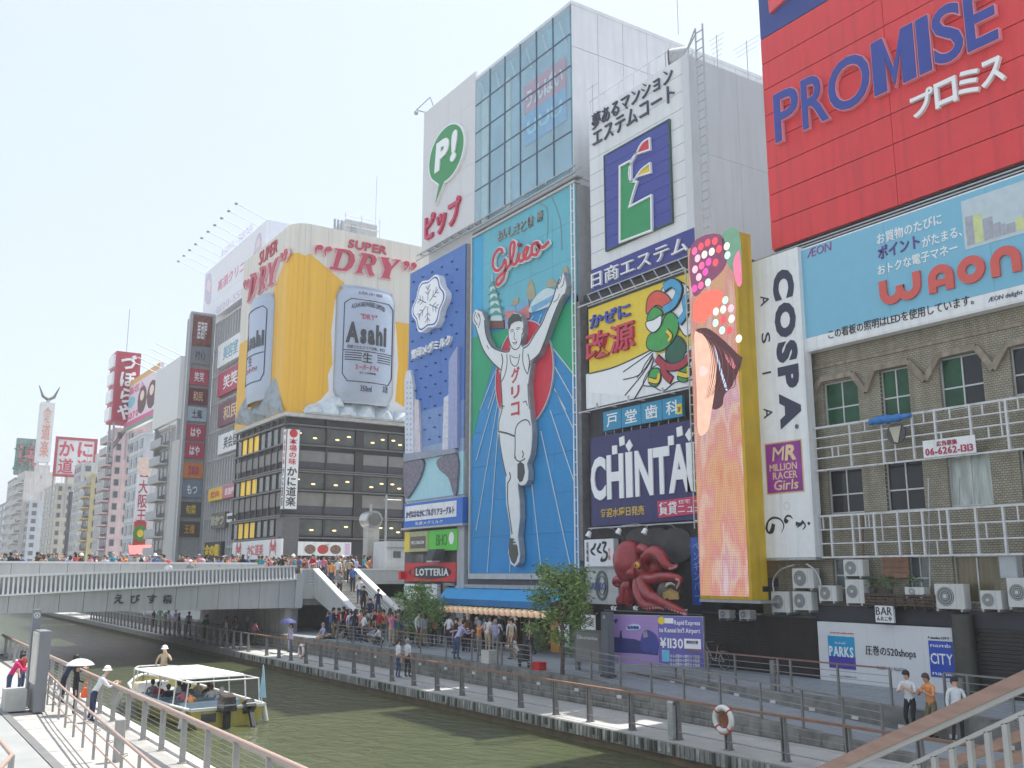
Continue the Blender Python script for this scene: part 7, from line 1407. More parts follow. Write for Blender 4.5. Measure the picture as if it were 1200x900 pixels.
t,a,a1,b0,b1 = board('green_beige_sign','long sign, beige on its left and bright green on its right half',F4,475,624,536,647,mat('lime_green',srgb(88,200,60),.45,var=.04))
MB().fbox(F4,a,a+.46*(a1-a),b0,b1,.001,.03).obj('beige_half',mat('olive_beige',srgb(176,178,130),.5),t); MB().fbox(F4,a+.12*(a1-a),a+.42*(a1-a),b0+.2,b1-.3,.031,.05).obj('brown_panel',mat('brown_grey',srgb(100,92,84),.5),t); MB().fbox(F4,a,a+.1*(a1-a),b0,b1,.031,.04).obj('yellow_tab',YK,t)
line('TRES CORAZON',F4,(a+.14*(a1-a),a+.4*(a1-a),b0+.45,b0+.65),.051,LWHITE,t); line('BHO',F4,(a+.62*(a1-a),a+.82*(a1-a),b0+.3,b1-.25),.002,mat('dark_green_ink',(.03,.2,.04),.5),t,bold=.0); c = ((a+.9*(a1-a)),(b0+b1)/2+.08); MB().prism([(c[0]+.3*math.cos(k*.4488),c[1]+.36*math.sin(k*.4488)) for k in range(14)],F4,.002,.03).obj('white_round_mark',LWHITE,t)
for x in (483,497): aa,bb = F4.ab(x,650); MB().fbox(F4,aa,aa+.9,bb-.5,bb,-.35,-.32).obj('upper_window',GLASSM,nb_)
lb = T('black_lamp_hood','black projecting lamp hood with a white light under the green sign','lamp',(-51,28,5)); aa,bb = F4.ab(511,642); MB().hexa([(aa,27.6,bb-.75),(aa+.9,27.6,bb-.75),(aa+1.2,28.3,bb-.75),(aa,28.3,bb-.75),(aa,27.9,bb-.1),(aa+.9,27.9,bb-.1),(aa+1.2,28.3,bb-.1),(aa,28.3,bb-.1)]).obj('hood',BLACK,lb); MB().box(aa+.1,aa+.8,27.7,28.2,bb-.85,bb-.76).obj('diffuser',LWHITE,lb)
t,a,a1,b0,b1 = board('red_burger_sign','red fast food sign with a black oval and white latin capitals',F4,475,660,534,681,mat('ketchup_red',srgb(206,36,44),.4,var=.04))
W_,H_ = a1-a,b1-b0; MB().prism([(a+(.5+.42*math.cos(k*.2618))*W_,b0+(.5+.36*math.sin(k*.2618))*H_) for k in range(24)],F4,.001,.03).obj('black_oval',BLACK,t); line('LOTTERIA',F4,(a+.24*W_,a+.88*W_,b0+.3*H_,b0+.7*H_),.031,LWHITE,t,bold=.03); MB().prism([(a+.18*W_+.22*math.cos(k*.5236),b0+.5*H_+.24*math.sin(k*.5236)) for k in range(12)],F4,.031,.05).obj('red_round_mark',RED,t)
MB().fbox(F4,a-.35,a-.02,b0+.1,b0+.6,-.3,.3).obj('side_horn',mat('ketchup_red'),t)
t,a,a1,b0,b1 = board('white_green_text_sign','white sign with two lines of dark green characters, partly behind the left tree',F4,474,684,512,702,WHITE); line('お持ち帰りコーヒー',F4,(a+.1,a1-.1,b0+.55*(b1-b0),b1-.1),.002,mat('dark_green_ink'),t,bold=.02); line('テイクアウト',F4,(a+.1,a1-.6,b0+.1,b0+.45*(b1-b0)),.002,mat('dark_green_ink'),t,bold=.02)
q = F4.ab(516,683),F4.ab(530,696); MB().fbox(F4,q[0][0],q[1][0],q[1][1],q[0][1],-.3,-.2).obj('upper_window',GLASSM,nb_)
# open shop under the runner
sx0,sx1 = gx0-1.2,gxr+.2
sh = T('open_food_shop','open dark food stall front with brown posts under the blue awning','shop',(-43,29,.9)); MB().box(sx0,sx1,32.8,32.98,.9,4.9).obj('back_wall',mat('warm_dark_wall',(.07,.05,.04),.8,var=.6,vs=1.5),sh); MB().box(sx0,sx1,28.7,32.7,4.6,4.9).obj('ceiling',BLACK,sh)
MB().box(sx0,sx1,28.72,28.9,FY(28.6).ab(560,689)[1]-.05,gz0).obj('upper_fascia',mat('dim_fascia',(.10,.10,.11),.6,var=.2),sh)
BRW = mat('brown_wood_post',srgb(120,72,44),.7,var=.2)
for x in (sx0+.1,sx0+2.6,sx0+5.2,sx0+8,sx1-.4): MB().box(x,x+.28,28.8,29.1,.9,4.6).obj('post',BRW,sh)
for x0_,x1_ in ((sx0+.5,sx0+2.3),(sx0+3.0,sx0+5),(sx0+5.8,sx0+7.8),(sx0+8.4,sx1-.6)): MB().box(x0_,x1_,29.0,29.7,.9,1.85).obj('counter',mat('counter_steel',(.3,.28,.25),.4,.4,var=.2),sh); MB().box(x0_+.1,x1_-.1,30.4,30.5,2.3,3.6).obj('menu_panel',mat('menu_print',srgb(190,150,130),.6,var=.7,vs=6),sh)
for i in range(6): MB().ball((sx0+1+i*1.8,30.0,4.2),.12,8).obj('hanging_bulb',mat('warm_bulb',(1,.75,.4),.5,var=0,emit=4),sh)
AZ1 = FY(28.6).ab(560,689)[1]; AF = FY(26.0); axl = AF.ab(513.5,709)[0]; axr = AF.ab(645,709)[0]; AZ0 = AF.ab(580,703.5)[1]; AZb = AF.ab(580,711)[1]
aw = T('blue_awning','long bright blue shop awning with a straight skirt under the runner billboard','awning',(-41,27,AZ0)); AWM = mat('cyan_blue_canvas',srgb(64,164,220),.7,var=.05,vs=2,bump=.3,bs=30)
xl2 = FY(28.6).ab(524,689)[0]
for i in range(6):
    u0,u1 = i/6+.001,(i+1)/6-.001; xa,xb,xc_,xd = axl+(axr-axl)*u0,axl+(axr-axl)*u1,xl2+(sx1+.2-xl2)*u1,xl2+(sx1+.2-xl2)*u0
    MB().hexa([(xa,26.0,AZ0-.03),(xb,26.0,AZ0-.03),(xc_,28.6,AZ1-.03),(xd,28.6,AZ1-.03),(xa,26.0,AZ0),(xb,26.0,AZ0),(xc_,28.6,AZ1),(xd,28.6,AZ1)]).obj('canvas_panel',AWM,aw); MB().box(xa,xb,25.97,26.0-.001,AZb,AZ0-.002).obj('skirt',mat('darker_cyan_canvas',srgb(50,118,172),.7,var=.05),aw)
MB().box(xl2,sx1+.2,28.6,28.68,AZ1-.05,AZ1+.08).obj('top_rail',LWHITE,aw); MB().box(axl,axl+.03,26.0,26.05,AZb,AZ0).obj('end_rail',STEEL,aw)
for x in (axl+.2,axr-.2): MB().bar((x,26.02,AZb+.1),(x,28.6,AZ1-.9),.06).obj('arm',STEEL,aw)
LNM = mat('paper_lantern',srgb(240,214,180),.7,var=.06,emit=.12); LNR = mat('lantern_rose',srgb(226,150,130),.7,var=.1,emit=.1); lan0 = None; ORD = 'first second third fourth fifth sixth seventh eighth ninth tenth eleventh twelfth thirteenth fourteenth fifteenth sixteenth seventeenth eighteenth nineteenth twentieth twenty-first'.split()
nl = 21
for i in range(nl):
    x = axl+.25+(axr-axl-.5)*i/(nl-1)
    if lan0 is None:
        lan0 = T('paper_lantern','cream paper lantern, first from the left in the row under the awning','lantern',(x,26.15,AZb-.24),'lanterns under the blue awning'); WL[lan0] = Vector((0,0,0))
        MB().ball((0,0,0),.19,12,st=(1,1,1.05)).obj('shade',LNM,lan0,local=True); MB().cyl((0,0,.17),(0,0,.23),.08,8).obj('top_ring',BLACK,lan0,local=True); MB().cyl((0,-.185,-.03),(0,-.2,-.03),.08,10).obj('mark',LNR,lan0,local=True); ln = lan0
    else: ln = dup(lan0,(x,26.15,AZb-.24),label='cream paper lantern, %s from the left in the row under the awning' % ORD[i])
# vertical banner, potted greenery, poster and boards near the right tree
t,a,a1,b0,b1 = board('white_vertical_banner','white vertical banner with black brush characters between tree and grey board',FY(25.4),654.5,729,666,757,WHITE,.06); MB().text('たこ焼',FY(25.4),a+.05,a1-.05,b0+.05,b1-.05,.002,.01,vert=True,bold=.06).obj('lettering',BLACK,t)
t,a,a1,b0,b1 = board('ochre_board','ochre brown vertical board behind the right tree',FY(26.2),645,716,655,764,mat('ochre_board',srgb(170,120,60),.6,var=.2),.15)
t,a,a1,b0,b1 = board('paper_notice','white paper notice with black scribbled lines above the grey information board',FY(25.6),681,720,697,737,WHITE,.05)
for k in range(6): MB().ribbon(smooth([(a+.06+(a1-a-.12)*j/6,b1-.12-(b1-b0-.2)*k/6+.03*math.sin(j*2.1+k)) for j in range(7)],2),.03,FY(25.6),.001,.006).obj('scribble',BLACK,t)
IFR = FY(23.6); ib2 = T('information_board','grey information board on two legs left of the purple train advertisement','information board',(-30,23.6,G0)); BGR = mat('taupe_grey_metal',(.20,.19,.185),.5,.2,var=.06)
a,b1 = IFR.ab(673,737); a1 = IFR.ab(704,740)[0]; bm = IFR.ab(680,776)[1]; MB().fbox(IFR,a,a1,bm,b1,-.14,0).obj('board',BGR,ib2); MB().fbox(IFR,a,a+.2,G0,bm-.003,-.14,-.02).obj('leg',BGR,ib2); MB().fbox(IFR,a1-.2,a1-.003,G0,bm-.003,-.14,-.02).obj('leg',BGR,ib2); MB().fbox(IFR,a+.12,a1-.12,bm+.1,b1-.1,.001,.01).obj('inset_panel',mat('lighter_taupe',(.26,.25,.24),.5,var=.04),ib2)
line('Information',IFR,(a+.38,a1-.2,b1-.36,b1-.22),.011,LWHITE,ib2); MB().ribbon([(a+.26+.07*math.cos(k*.785),b1-.29+.07*math.sin(k*.785)) for k in range(8)],.02,IFR,.011,.02,closed=True).obj('i_ring',LWHITE,ib2)
gc = T('grey_sign_column','dark blue-grey square column at the left end of the train advertisement','column',(-28.5,22.8,G0)); P5 = FY(22.9); a,b1 = P5.ab(704,717); a1 = P5.ab(711.5,717)[0]; MB().box(a,a1,22.9,23.2,G0,b1).obj('column_shaft',mat('blue_grey_column',(.12,.135,.16),.5,var=.08),gc); MB().box(a-.05,a1+.05,22.85,23.25,G0,G0+.08).obj('base_plate',DSTEEL,gc); MB().ribbon([((a+a1)/2+.05*math.cos(k*.785),b1-.18+.05*math.sin(k*.785)) for k in range(8)],.015,P5,.002,.01,closed=True).obj('i_ring',LWHITE,gc)
# purple train advertisement
TFp = FP((FY(23.4).W(711,718).x,23.4),(FY(25.0).W(824,723).x,25.0)); zt_a = Z(640,700,5,TFp)
ta = T('train_advertisement','purple billboard with a night train picture, aeroplane and the fare in white figures','billboard',TFp.W(765,780)); a,b1 = TFp.ab(711.5,719.5); a1 = TFp.ab(823.5,722)[0]; b0 = TFp.ab(711,763)[1]; b0 = TFp.ab(823,783)[1]-.0; am = zt_a((656,200))[0][0]; b1 = (b1+TFp.ab(823,723)[1])/2
MB().fbox(TFp,a,a1,b0,b1,-.15,-.01).obj('sign_box',STEEL,ta); MB().fbox(TFp,a+.02,am,b0+.02,b1-.02,-.009,0).obj('picture_panel',mat('dusk_sky_print',srgb(160,130,190),.4,var=.12,vs=.5),ta); MB().fbox(TFp,am+.003,a1-.02,b0+.02,b1-.02,-.009,0).obj('price_panel',mat('violet_print',srgb(104,96,176),.4,var=.15,vs=.5),ta)
NP = mat('night_navy_print',srgb(36,44,110),.4,var=.3,vs=2); MB().prism(zt_a((365,250),(400,232),(520,245),(570,262),(656,300),(656,340),(560,330),(365,320)),TFp,.001,.01).obj('printed_ground',NP,ta); MB().prism(smooth(zt_a((556,300),(560,230),(585,192),(620,200),(652,235),(655,320),(600,328)),3,True),TFp,.011,.03).obj('printed_train',mat('train_blue_print',srgb(50,62,140),.3),ta); MB().prism(zt_a((572,205),(592,196),(600,232),(572,238)),TFp,.031,.04).obj('printed_windscreen',mat('windscreen_print',srgb(150,130,150),.3),ta)
MB().prism(zt_a((384,138),(400,134),(412,122),(416,132),(425,135),(414,142),(408,158),(402,142),(388,144)),TFp,.001,.01).obj('printed_aeroplane',NP,ta); MB().prism(zt_a((432,240),(436,195),(442,195),(447,240)),TFp,.011,.02).obj('printed_tower',NP,ta); MB().prism(smooth(zt_a((470,190),(480,165),(515,155),(550,165),(548,188),(510,192)),3,True),TFp,.001,.01).obj('printed_cloud',mat('cloud_print',srgb(190,200,235),.4),ta)
q = zt_a((478,185),(545,168)); line('南海電鉄',TFp,(q[0][0],q[1][0],q[0][1],q[1][1]),.011,NP,ta,bold=.02); MB().prism([(zt_a((675,136))[0][0]+.14*math.cos(k*.5236),zt_a((675,136))[0][1]+.14*math.sin(k*.5236)) for k in range(12)],TFp,.001,.01).obj('printed_yellow_disc',YK,ta); q = zt_a((694,152),(745,122)); MB().fbox(TFp,q[0][0],q[1][0],q[0][1],q[1][1],.001,.01).obj('white_label',LWHITE,ta)
for tx_,p,q_ in (('Rapid Express',(752,168),(902,138)),('to Kansai Int\'l Airport',(664,212),(902,182)),('¥1130',(668,296),(802,240))): q = zt_a(p,q_); line(tx_,TFp,(q[0][0],q[1][0],q[0][1],q[1][1]),.002,LWHITE,ta,bold=.02)
q = zt_a((810,300),(906,245)); MB().fbox(TFp,q[0][0],q[1][0],q[0][1],q[1][1],.001,.01).obj('white_label',LWHITE,ta); line('関西空港',TFp,(q[0][0]+.1,q[1][0]-.1,(q[0][1]+q[1][1])/2,q[1][1]-.06),.011,NP,ta); q = zt_a((680,375),(722,310)); MB().fbox(TFp,q[0][0],q[1][0],q[0][1],q[1][1],.001,.01).obj('cyan_panel',mat('cyan_print',srgb(110,190,220),.4),ta)
for k in range(3): q = zt_a((728,400-k*24),(900,388-k*24)); line('なんば駅から関空まで快適',TFp,(q[0][0],q[1][0],q[0][1],q[1][1]),.002,LWHITE,ta)
# ---- base of the tiled building
BW = FY(28.9); dk = T('dark_slatted_wall','long dark brown slatted wall left of the white shopping board','wall',(-26,28.9,G0)); SLT = mat('dark_brown_slat',(.026,.018,.016),.6,var=.4,vs=2,dirt=(.045,.035,.03)); wa,wb_ = BW.ab(824,750)[0],BW.ab(958,750)[0]; wt = BW.ab(900,722)[1]
MB().box(wa,wb_,28.96,29.15,G0,wt).obj('backing',BLACK,dk)
k = 0
while G0+k*.105 < wt-.1: MB().box(wa,wb_,28.9,28.955,G0+.01+k*.105,G0+.1+k*.105).obj('slat',SLT,dk); k += 1
MB().box(wa,wb_,28.85,29.15,wt+.003,wt+.06).obj('cap',DSTEEL,dk)
fs = T('dark_fascia','dark fascia strip running over the shopping board and the shutter','fascia',(-17,29,3)); MB().box(BW.ab(950,715)[0],-6,28.92,29.19,BW.ab(1000,729)[1],BW.ab(1000,711)[1]).obj('fascia_board',mat('fascia_charcoal',(.04,.04,.05),.6,var=.2),fs)
PKF = FY(28.75); zp1 = Z(870,540,2.5,PKF); a0,b1 = PKF.ab(957.5,728); b0 = PKF.ab(960.5,797)[1]; a1 = PKF.ab(1117,760)[0]
pk = T('shopping_board','long white shopping billboard with a cyan-violet square left and a blue square right','billboard',(-21,28.75,b0)); nn = 5
for i in range(nn): MB().fbox(PKF,a0+(a1-a0)*i/nn+.002,a0+(a1-a0)*(i+1)/nn-.002,b0,b1,-.08,0).obj('panel',mat('board_white',(.66,.67,.68),.5,var=.03),pk)
MB().fbox(PKF,a0,a1,b0-.15,b0-.003,-.08,.05).obj('plinth',DSTEEL,pk)
zs5 = Z(880,720,7.5,PKF); q = zs5((676,185),(905,185),(690,465)); sq = (q[0][0],q[1][0],q[2][1],q[0][1]); mid = sq[2]+.38*(sq[3]-sq[2]); MB().fbox(PKF,sq[0],sq[1],mid+.002,sq[3],.001,.02).obj('cyan_square',mat('cyan_square',srgb(30,150,196),.4,var=.08,vs=1),pk); MB().fbox(PKF,sq[0],sq[1],sq[2],mid,.001,.02).obj('violet_square',mat('violet_square',srgb(66,62,160),.4,var=.06),pk)
line('PARKS',PKF,(sq[0]+.05,sq[1]-.05,mid-.02,mid+.3*(sq[3]-sq[2])),.021,LWHITE,pk,bold=.02); line('なんば',PKF,(sq[0]+.3,sq[1]-.35,mid+.38*(sq[3]-sq[2]),mid+.44*(sq[3]-sq[2])),.021,LWHITE,pk); line('facebook namba parks',PKF,(sq[0]+.1,sq[1],sq[3]+.08,sq[3]+.14),.001,SALM,pk); line('オンラインショップ なんばパークス',PKF,(sq[0],sq[1],sq[2]-.28,sq[2]-.22),.001,STEEL,pk)
q = zs5((1012,360),(1015,310)); q2 = PKF.ab(1073.5,770)[0]; line('圧巻の520shops',PKF,(q[0][0],q2,q[0][1]-.02,q[0][1]+.34),.001,BLACK,pk); line('なんばパークス なんばCITY',PKF,(q[0][0]+.4,q2-.4,q[0][1]-.42,q[0][1]-.3),.001,STEEL,pk)
zs6 = Z(1040,720,7.5,PKF); q = zs6((360,228),(376,545)); MB().fbox(PKF,q[0][0],a1-.01,q[1][1],q[0][1],.001,.02).obj('blue_square',mat('city_blue',srgb(40,76,176),.4,var=.05),pk); hq = q[0][1]-q[1][1]; line('namb',PKF,(q[0][0]+.08,a1-.06,q[0][1]-.17*hq,q[0][1]-.07*hq),.021,LWHITE,pk); line('CITY',PKF,(q[0][0]+.05,a1-.02,q[1][1]+.36*hq,q[1][1]+.66*hq),.021,LWHITE,pk,bold=.01); line('nank',PKF,(q[0][0]+.08,a1-.06,q[1][1]+.06*hq,q[1][1]+.16*hq),.021,LWHITE,pk); line('f namba CITY',PKF,(q[0][0],a1-.1,q[0][1]+.06,q[0][1]+.13),.001,BLACK,pk)
dp = T('dark_round_column','thick dark column between the shopping board and the roller shutter','column',(-18,28.6,G0)); c = FY(28.5).ab(1125,760)[0]; MB().cyl((c,28.75,G0-.5),(c,28.75,FY(28.5).ab(1125,720)[1]),.33,20).obj('column_shaft',mat('dark_olive_column',(.06,.06,.05),.4,var=.2),dp)
st_ = T('roller_shutter','dark closed roller shutter right of the thick column','shutter',(-15,28.95,G0)); a0,b1 = BW.ab(1138,738); k = 0
while G0+k*.12 < b1-.05: MB().box(a0,-6,28.93+.02*(k % 2),28.99,G0+.004+k*.12,G0+.116+k*.12).obj('slat',mat('shutter_brown_black',(.028,.023,.021),.5,var=.25),st_); k += 1
MB().box(a0-.12,a0-.02,28.85,29,G0,b1).obj('guide_post',WT,st_)
bs = T('bar_sign','small grey-white BAR sign hanging above the shopping board','sign',(-21,28.5,3)); BSF = FY(28.5); a,b1 = BSF.ab(1025,709.5); a1,_ = BSF.ab(1046,710); b0 = BSF.ab(1025,729)[1]; MB().fbox(BSF,a,a1,b0,b1,-.1,0).obj('board',WHITE,bs); line('BAR',BSF,(a+.04,a1-.04,b0+.45*(b1-b0),b1-.04),.002,BLACK,bs,bold=-.008); line('んたこや',BSF,(a+.06,a1-.06,b0+.06,b0+.36*(b1-b0)),.002,BLACK,bs)
# planter shelf, plank screen, junction box, plants
pl = T('wood_planter_shelf','dark wooden planter shelf with green pots under the orange plank screen','planter',(-21,28.7,3.6)); PF6 = FY(28.5); a,b1 = PF6.ab(1013,695); a1 = PF6.ab(1094,695)[0]; b0 = PF6.ab(1013,709)[1]; DWD = mat('dark_rotting_wood',(.08,.055,.04),.8,var=.4,vs=5,bump=.6)
for k in range(4): MB().fbox(PF6,a,a1,b0+(b1-b0)*k/4+.01,b0+(b1-b0)*(k+1)/4-.02,-.03,.01).obj('board',DWD,pl)
MB().box(a,a1,28.53,29.18,b0,b0+.06).obj('shelf',DWD,pl)
for i in range(8): MB().box(a+(a1-a)*i/7-.03,a+(a1-a)*i/7+.03,28.54,28.6,b0-.1,b1).obj('upright',DWD,pl)
os_ = T('plank_screen','faded orange-brown plank screen fixed in the window above the planter shelf','screen',(-21,29,4.4)); q = FY(29.0); a,b1 = q.ab(1033,652.5); a1 = q.ab(1064,652)[0]; b0 = q.ab(1033,677)[1]
for k in range(4): MB().fbox(q,a,a1,b0+(b1-b0)*k/4+.005,b0+(b1-b0)*(k+1)/4-.005,-.03,.0).obj('plank',mat('faded_orange_plank',(.24,.13,.085),.8,var=.25,vs=4),os_)
jb = T('junction_box','pale grey junction box on the wall beside the tan curtained window','box',(-16.5,28.9,4.3)); q = FY(28.85); a,b1 = q.ab(1170,651); a1 = q.ab(1190,650)[0]; b0 = q.ab(1170,677)[1]; MB().fbox(q,a,a1,b0,b1,-.33,0).obj('case',mat('box_grey',(.42,.45,.47),.5,var=.04),jb); MB().fbox(q,a+.03,a1-.03,b0+.03,b1-.03,.001,.012).obj('door',mat('box_grey'),jb)
LEAFM = mat('pot_leaf_green',(.05,.12,.025),.6,var=.4,vs=6)
def leafball(cx,cy,cz,r,n,sz,m_,parent=None,name='foliage',st=(1,1,1),rnd=random):
    s = MB()
    for i in range(n):
        while True:
            d = Vector((rnd.uniform(-1,1),rnd.uniform(-1,1),rnd.uniform(-1,1)))
            if d.length < 1: break
        p = Vector((cx+d.x*r*st[0],cy+d.y*r*st[1],cz+d.z*r*st[2])); u = Vector((rnd.gauss(0,1),rnd.gauss(0,1),rnd.gauss(0,.6))).normalized()*sz; v = u.orthogonal().normalized().lerp(Vector((rnd.gauss(0,1),rnd.gauss(0,1),rnd.gauss(0,1))).normalized(),.5)*sz*.45
        s.add([p-u,p+v,p+u,p-v],[(0,1,2,3)])
    return s.obj(name,m_,parent)
for i,x in enumerate((1023,1042,1072)):
    c = FY(28.8).W(x,688); t = T('pot_plant',('bushy pot plant at the left end of the planter shelf','tall pale green pot plant in the middle of the planter shelf','small pot plant beside the orange pot on the planter shelf')[i],'plant',c); MB().cyl((c.x,28.8,b0*0+FY(28.8).W(x,700).z),(c.x,28.8,c.z-.05),.09,8,.12).obj('pot',mat('terracotta',(.3,.12,.07),.8) if i == 2 else DSTEEL,t); leafball(c.x,28.8,c.z+.15,.28,90,.07,LEAFM,t)
# air conditioners
ACM = mat('aircon_cream',(.60,.60,.58),.5,var=.04,dirt=(.48,.47,.43)); ACL = [(928,666,956,689,'cream air conditioner, upper of the pair under the vertical white sign'),(903.5,693,928,717,'air conditioner with a grey square grille at the far left of the lower row'),(928.5,693,954,714.5,'air conditioner with a white grille under the upper one, below the vertical sign'),(959,686,983,704,'wide low air conditioner left of the stacked pair by the planter shelf'),(988,656,1014,675,'upper air conditioner of the stacked pair by the planter shelf'),(990,679,1015,706.5,'lower air conditioner of the stacked pair by the planter shelf'),(1060,688,1086,698,'air conditioner half hidden behind the planter shelf'),(1094.5,684,1132,713,'big air conditioner with a pale fan hub right of the planter shelf'),(1148,692,1176,713.5,'smaller air conditioner below the tan curtained window'),(1179,677,1214,711,'large air conditioner cut by the right edge of the photo'),(842,714.5,858,724,'small air conditioner behind the dark slatted wall, left one'),(866,715,882,725,'small air conditioner behind the dark slatted wall, right one')]
for x0,y0,x1,y1,lab in ACL:
    q = FY(28.55); a,b1 = q.ab(x0,y0); a1 = q.ab(x1-3.5,y0)[0]; b0 = q.ab(x0,y1)[1]; w_,h_ = a1-a,b1-b0; t = T('air_conditioner',lab,'air conditioner',(a+w_/2,28.8,b0),'air conditioners along the wall')
    MB().fbox(q,a,a1,b0,b1,-.34,0).obj('casing',ACM,t); r = min(h_*.42,w_*.3); cx,cz = a+w_*.36,b0+h_*.5
    MB().cyl(q.P(cx,cz,.001),q.P(cx,cz,.012),r,20).obj('fan_guard',mat('fan_dark',(.16,.17,.17),.5,.2),t); s = MB()
    for k in range(3): s = MB().ribbon([(cx+r*(.35+.28*k)*math.cos(j*.3927),cz+r*(.35+.28*k)*math.sin(j*.3927)) for j in range(16)],.012,q,.013,.02,closed=True).obj('guard_ring',ACM,t)
    MB().cyl(q.P(cx,cz,.013),q.P(cx,cz,.03),r*.22,10).obj('hub',ACM,t)
    MB().fbox(q,a+w_*.72,a+w_*.725+.01,b0+.02,b1-.02,.001,.006).obj('seam',STEEL,t); MB().box(a+.05,a+.12,28.5,29.19,b0-.08,b0-.002).box(a1-.12,a1-.05,28.5,29.19,b0-.08,b0-.002).obj('bracket',STEEL,t)
# wall pipes
for i,pp_ in enumerate([((931,662),(915,668),(906,680),(907,694)),((945,661),(955,668),(961,680),(962,690)),((1088,560),(1089,620),(1090,690)),((1011,605),(1012,655),(1016,660)),((1124,560),(1123,592))]):
    q = FY(28.95 if i > 1 else 28.4); pts = [q.P(a,b) for a,b in smooth([q.ab(*p) for p in pp_],4)]; t = T('wall_pipe',('curved grey hose left of the upper air conditioner','curved grey hose right of the upper air conditioner','long drain pipe beside the window with the plank screen','short brown pipe between grille and stacked air conditioners','short white pipe left of the curtained window')[i],'pipe',pts[-1]); MB().tube(pts,.035,6).obj('pipe_run',mat('brown_pipe',(.2,.13,.09),.7) if i == 3 else STEEL,t)
# ------------------------------------------------------------------ railings
RWOOD = mat('red_brown_handrail',(.26,.14,.10),.5,var=.15,vs=4); PST = mat('grey_metal_post',(.24,.235,.23),.45,.4,var=.15); WIRE = mat('steel_wire',(.35,.35,.36),.35,.7)
rl = T('riverside_railing','long low railing with red-brown handrail and grey posts along the far lower walkway','railing',(-30,19.6,0)); RY = 19.58
MB().box(-57.0,5,RY-.06,RY+.06,1.06,1.12).obj('handrail',RWOOD,rl); MB().box(-120,-57.1,RY-.04,RY+.04,1.05,1.1).obj('handrail',PST,rl)
for z in (.22,): MB().cyl((-120,RY,z),(5,RY,z),.022,6).obj('lower_rail',WIRE,rl)
for z in (.45,.66,.86): MB().cyl((-57,RY,z),(5,RY,z),.006,4).obj('wire',WIRE,rl)
pm = MB();
for dx in (-.05,.05): pm.hexa([(dx-.02,-.05,0),(dx+.02,-.05,0),(dx+.02,.12,0),(dx-.02,.12,0),(dx-.02,-.06,1.05),(dx+.02,-.06,1.05),(dx+.02,.03,1.05),(dx-.02,.03,1.05)])
pm.box(-.09,.09,-.08,.15,0,.03); pf = None
for x in [FY(RY).W(px_,840).x for px_ in (308,322.6,337,355,372.6,391,412,434,457,483,510.6,540,573,609,650,690,739,793,851,917,992,1075)]+[-58.5-1.4*i for i in range(36)]:
    if pf is None: pf = pm.obj('post',PST,rl,local=True); o = pf
    else: o = pf.copy(); C.objects.link(o)
    o.location = (x+30,0,0)
t = T('grey_meter_box','grey rounded metal meter box strapped to the walkway railing post','box',(FY(RY).W(793,840).x,RY-.1,.2)); x = FY(RY).W(791,840).x; MB().box(x-.12,x+.1,RY-.18,RY-.07,.05,1.0).cyl((x-.12,RY-.12,1.0),(x+.1,RY-.12,1.0),.055,8).obj('case',STEEL,t)
def lifering(px_,py_,lab,yaw=0):
    c = FY(RY-.14).W(px_,py_); t = T('life_ring',lab,'life ring',c); s = MB(); n,k = 24,8; vs = [(c.x+math.cos(2*math.pi*i/n)*(.30+.075*math.cos(2*math.pi*j/k)),c.y+.075*math.sin(2*math.pi*j/k),c.z+math.sin(2*math.pi*i/n)*(.30+.075*math.cos(2*math.pi*j/k))) for i in range(n) for j in range(k)]
    s.add(vs,[(i*k+j,i*k+(j+1) % k,((i+1) % n)*k+(j+1) % k,((i+1) % n)*k+j) for i in range(n) for j in range(k)],0,True); s.obj('ring',mat('life_ring_white',(.74,.73,.70),.5,var=.06),t)
    for q in (.25,.75,1.25,1.75):
        a = q*math.pi; MB().tube([(c.x+math.cos(a)*(.30+.08*math.cos(2*math.pi*j/8)),c.y+.082*math.sin(2*math.pi*j/8),c.z+math.sin(a)*(.30+.08*math.cos(2*math.pi*j/8))) for j in range(9)],.02,6,caps=False).obj('band',mat('band_red_orange',srgb(196,60,40),.5),t)
    MB().cyl((c.x,c.y+.04,c.z),(c.x,c.y+.12,c.z),.2,16).obj('coiled_rope',mat('rust_rope',(.24,.09,.04),.8,var=.3,vs=12,bump=1),t); MB().tube([(c.x+.36*math.cos(a),c.y-.02,c.z-.36*math.sin(a)-.03) for a in (.3,.8,1.3,1.8,2.4,2.9)],.014,5).obj('rope',mat('band_red_orange'),t)
lifering(847.5,843,'white life ring with red bands on the railing at the lower right'); lifering(353,763,'small white life ring on the railing near the umbrella under the bridge end')
def fence(name,lab,y,xs,ztop,zfoot,mrail=PST,wires=4,x0=None,x1=None,grp=None):
    f = T(name,lab,'railing',((xs[0]+xs[-1])/2,y,zfoot(xs[0])),grp); x0 = xs[0] if x0 is None else x0; x1 = xs[-1] if x1 is None else x1
    MB().bar((x0,y,ztop(x0)),(x1,y,ztop(x1)),.055,.045).obj('top_rail',mrail,f)
    for k in range(wires): t_ = (k+1)/(wires+1); MB().cyl((x0,y,zfoot(x0)+(ztop(x0)-zfoot(x0))*t_),(x1,y,zfoot(x1)+(ztop(x1)-zfoot(x1))*t_),.011,5).obj('wire',WIRE,f)
    for x in xs: MB().box(x-.03,x+.03,y-.03,y+.03,zfoot(x),ztop(x)-.02).obj('post',PST,f)
    return f
fence('promenade_railing','wire railing on top of the stone retaining wall in front of the crowd',22.2,[FY(22.2).W(q,750).x for q in (395,414,447,493,523,553,560,583,588,622)],lambda x: 1.80,lambda x: .9,mat('brownish_rail',(.2,.15,.13),.5))
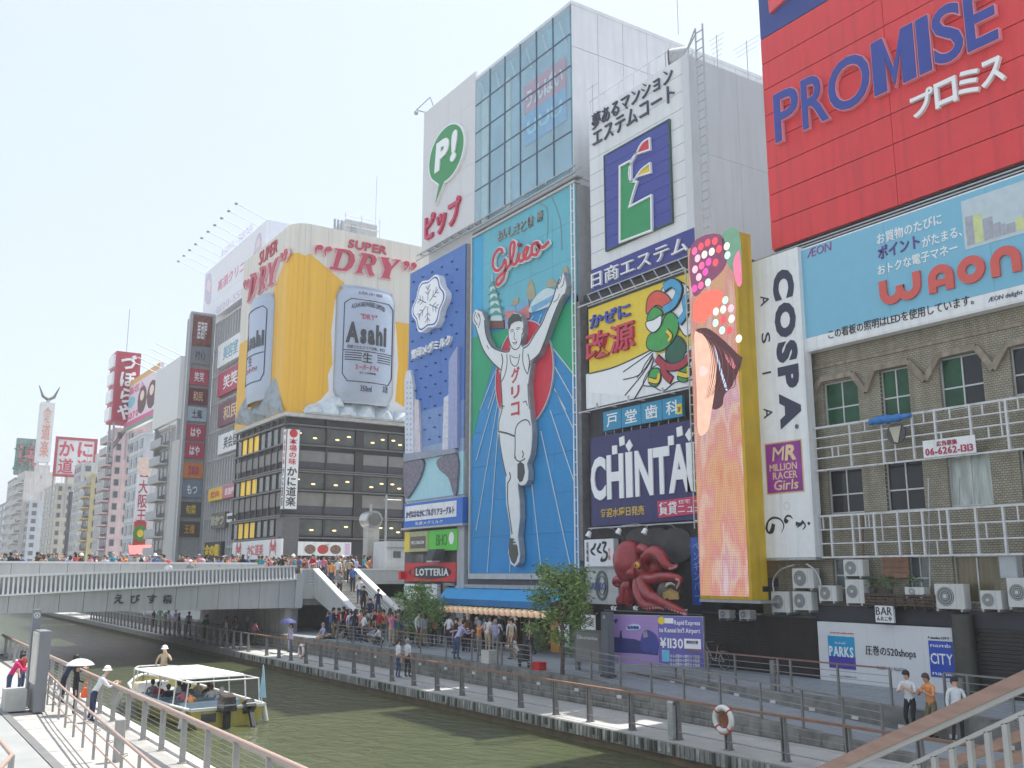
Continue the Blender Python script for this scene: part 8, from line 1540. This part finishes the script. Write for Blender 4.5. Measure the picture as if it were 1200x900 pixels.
fence('ramp_railing','wire railing sloping down along the front of the ramp at the right',22.2,[FY(22.2).W(q,790).x for q in (659,693,727,763,801,843,890,938,985,1030)],lambda x: 1.92 if x < -28.6 else 1.92-.051*(x+28.6),lambda x: wtop(x),PST)
fence('upper_wire_railing','level wire railing with reddish top rail before the white shopping board',24.75,[FY(24.75).W(q,790).x for q in (792,830,862,912,927,982,1043)],lambda x: 1.93,lambda x: .91,mat('reddish_rail',(.24,.13,.11),.5)); fence('shutter_railing','pale wire railing in front of the roller shutter at the right edge',24.75,[FY(24.75).W(q,790).x for q in (1106,1118,1133,1184,1260)],lambda x: 1.95,lambda x: .91)
for q in (906,1124): x = FY(24.8).W(q,790).x; t = T('thick_bollard','thick dark round bollard between railing posts, %s' % ('below the dark slatted wall' if q < 1000 else 'below the dark thick column'),'bollard',(x,24.8,.91)); MB().cyl((x,24.8,.91),(x,24.8,1.85),.1,10).obj('tube',PST,t)
# ------------------------------------------------------------------ near bank
NW = mat('pale_wood_handrail',(.40,.29,.24),.5,var=.12,vs=5,stretch=(1,6,6)); NP2 = mat('light_grey_post',(.36,.36,.35),.5,.3,var=.1)
nr_ = T('near_river_railing','thick pinkish handrail on grey posts along the sunlit near bank','railing',(-30,7,0)); MB().cyl((-64,7.0,1.12),(-8,7.0,1.12),.06,12).obj('handrail',NW,nr_); MB().bar((-64,7.05,1.03),(-8,7.05,1.03),.03,.08).obj('under_rail',NP2,nr_)
x = -62.4; q_ = None
while x < -9:
    s = MB(); s.box(-.035,.035,6.96,7.10,0,1.05).box(-.09,.09,6.93,7.14,0,.025)
    if q_ is None: q_ = s.obj('post',NP2,nr_,local=True); o = q_
    else: o = q_.copy(); C.objects.link(o)
    o.location = (x+30,-7,0); x += 2.05
for k in range(7): MB().cyl((-64,7.03,.14+.125*k),(-8,7.03,.14+.125*k),.006,4).obj('wire',WIRE,nr_)
kb_ = MB().box(-64,20,7.15,7.44,0.001,.07).obj('near_kerb',mat('near_kerb_stone',(.6,.58,.55),.8,var=.1),kind='structure')
ir = T('near_inner_railing','inner railing of three wooden rails between sunlit deck and walkway, lower left','railing',(-28,5.4,0)); PT = [(-41.5,5.98),(-37.2,5.75),(-33,5.5),(-27,5.22),(-21,4.95),(-14,4.62)]
for z,r in ((1.08,.034),(.74,.02),(.42,.02)): MB().tube([(a,b,z) for a,b in PT],r,8).obj('rail',NW,ir)
for i in range(14):
    x = -40.5+i*1.95; k = max(j for j in range(5) if PT[j][0] <= x); y = PT[k][1]+(PT[k+1][1]-PT[k][1])*(x-PT[k][0])/(PT[k+1][0]-PT[k][0]); MB().box(x-.025,x+.025,y-.03,y+.03,.06,1.05).obj('post',NP2,ir); MB().tube([(x,y+.03,.76),(x+.05,y+.1,.8),(x,y+.12,.74),(x,y+.03,.72)],.012,5).obj('rail_clip',WIRE,ir)
t = T('round_bollard_near','thick grey round post standing behind the inner railing','bollard',(-26.6,5.7,0)); MB().cyl((-26.6,5.75,0),(-26.6,5.75,1.0),.13,14).obj('tube',NP2,t)
MB().box(-42,0,4.22,4.45,.062,.075).obj('deck_drain',PST,kind='structure')
for i in range(12): MB().box(-40+i*2.2,-39.98+i*2.2,4.5,5.1,.0005,.004).obj('near_paving_joint',PST,kind='structure')
ip = T('near_information_pillar','tall grey information slab with a pale lit face at the lower left','information pillar',(-36.9,5.3,.06)); MB().box(-38.1,-36.75,5.15,5.5,.06,2.68).obj('slab',mat('blue_grey_slab',(.22,.23,.25),.5,.2,var=.06),ip); MB().box(-38.02,-36.83,5.10,5.148,.95,2.62).obj('painted_lit_face',mat('painted_lit_pale',(.62,.60,.54),.4,var=.1),ip)  # pale plate puts the light on this side of the slab into its colour
ip2 = T('near_i_post','thinner grey post with a round i mark behind the information slab','sign post',(-38.6,5.2,.06)); MB().box(-38.75,-38.4,5.1,5.35,.06,3.35).obj('post',mat('blue_grey_slab'),ip2); qf = FX(-38.39); MB().ribbon([(5.225+.09*math.cos(k*.6),3.15+.09*math.sin(k*.6)) for k in range(10)],.02,qf,.001,.01,closed=True).obj('ring',LWHITE,ip2); line('i',qf,(5.2,5.25,3.1,3.2),.001,LWHITE,ip2)
pb_ = T('concrete_planter','light concrete planter box beside the information slab','planter',(-37.8,4.6,.06)); MB().box(-38.4,-37.4,4.35,5.0,.06,.75).obj('box',mat('planter_concrete',(.5,.5,.46),.8,var=.1),pb_)
t = T('corner_handrail','short bent wooden handrail on a post at the very lower left corner','railing',(-27,3.8,.06)); q1,q2,q3 = FZ(0,868,1.05),FZ(14,885,1.05),FZ(-2,903,1.05); MB().tube([q1+(q1-q2)*2,q2,q3+(q3-q2)*2],.045,8).obj('rail',NW,t); MB().cyl((q2.x,q2.y,.06),q2,.06,8).obj('post',NP2,t)
# foreground stair railing beside the camera
SFR = FY(5.5); fgs = T('foreground_stair_railing','close wooden stair handrail and grey balusters cutting the lower right corner','railing',(-3.6,5.5,3.2)); p,q = SFR.W(973,900),SFR.W(1200,795); d = q-p; FW2 = mat('varnished_handrail',(.30,.19,.15),.4,var=.15,vs=6,stretch=(1,5,5))
MB().bar(p-d*1.2,q+d*1.0,.055,.07).obj('handrail',FW2,fgs); off = Vector((0,0,-.055)); MB().bar(p-d*1.2+off,q+d+off,.035,.03).obj('under_strip',NP2,fgs)
for (a,b) in (((1104,899),(1200,860)),((1164,900),(1200,885))): u,v = FY(5.7).W(*a),FY(5.7).W(*b); MB().bar(u-(v-u)*2,v+(v-u)*2,.045,.055).obj('lower_handrail',FW2,fgs)
BF5 = FY(5.25); u,v = BF5.W(1060,900),BF5.W(1200,835); MB().bar(u-(v-u)*1.5,v+(v-u)*1.5,.03,.022).obj('grey_top_rail',NP2,fgs)
for k in range(-6,14):
    x = BF5.W(1073+21.6*k,880).x; z = u.z+(v.z-u.z)*(x-u.x)/(v.x-u.x); MB().box(x-.015,x+.015,5.235,5.265,z-1.0,z-.012).obj('baluster',NP2,fgs)
MB().hexa([(-10,4.9,.1),(3,4.9,2.2),(3,6.3,2.2),(-10,6.3,.1),(-10,4.9,.3),(3,4.9,2.6),(3,6.3,2.6),(-10,6.3,.3)]).obj('near_stair_slab',CONC,kind='structure')
# ------------------------------------------------------------------ boat
bt_ = T('tour_boat','open yellow-green sightseeing boat with a white canopy and crowded benches','boat',(-34.6,11.0,-.6)); bt_.rotation_euler.z = R(5); bt_.scale = (.76,.95,.82)
HUL = mat('olive_yellow_hull',srgb(190,176,84),.4,var=.1,vs=2,dirt=srgb(150,140,80)); BWT = mat('boat_white',(.72,.72,.70),.45,var=.06);
sec = [(0,1.12,1.42,.78),(-2,1.22,1.5,.78),(-5,1.25,1.52,.82),(-8,1.1,1.42,.92),(-10,.7,1.1,1.05),(-11.4,.2,.5,1.18),(-12,.02,.06,1.25)]
s = MB(); vs = []
for x,wb2,wt2,h in sec: vs += [(x,-wt2,h),(x,-wb2-.02,.05),(x,-wb2*.6,-.4),(x,wb2*.6,-.4),(x,wb2+.02,.05),(x,wt2,h)]
s.add(vs,[(i*6+j,i*6+j+1,(i+1)*6+j+1,(i+1)*6+j) for i in range(len(sec)-1) for j in range(5)]+[(0,5,4,3,2,1)]); hull = s.obj('hull',HUL,bt_,local=True)
vs = []
for x,wb2,wt2,h in sec: vs += [(x,-wt2+.12,h-.33),(x,wt2-.12,h-.33)]
MB().add(vs,[(i*2,i*2+1,i*2+3,i*2+2) for i in range(len(sec)-1)]).obj('deck',mat('boat_deck_grey',(.42,.45,.47),.6,var=.1),bt_,local=True)
for sg_ in (-1,1): MB().tube([(x,sg_*wt2,h+.02) for x,wb2,wt2,h in sec],.07,8).obj('gunwale',BWT,bt_,local=True)
MB().box(-.06,.06,-1.4,-.35,.72,.84).box(-.06,.06,.35,1.4,.72,.84).obj('transom_cap',BWT,bt_,local=True); MB().box(.002,.02,-1.0,-.45,.25,.6).obj('transom_hatch',DSTEEL,bt_,local=True)
MB().box(-8.2,-2.2,-1.3,1.3,1.86,1.91).obj('canopy',mat('canopy_white',(.82,.82,.82),.7,var=.02),bt_,local=True)
for x in (-8.2,-6.2,-4.2,-2.2,-.6):
    s = MB();
    for sg_ in (-1,1): s.cyl((x,sg_*1.42,.75),(x,sg_*1.34,1.84),.03,6)
    s.cyl((x,-1.34,1.84),(x,1.34,1.84),.03,6).obj('canopy_hoop',BWT,bt_,local=True)
for sg_ in (-1,1): MB().cyl((-8.2,sg_*1.34,1.87),(-.6,sg_*1.34,1.84),.028,6).obj('canopy_side_rail',BWT,bt_,local=True)
s = MB()
for y in (-.45,.45): s.cyl((-11.2,y,1.1),(-11.2,y,1.75),.03,6).cyl((-11.2,y,1.75),(-10.0,y*2,1.75),.03,6).cyl((-10,y*2,1.0),(-10,y*2,1.75),.03,6)
s.cyl((-11.2,-.45,1.75),(-11.2,.45,1.75),.03,6).obj('bow_rail',BWT,bt_,local=True)
MB().box(-9.6,-8.9,-1.0,.3,.6,1.15).box(-10.6,-10.1,-.3,.3,.8,1.1).obj('bow_locker',BWT,bt_,local=True)
for i in range(5): MB().box(-7.9+i*1.35,-7.5+i*1.35,-1.15,1.15,.5,.84).obj('bench',mat('bench_blue_grey',(.2,.28,.34),.6,var=.1),bt_,local=True)
for sg_,ln_ in ((-1,3),(1,2)):
    for k in range(ln_): MB().cyl((-.4-k*4.6,sg_*1.5,.75),(-.35-k*4.6,sg_*1.62,.05),.11,8,.11).obj('fender',mat('fender_grey',(.6,.6,.57),.5),bt_,local=True)
for y,tilt,nm in ((-.15,0,'big'),(.75,1,'small')):
    om = bpy.data.objects.new('outboard_motor',None); C.objects.link(om); om.parent = bt_; om.location = (.35,y,.55); om['label'] = 'large black outboard motor' if nm == 'big' else 'smaller black outboard motor tilted up'; k = 1.0 if nm == 'big' else .72; WL[om] = Vector((0,0,0))
    s = MB(); s.hexa([(-.35*k,-.3*k,.1),(.35*k,-.26*k,.15),(.35*k,.26*k,.15),(-.35*k,.3*k,.1),(-.3*k,-.24*k,.85*k),(.3*k,-.2*k,.72*k),(.3*k,.2*k,.72*k),(-.3*k,.24*k,.85*k)]); s.obj('cowl',mat('glossy_black',(.02,.02,.022),.2,var=.1,coat=.5),om,local=True)
    MB().box(-.12*k,.16*k,-.1*k,.1*k,-1.15*k,.1).box(-.2*k,.35*k,-.05,.05,-1.25*k,-1.0*k).obj('leg',BLACK,om,local=True); MB().box(-.05,.351*k,-.27*k,.27*k,.38*k,.43*k).obj('silver_stripe',STEEL,om,local=True)
    if tilt: om.rotation_euler.y = R(-35)
fl_ = T('boat_pennant','folded pale blue pennant standing at the stern of the tour boat','flag',(-34.8,12.3,.1)); MB().cyl((-34.8,12.25,.1),(-34.8,12.25,1.4),.02,6).obj('pole',BWT,fl_); MB().add([(-34.78,12.25,1.38),(-34.7,12.1,.3),(-34.75,12.4,.25),(-34.86,12.27,.35),(-34.82,12.29,1.33)],[(0,1,2),(0,2,4),(4,2,3),(0,4,3,1),(1,3,2)]).obj('cloth',mat('pennant_blue',srgb(150,190,210),.8,var=.1),fl_)
def bxy(x,y,z=-.6): c,s_ = math.cos(R(5)),math.sin(R(5)); x *= .76; y *= .95; return (-34.6+x*c-y*s_,11.0+x*s_+y*c,z)
pg = [('grey','grey','black'),('navy','black','grey'),('red','jeans','black'),('white','grey','black'),('beige','brown','brown'),('black','black','black'),('teal','grey','black'),('brown','black','brown'),('pink','jeans','black'),('white','jeans','brown'),('orange','grey','black'),('lilac','navy','grey')]
SEATS = ['front bench at its left end','front bench at its right end','second bench at its left end','second bench in its middle','second bench at its right end','third bench at its left end','third bench in its middle','third bench at its right end','fourth bench at its left end','fourth bench at its right end','rear bench at its left end','rear bench at its right end']
SP = [(-7.7,-.7),(-7.7,.6),(-6.35,-.8),(-6.35,0),(-6.35,.8),(-5,-.8),(-5,0),(-5,.8),(-3.65,-.6),(-3.65,.5),(-2.3,-.7),(-2.3,.5)]
for (a,b,h_),lab,(x,y) in zip(pg,SEATS,SP): person('sit',bxy(x,y,-.6+.5-.5),-90 if x < -2.5 else -80,f'seated boat passenger in {a} top, {lab}',a,b,h_,group='passengers of the tour boat',sc_=.88)
gd = person('mic',bxy(-9.2,.1,-.02),70,'boat guide in beige suit and white hat standing with a microphone','beige','beige','white','hat',sleeve=True)
# ------------------------------------------------------------------ trees
def tree(lab,base,cx,cz,parts_,trunk_h,seed,lean=.1):
    rnd = random.Random(seed); t = T('street_tree',lab,'tree',base); b = Vector(base); tk_ = MB(); top = Vector((cx,b.y,cz+.3)); pts = [b,b.lerp(top,.35)+Vector((.06,0,0)),b.lerp(top,.7)+Vector((-.05,.04,0)),top]; tk_.tube(pts,[.085,.07,.05,.02],8)
    BK = mat('tree_bark',(.10,.08,.06),.9,var=.3,vs=6,bump=.8,bs=25)
    for (x,y,z,r,n) in parts_:
        s0 = b.lerp(top,min(.95,max(.4,(z-r-b.z)/(top.z-b.z)))); tk_.tube([s0,s0.lerp(Vector((x,y,z)),.5)+Vector((0,0,.1)),Vector((x,y,z))],[.035,.025,.01],5)
    tk_.obj('trunk',BK,t); s = MB()
    for (x,y,z,r,n) in parts_:
        for i in range(n):
            d = Vector((rnd.gauss(0,.5),rnd.gauss(0,.5),rnd.gauss(0,.38))); p = Vector((x,y,z))+d*r
            u = Vector((rnd.gauss(0,1),rnd.gauss(0,1),rnd.gauss(-.3,.5))).normalized()*rnd.uniform(.07,.12); v = u.cross(Vector((rnd.gauss(0,1),rnd.gauss(0,1),rnd.gauss(0,1)))).normalized()*.034
            s.add([p-u,p+v,p+u,p-v],[(0,1,2,3)],rnd.choice((0,0,1)))
    s.obj('crown',[mat('leaf_green',(.19,.30,.08),.55,var=.35,vs=2),mat('leaf_deep_green',(.10,.19,.05),.6,var=.3,vs=2)],t,kind='stuff'); return t
def tp(px_,py_,Y,r,n): q = FY(Y).W(px_,py_); return (q.x,Y+random.uniform(-.3,.3),q.z,r,n)
random.seed(9)
bs_ = FZ(659,790,.9); Y = bs_.y
tree('young leafy tree on a thin trunk in front of the right end of the awning',bs_,bs_.x,FY(Y).W(659,690).z,[tp(x,y,Y,r,n) for x,y,r,n in ((655,680,.7,700),(675,676,.55,450),(640,700,.55,380),(665,700,.6,520),(685,690,.4,260),(648,722,.5,330),(668,725,.5,400),(632,735,.35,180),(655,745,.45,260),(677,712,.4,240),(645,668,.4,220))],2,3)
Y = 24.6; c = FY(Y).W(493,760); tree('bushy young tree before the fast food boards left of the awning',(c.x,Y,.9),c.x,FY(Y).W(493,695).z,[tp(x,y,Y,r,n) for x,y,r,n in ((495,705,.9,900),(480,722,.8,600),(508,722,.8,650),(492,735,.8,600),(515,708,.5,260),(474,700,.45,180),(498,690,.5,260))],2,5)
c = FZ(632,765,.9); t = T('small_bush','low bright green bush at the foot of the shop right end','bush',(c.x,c.y,.9)); leafball(c.x,c.y,1.5,.6,500,.07,mat('leaf_green'),t,'foliage'); c = FZ(655,775,.9); t = T('planter_flowers','pale green leafy potted shrub right of the tree trunk','shrub',(c.x+1.4,25.2,.9)); leafball(c.x+1.2,25.2,1.6,.55,420,.07,mat('pale_leaf',(.14,.26,.12),.6,var=.4),t,'foliage')
# bicycle
bi = T('bicycle','parked city bicycle with a front basket against the dark slatted wall','bicycle',(-26,27.6,.9)); c = FZ(838,784,.9); bx_,by_ = c.x,c.y; TY = mat('tyre_black',(.03,.03,.03),.8)
for dx in (-.52,.52):
    w_ = T('wheel',None,None); w_.parent = bi; w_.location = (bx_+dx+26,by_-27.6,.33); WL[w_] = Vector((0,0,0));
    MB().tube([(.32*math.cos(a*.3142),0,.32*math.sin(a*.3142)) for a in range(21)],.02,6,caps=False).obj('tyre',TY,w_,local=True); MB().tube([(.30*math.cos(a*.3142),0,.30*math.sin(a*.3142)) for a in range(21)],.008,5,caps=False).obj('rim',LWHITE,w_,local=True); s = MB()
    for k in range(10): s.cyl((0,0,0),(.3*math.cos(k*.628),0,.3*math.sin(k*.628)),.003,3)
    s.cyl((0,-.05,0),(0,.05,0),.03,8).obj('spokes',WIRE,w_,local=True)
V3 = lambda x,z,y=0: Vector((bx_+x,by_+y,.9+z)); MB().tube([V3(-.42,.95),V3(-.52,.33)],.018,6).tube([V3(-.40,.82),V3(-.1,.35),V3(.05,.32)],.02,6).tube([V3(.05,.32),V3(.2,.9)],.018,6).tube([V3(.05,.32),V3(.52,.33)],.014,6).tube([V3(.17,.72),V3(.52,.33)],.014,6).obj('frame',mat('silver_frame',(.5,.5,.5),.3,.7),bi)
MB().box(V3(.12,0).x,V3(.36,0).x,by_-.08,by_+.08,V3(0,.9).z,V3(0,.97).z).obj('saddle',BLACK,bi); MB().tube([V3(-.30,1.02,-.28),V3(-.44,1.0,0),V3(-.30,1.02,.28)],.014,6).obj('handlebar',STEEL,bi); s = MB()
for k in range(6): s.box(V3(-.8+.05*k,0).x,V3(-.79+.05*k,0).x,by_-.17,by_-.16,V3(0,.72).z,V3(0,.98).z)
s.box(V3(-.8,0).x,V3(-.5,0).x,by_-.17,by_+.17,V3(0,.70).z,V3(0,.715).z).obj('basket',DSTEEL,bi); MB().box(V3(.35,0).x,V3(.65,0).x,by_-.06,by_+.06,V3(0,.7).z,V3(0,.715).z).obj('carrier',STEEL,bi)
# ------------------------------------------------------------------ the named people
def feet(x,y,z): q = FZ(x,y,z); return (q.x,q.y,z)
ZR = lambda x: max(.195,.895-(x+29.5)*.05)
person('read',(-17.1,24.35,.27),10,'man in white T-shirt bent over a phone, leaning on the wall right of centre','white','black','black',shoe='white')
p_ = person('read',(-16.45,24.35,.24),-10,'man in orange shirt and khaki trousers looking down, beside the white T-shirt','orange','khaki','brown',sk=1); s = MB().ball((0,-.0,1.37),.1,10,st=(1.05,1,.5)); wear(p_,'red_neckerchief',s,mat('cloth_red_scarf',srgb(190,30,30),.8))
person('stand2',(-15.7,24.3,.21),50,'woman with dark hair in a white jacket and black trousers standing near the column','white','black','black','short',sleeve=True,shoe='white')
person('stand',(-12.6,23.3,.2),60,'man in dark jacket at the right edge behind the stair handrail','navy','black','black',sleeve=True,sk=1)
person('stand2',feet(466,795,0),175,'man in pale shirt with shoulder strap and blue jeans, left one of the walkway couple','white','jeans','black'); person('stand2',feet(477,794,0),190,'man in white shirt and black trousers, right one of the walkway couple','white','black','grey')
person('lean',feet(535,773,.9),180,'person in pale lilac-grey sweater and jeans leaning on the promenade railing','lilac','jeans','black',sleeve=True)
u_ = person('umbrella',feet(340,765,0),20,'person in lilac dress under a dark umbrella at the bridge end','lilac','lilac','black','long'); s = MB().cyl((-.1,-.3,1.2),(-.1,-.28,2.1),.012,6);
um = T('umbrella','open navy blue umbrella held over the person at the bridge end','umbrella',Vector(feet(340,765,0))+Vector((0,-.2,1.3))); c = um.location; MB().cyl(c+Vector((0,0,-.1)),c+Vector((0,0,.72)),.012,6).obj('shaft',STEEL,um); s = MB().ball(c+Vector((0,0,.22)),.55,16,st=(1,1,.85),lo=25).obj('canopy',mat('umbrella_navy',srgb(50,56,120),.7,var=.1),um)
for k in range(8): MB().tube([c+Vector((0,0,.69)),c+Vector((.3*math.cos(k*.785),.3*math.sin(k*.785),.61)),c+Vector((.5*math.cos(k*.785),.5*math.sin(k*.785),.45))],.006,4).obj('rib',STEEL,um)
person('sit',feet(379,757,.5),10,'person in pale blue top seated on the wall edge below the stairs, left one','lilac','beige','grey'); person('sit',feet(390,757,.5),-15,'person in black seated on the wall edge below the stairs, right one','black','black','black')
# near bank people
w1 = person('lean',(-33.9,6.45,0),180,'woman in white jacket and white hat leaning on the near railing with orange bag','white','navy','white','hat',sleeve=True,sc_=.98); t = T('orange_shoulder_bag','orange shoulder bag hanging at the side of the woman in the white hat','bag',(-34.2,6.3,.9)); MB().hexa([(-34.45,6.15,.72),(-34.15,6.15,.72),(-34.15,6.32,.72),(-34.45,6.32,.72),(-34.42,6.2,1.02),(-34.18,6.2,1.02),(-34.18,6.3,1.02),(-34.42,6.3,1.02)]).obj('bag_body',mat('bag_orange',srgb(226,100,50),.7),t); MB().tube([(-34.3,6.2,1.0),(-34.2,6.3,1.3),(-34.1,6.4,1.42)],.012,5).obj('strap',mat('bag_orange'),t)
person('stand2',(-35.9,6.25,0),160,'dark-dressed person under a pale parasol behind the inner railing','black','black','black','long',sleeve=True,sc_=.95); t = T('pale_parasol','flat pale grey parasol above the dark-dressed person on the near bank','parasol',(-36,6.3,1.3)); c = Vector((-36.0,6.35,1.4)); MB().cyl(c+Vector((0,0,-.3)),c+Vector((0,0,.42)),.012,6).obj('shaft',STEEL,t); MB().ball(c+Vector((0,0,-.02)),.52,16,st=(1,1,.8),lo=30).obj('canopy',mat('parasol_silver',(.55,.56,.56),.6,var=.06),t)
person('lean',(-40.2,4.75,.06),175,'person in hot pink jacket at the far left of the near bank','hot','jeans','black',sleeve=True); person('photo',(-40.9,5.6,0),170,'person in black with brown hair beside the hot pink jacket','black','black','brown',sleeve=True); person('lean',(-39.2,6.4,0),180,'person in dark coat leaning by the grey sign post on the near bank','navy','black','black',sleeve=True); person('stand',(-42.3,5.4,0),140,'person in red top half hidden behind the hot pink jacket','red','jeans','black')
# ------------------------------------------------------------------ crowds
rnd = random.Random(33); COLS = ['white','black','grey','navy','pink','red','white','beige','lilac','white','blue','black','green','brown','teal','orange']; BOT = ['jeans','black','grey','khaki','navy','beige']; seen = set()
def crowd(n,xr,yr,z,poses,grp,lab,face=None,caps=('short',)*7+('long',)*4+('hat','cap')):
    for i in range(n):
        pk_ = rnd.choice(poses); cp_ = rnd.choice(caps); hr = 'white' if cp_ == 'hat' else rnd.choice(('black','black','brown','grey','black'))
        x,y = rnd.uniform(*xr),rnd.uniform(*yr); zz_ = z(x) if callable(z) else z; tp_,bt2 = rnd.choice(COLS),rnd.choice(BOT)
        if callable(lab):
            for _ in range(300):
                L_ = lab(tp_,bt2,hr,y if z == 4.1 else x,pk_)
                if L_ not in seen: break
                tp_,bt2 = rnd.choice(COLS),rnd.choice(BOT); hr = hr if cp_ == 'hat' else rnd.choice(('black','brown','grey'))
            seen.add(L_)
        else: L_ = lab
        person(pk_,(x,y,zz_),rnd.uniform(0,360) if face is None else rnd.gauss(face,40),L_,tp_,bt2,hr,cp_,grp,rnd.uniform(.92,1.05),rnd.random() < .4,sk=rnd.randint(0,1))
def hr_(h,cp_): return 'white-hatted' if h == 'white' else h+'-haired'
def wp(x): return 'at its left end' if x < 9.5 else 'below the crab billboard' if x < 13 else 'before the pink block' if x < 17 else 'below the plate sign tower' if x < 21.5 else 'before the dark building'
labb = lambda a,b,h,y,pk_: f'{hr_(h, 0)} person in {a} top on the bridge {wp(y)}'
labp = lambda a,b,h,y,pk_: f'{hr_(h, 0)} person in {a} top at the stair head {"left of the stairs" if y < 27 else "near the round-headed pillar"}'
crowd(105,(-69.5,-63.9),(4.6,26.5),4.1,['stand','walk','stand2','photo'],'crowd crossing the bridge',labb); crowd(60,(-68.5,-61.2),(23.8,34),4.1,['stand','walk','stand2'],'crowd at the head of the stairs',labp)
PW = {'stand': 'standing','stand2': 'standing','walk': 'walking','photo': 'photographing','squat': 'crouching','sit': 'sitting','lean': 'leaning'}
def place(x): return 'at the foot of the stairs' if x < -49.8 else 'before the left tree' if x < -45.5 else 'under the left end of the awning' if x < -41.5 else 'under the middle of the awning' if x < -37.5 else 'near the right end of the awning'
lab = lambda a,b,h,x,pk_: f'{PW[pk_]} person in {a} top and {b} bottoms {place(x)}'
crowd(50,(-55,-46),(22.7,25.6),.9,['stand','stand2','walk','photo','stand','squat'],'crowd on the promenade',lab); crowd(36,(-48,-36.5),(23.2,27.6),.9,['stand','stand2','walk','squat','photo'],'crowd on the promenade',lab)
crowd(9,(-72,-61.5),(20.3,21.7),0,['stand','walk','stand2'],'people under the bridge',lambda a,b,h,x,pk_: f'{PW[pk_]} person in {a} top and {b} bottoms on the walkway under the bridge'); crowd(9,(-95,-76),(20.3,21.7),0,['stand','walk'],'people beyond the bridge',lambda a,b,h,x,pk_: f'{PW[pk_]} person in {a} top and {b} bottoms beyond the bridge')
for x,y,a,b,h_,lab_ in ((-59.5,25.2,'orange','jeans','brown','person in orange top near the head of the stairs'),(-58.6,26.3,'blue','black','black','person in blue top high on the stairs'),(-57.9,25.1,'grey','black','black','person in grey top halfway up the stairs, left side'),(-56.9,26.0,'white','jeans','black','person in white top halfway up the stairs'),(-55.4,25.6,'black','black','black','person in black jacket descending the lower half of the stairs'),(-55.0,26.4,'navy','jeans','black','person in navy top descending the lower stairs, right side'),(-53.8,25.3,'navy','navy','black','person in dark blue clothes near the foot of the stairs'),(-60.6,26.1,'white','grey','brown','person in white top at the very head of the stairs'),(-59.9,26.6,'beige','black','black','person in beige top at the head of the stairs, right side')):
    z_ = 3.9 if x < X0 else 3.9-3.0*(int((x-X0)/((X1_-X0)/17)))/17; person('walk' if h_ == 'black' else 'stand',(x,y,z_),60,lab_,a,b,h_)
person('stand',(-62.3,15.6,3.66),60,'person in red hat walking down the sloping ramp of the bridge','white','jeans','red','hat'); person('stand',(-62.2,16.9,3.70),60,'person in pale cap following the red hat on the ramp','grey','black','white','cap')
# stroller / luggage by the promenade rail
lg = T('red_backpack','red and black backpack standing on the ground behind the promenade railing','bag',FZ(632,785,.9)); c = lg.location; MB().hexa([tuple(c+Vector(v)) for v in ((-.24,-.18,0),(.24,-.18,0),(.24,.18,0),(-.24,.18,0),(-.24,-.16,.3),(.24,-.16,.3),(.24,.16,.3),(-.24,.16,.3))]).obj('bag_body',mat('bag_red',srgb(190,30,40),.7,var=.1),lg); MB().hexa([tuple(c+Vector(v)) for v in ((-.3,-.1,.1),(-.255,-.1,.1),(-.255,.2,.1),(-.3,.2,.1),(-.3,-.1,.28),(-.255,-.1,.28),(-.255,.15,.28),(-.3,.15,.28))]).obj('side_pocket',BLACK,lg)
stl = T('black_stroller','folded black stroller beside the red backpack','stroller',FZ(614,782,.9)); c = stl.location; MB().tube([c+Vector((-.4,0,.8)),c+Vector((0,0,.5)),c+Vector((.35,0,.1))],.02,6).tube([c+Vector((.3,0,.7)),c+Vector((0,0,.4)),c+Vector((-.3,0,.1))],.02,6).obj('frame',DSTEEL,stl); MB().hexa([tuple(c+Vector(v)) for v in ((-.15,-.2,.2),(.3,-.2,.25),(.3,.2,.25),(-.15,.2,.2),(-.2,-.18,.6),(.15,-.18,.75),(.15,.18,.75),(-.2,.18,.6))]).obj('seat',BLACK,stl)
for dx in (-.3,.35): MB().cyl(c+Vector((dx,-.02,.1)),c+Vector((dx,.02,.1)),.1,12).obj('wheel',TY,stl)
gb_ = T('grey_litter_box','pale concrete cube with white rubbish on top at the promenade edge','box',FZ(574,777,.9)); c = gb_.location; MB().box(c.x-.3,c.x+.3,c.y-.25,c.y+.25,.9,1.42).obj('box',mat('planter_concrete',(.5,.5,.46),.8,var=.1),gb_)
# ------------------------------------------------------------------ summer haze
HZ = bpy.data.materials.new('haze'); HZ.use_nodes = True; n = HZ.node_tree.nodes; n.remove(n['Principled BSDF']); v = n.new('ShaderNodeVolumePrincipled'); v.inputs['Color'].default_value = (.93,.96,1,1); v.inputs['Density'].default_value = .0008; v.inputs['Anisotropy'].default_value = .3
HZ.node_tree.links.new(v.outputs[0],n['Material Output'].inputs['Volume'])
s = MB().box(-910,310,-310,910,-2.3,62); o = s.obj('haze',HZ,kind='stuff'); o.display_type = 'WIRE'
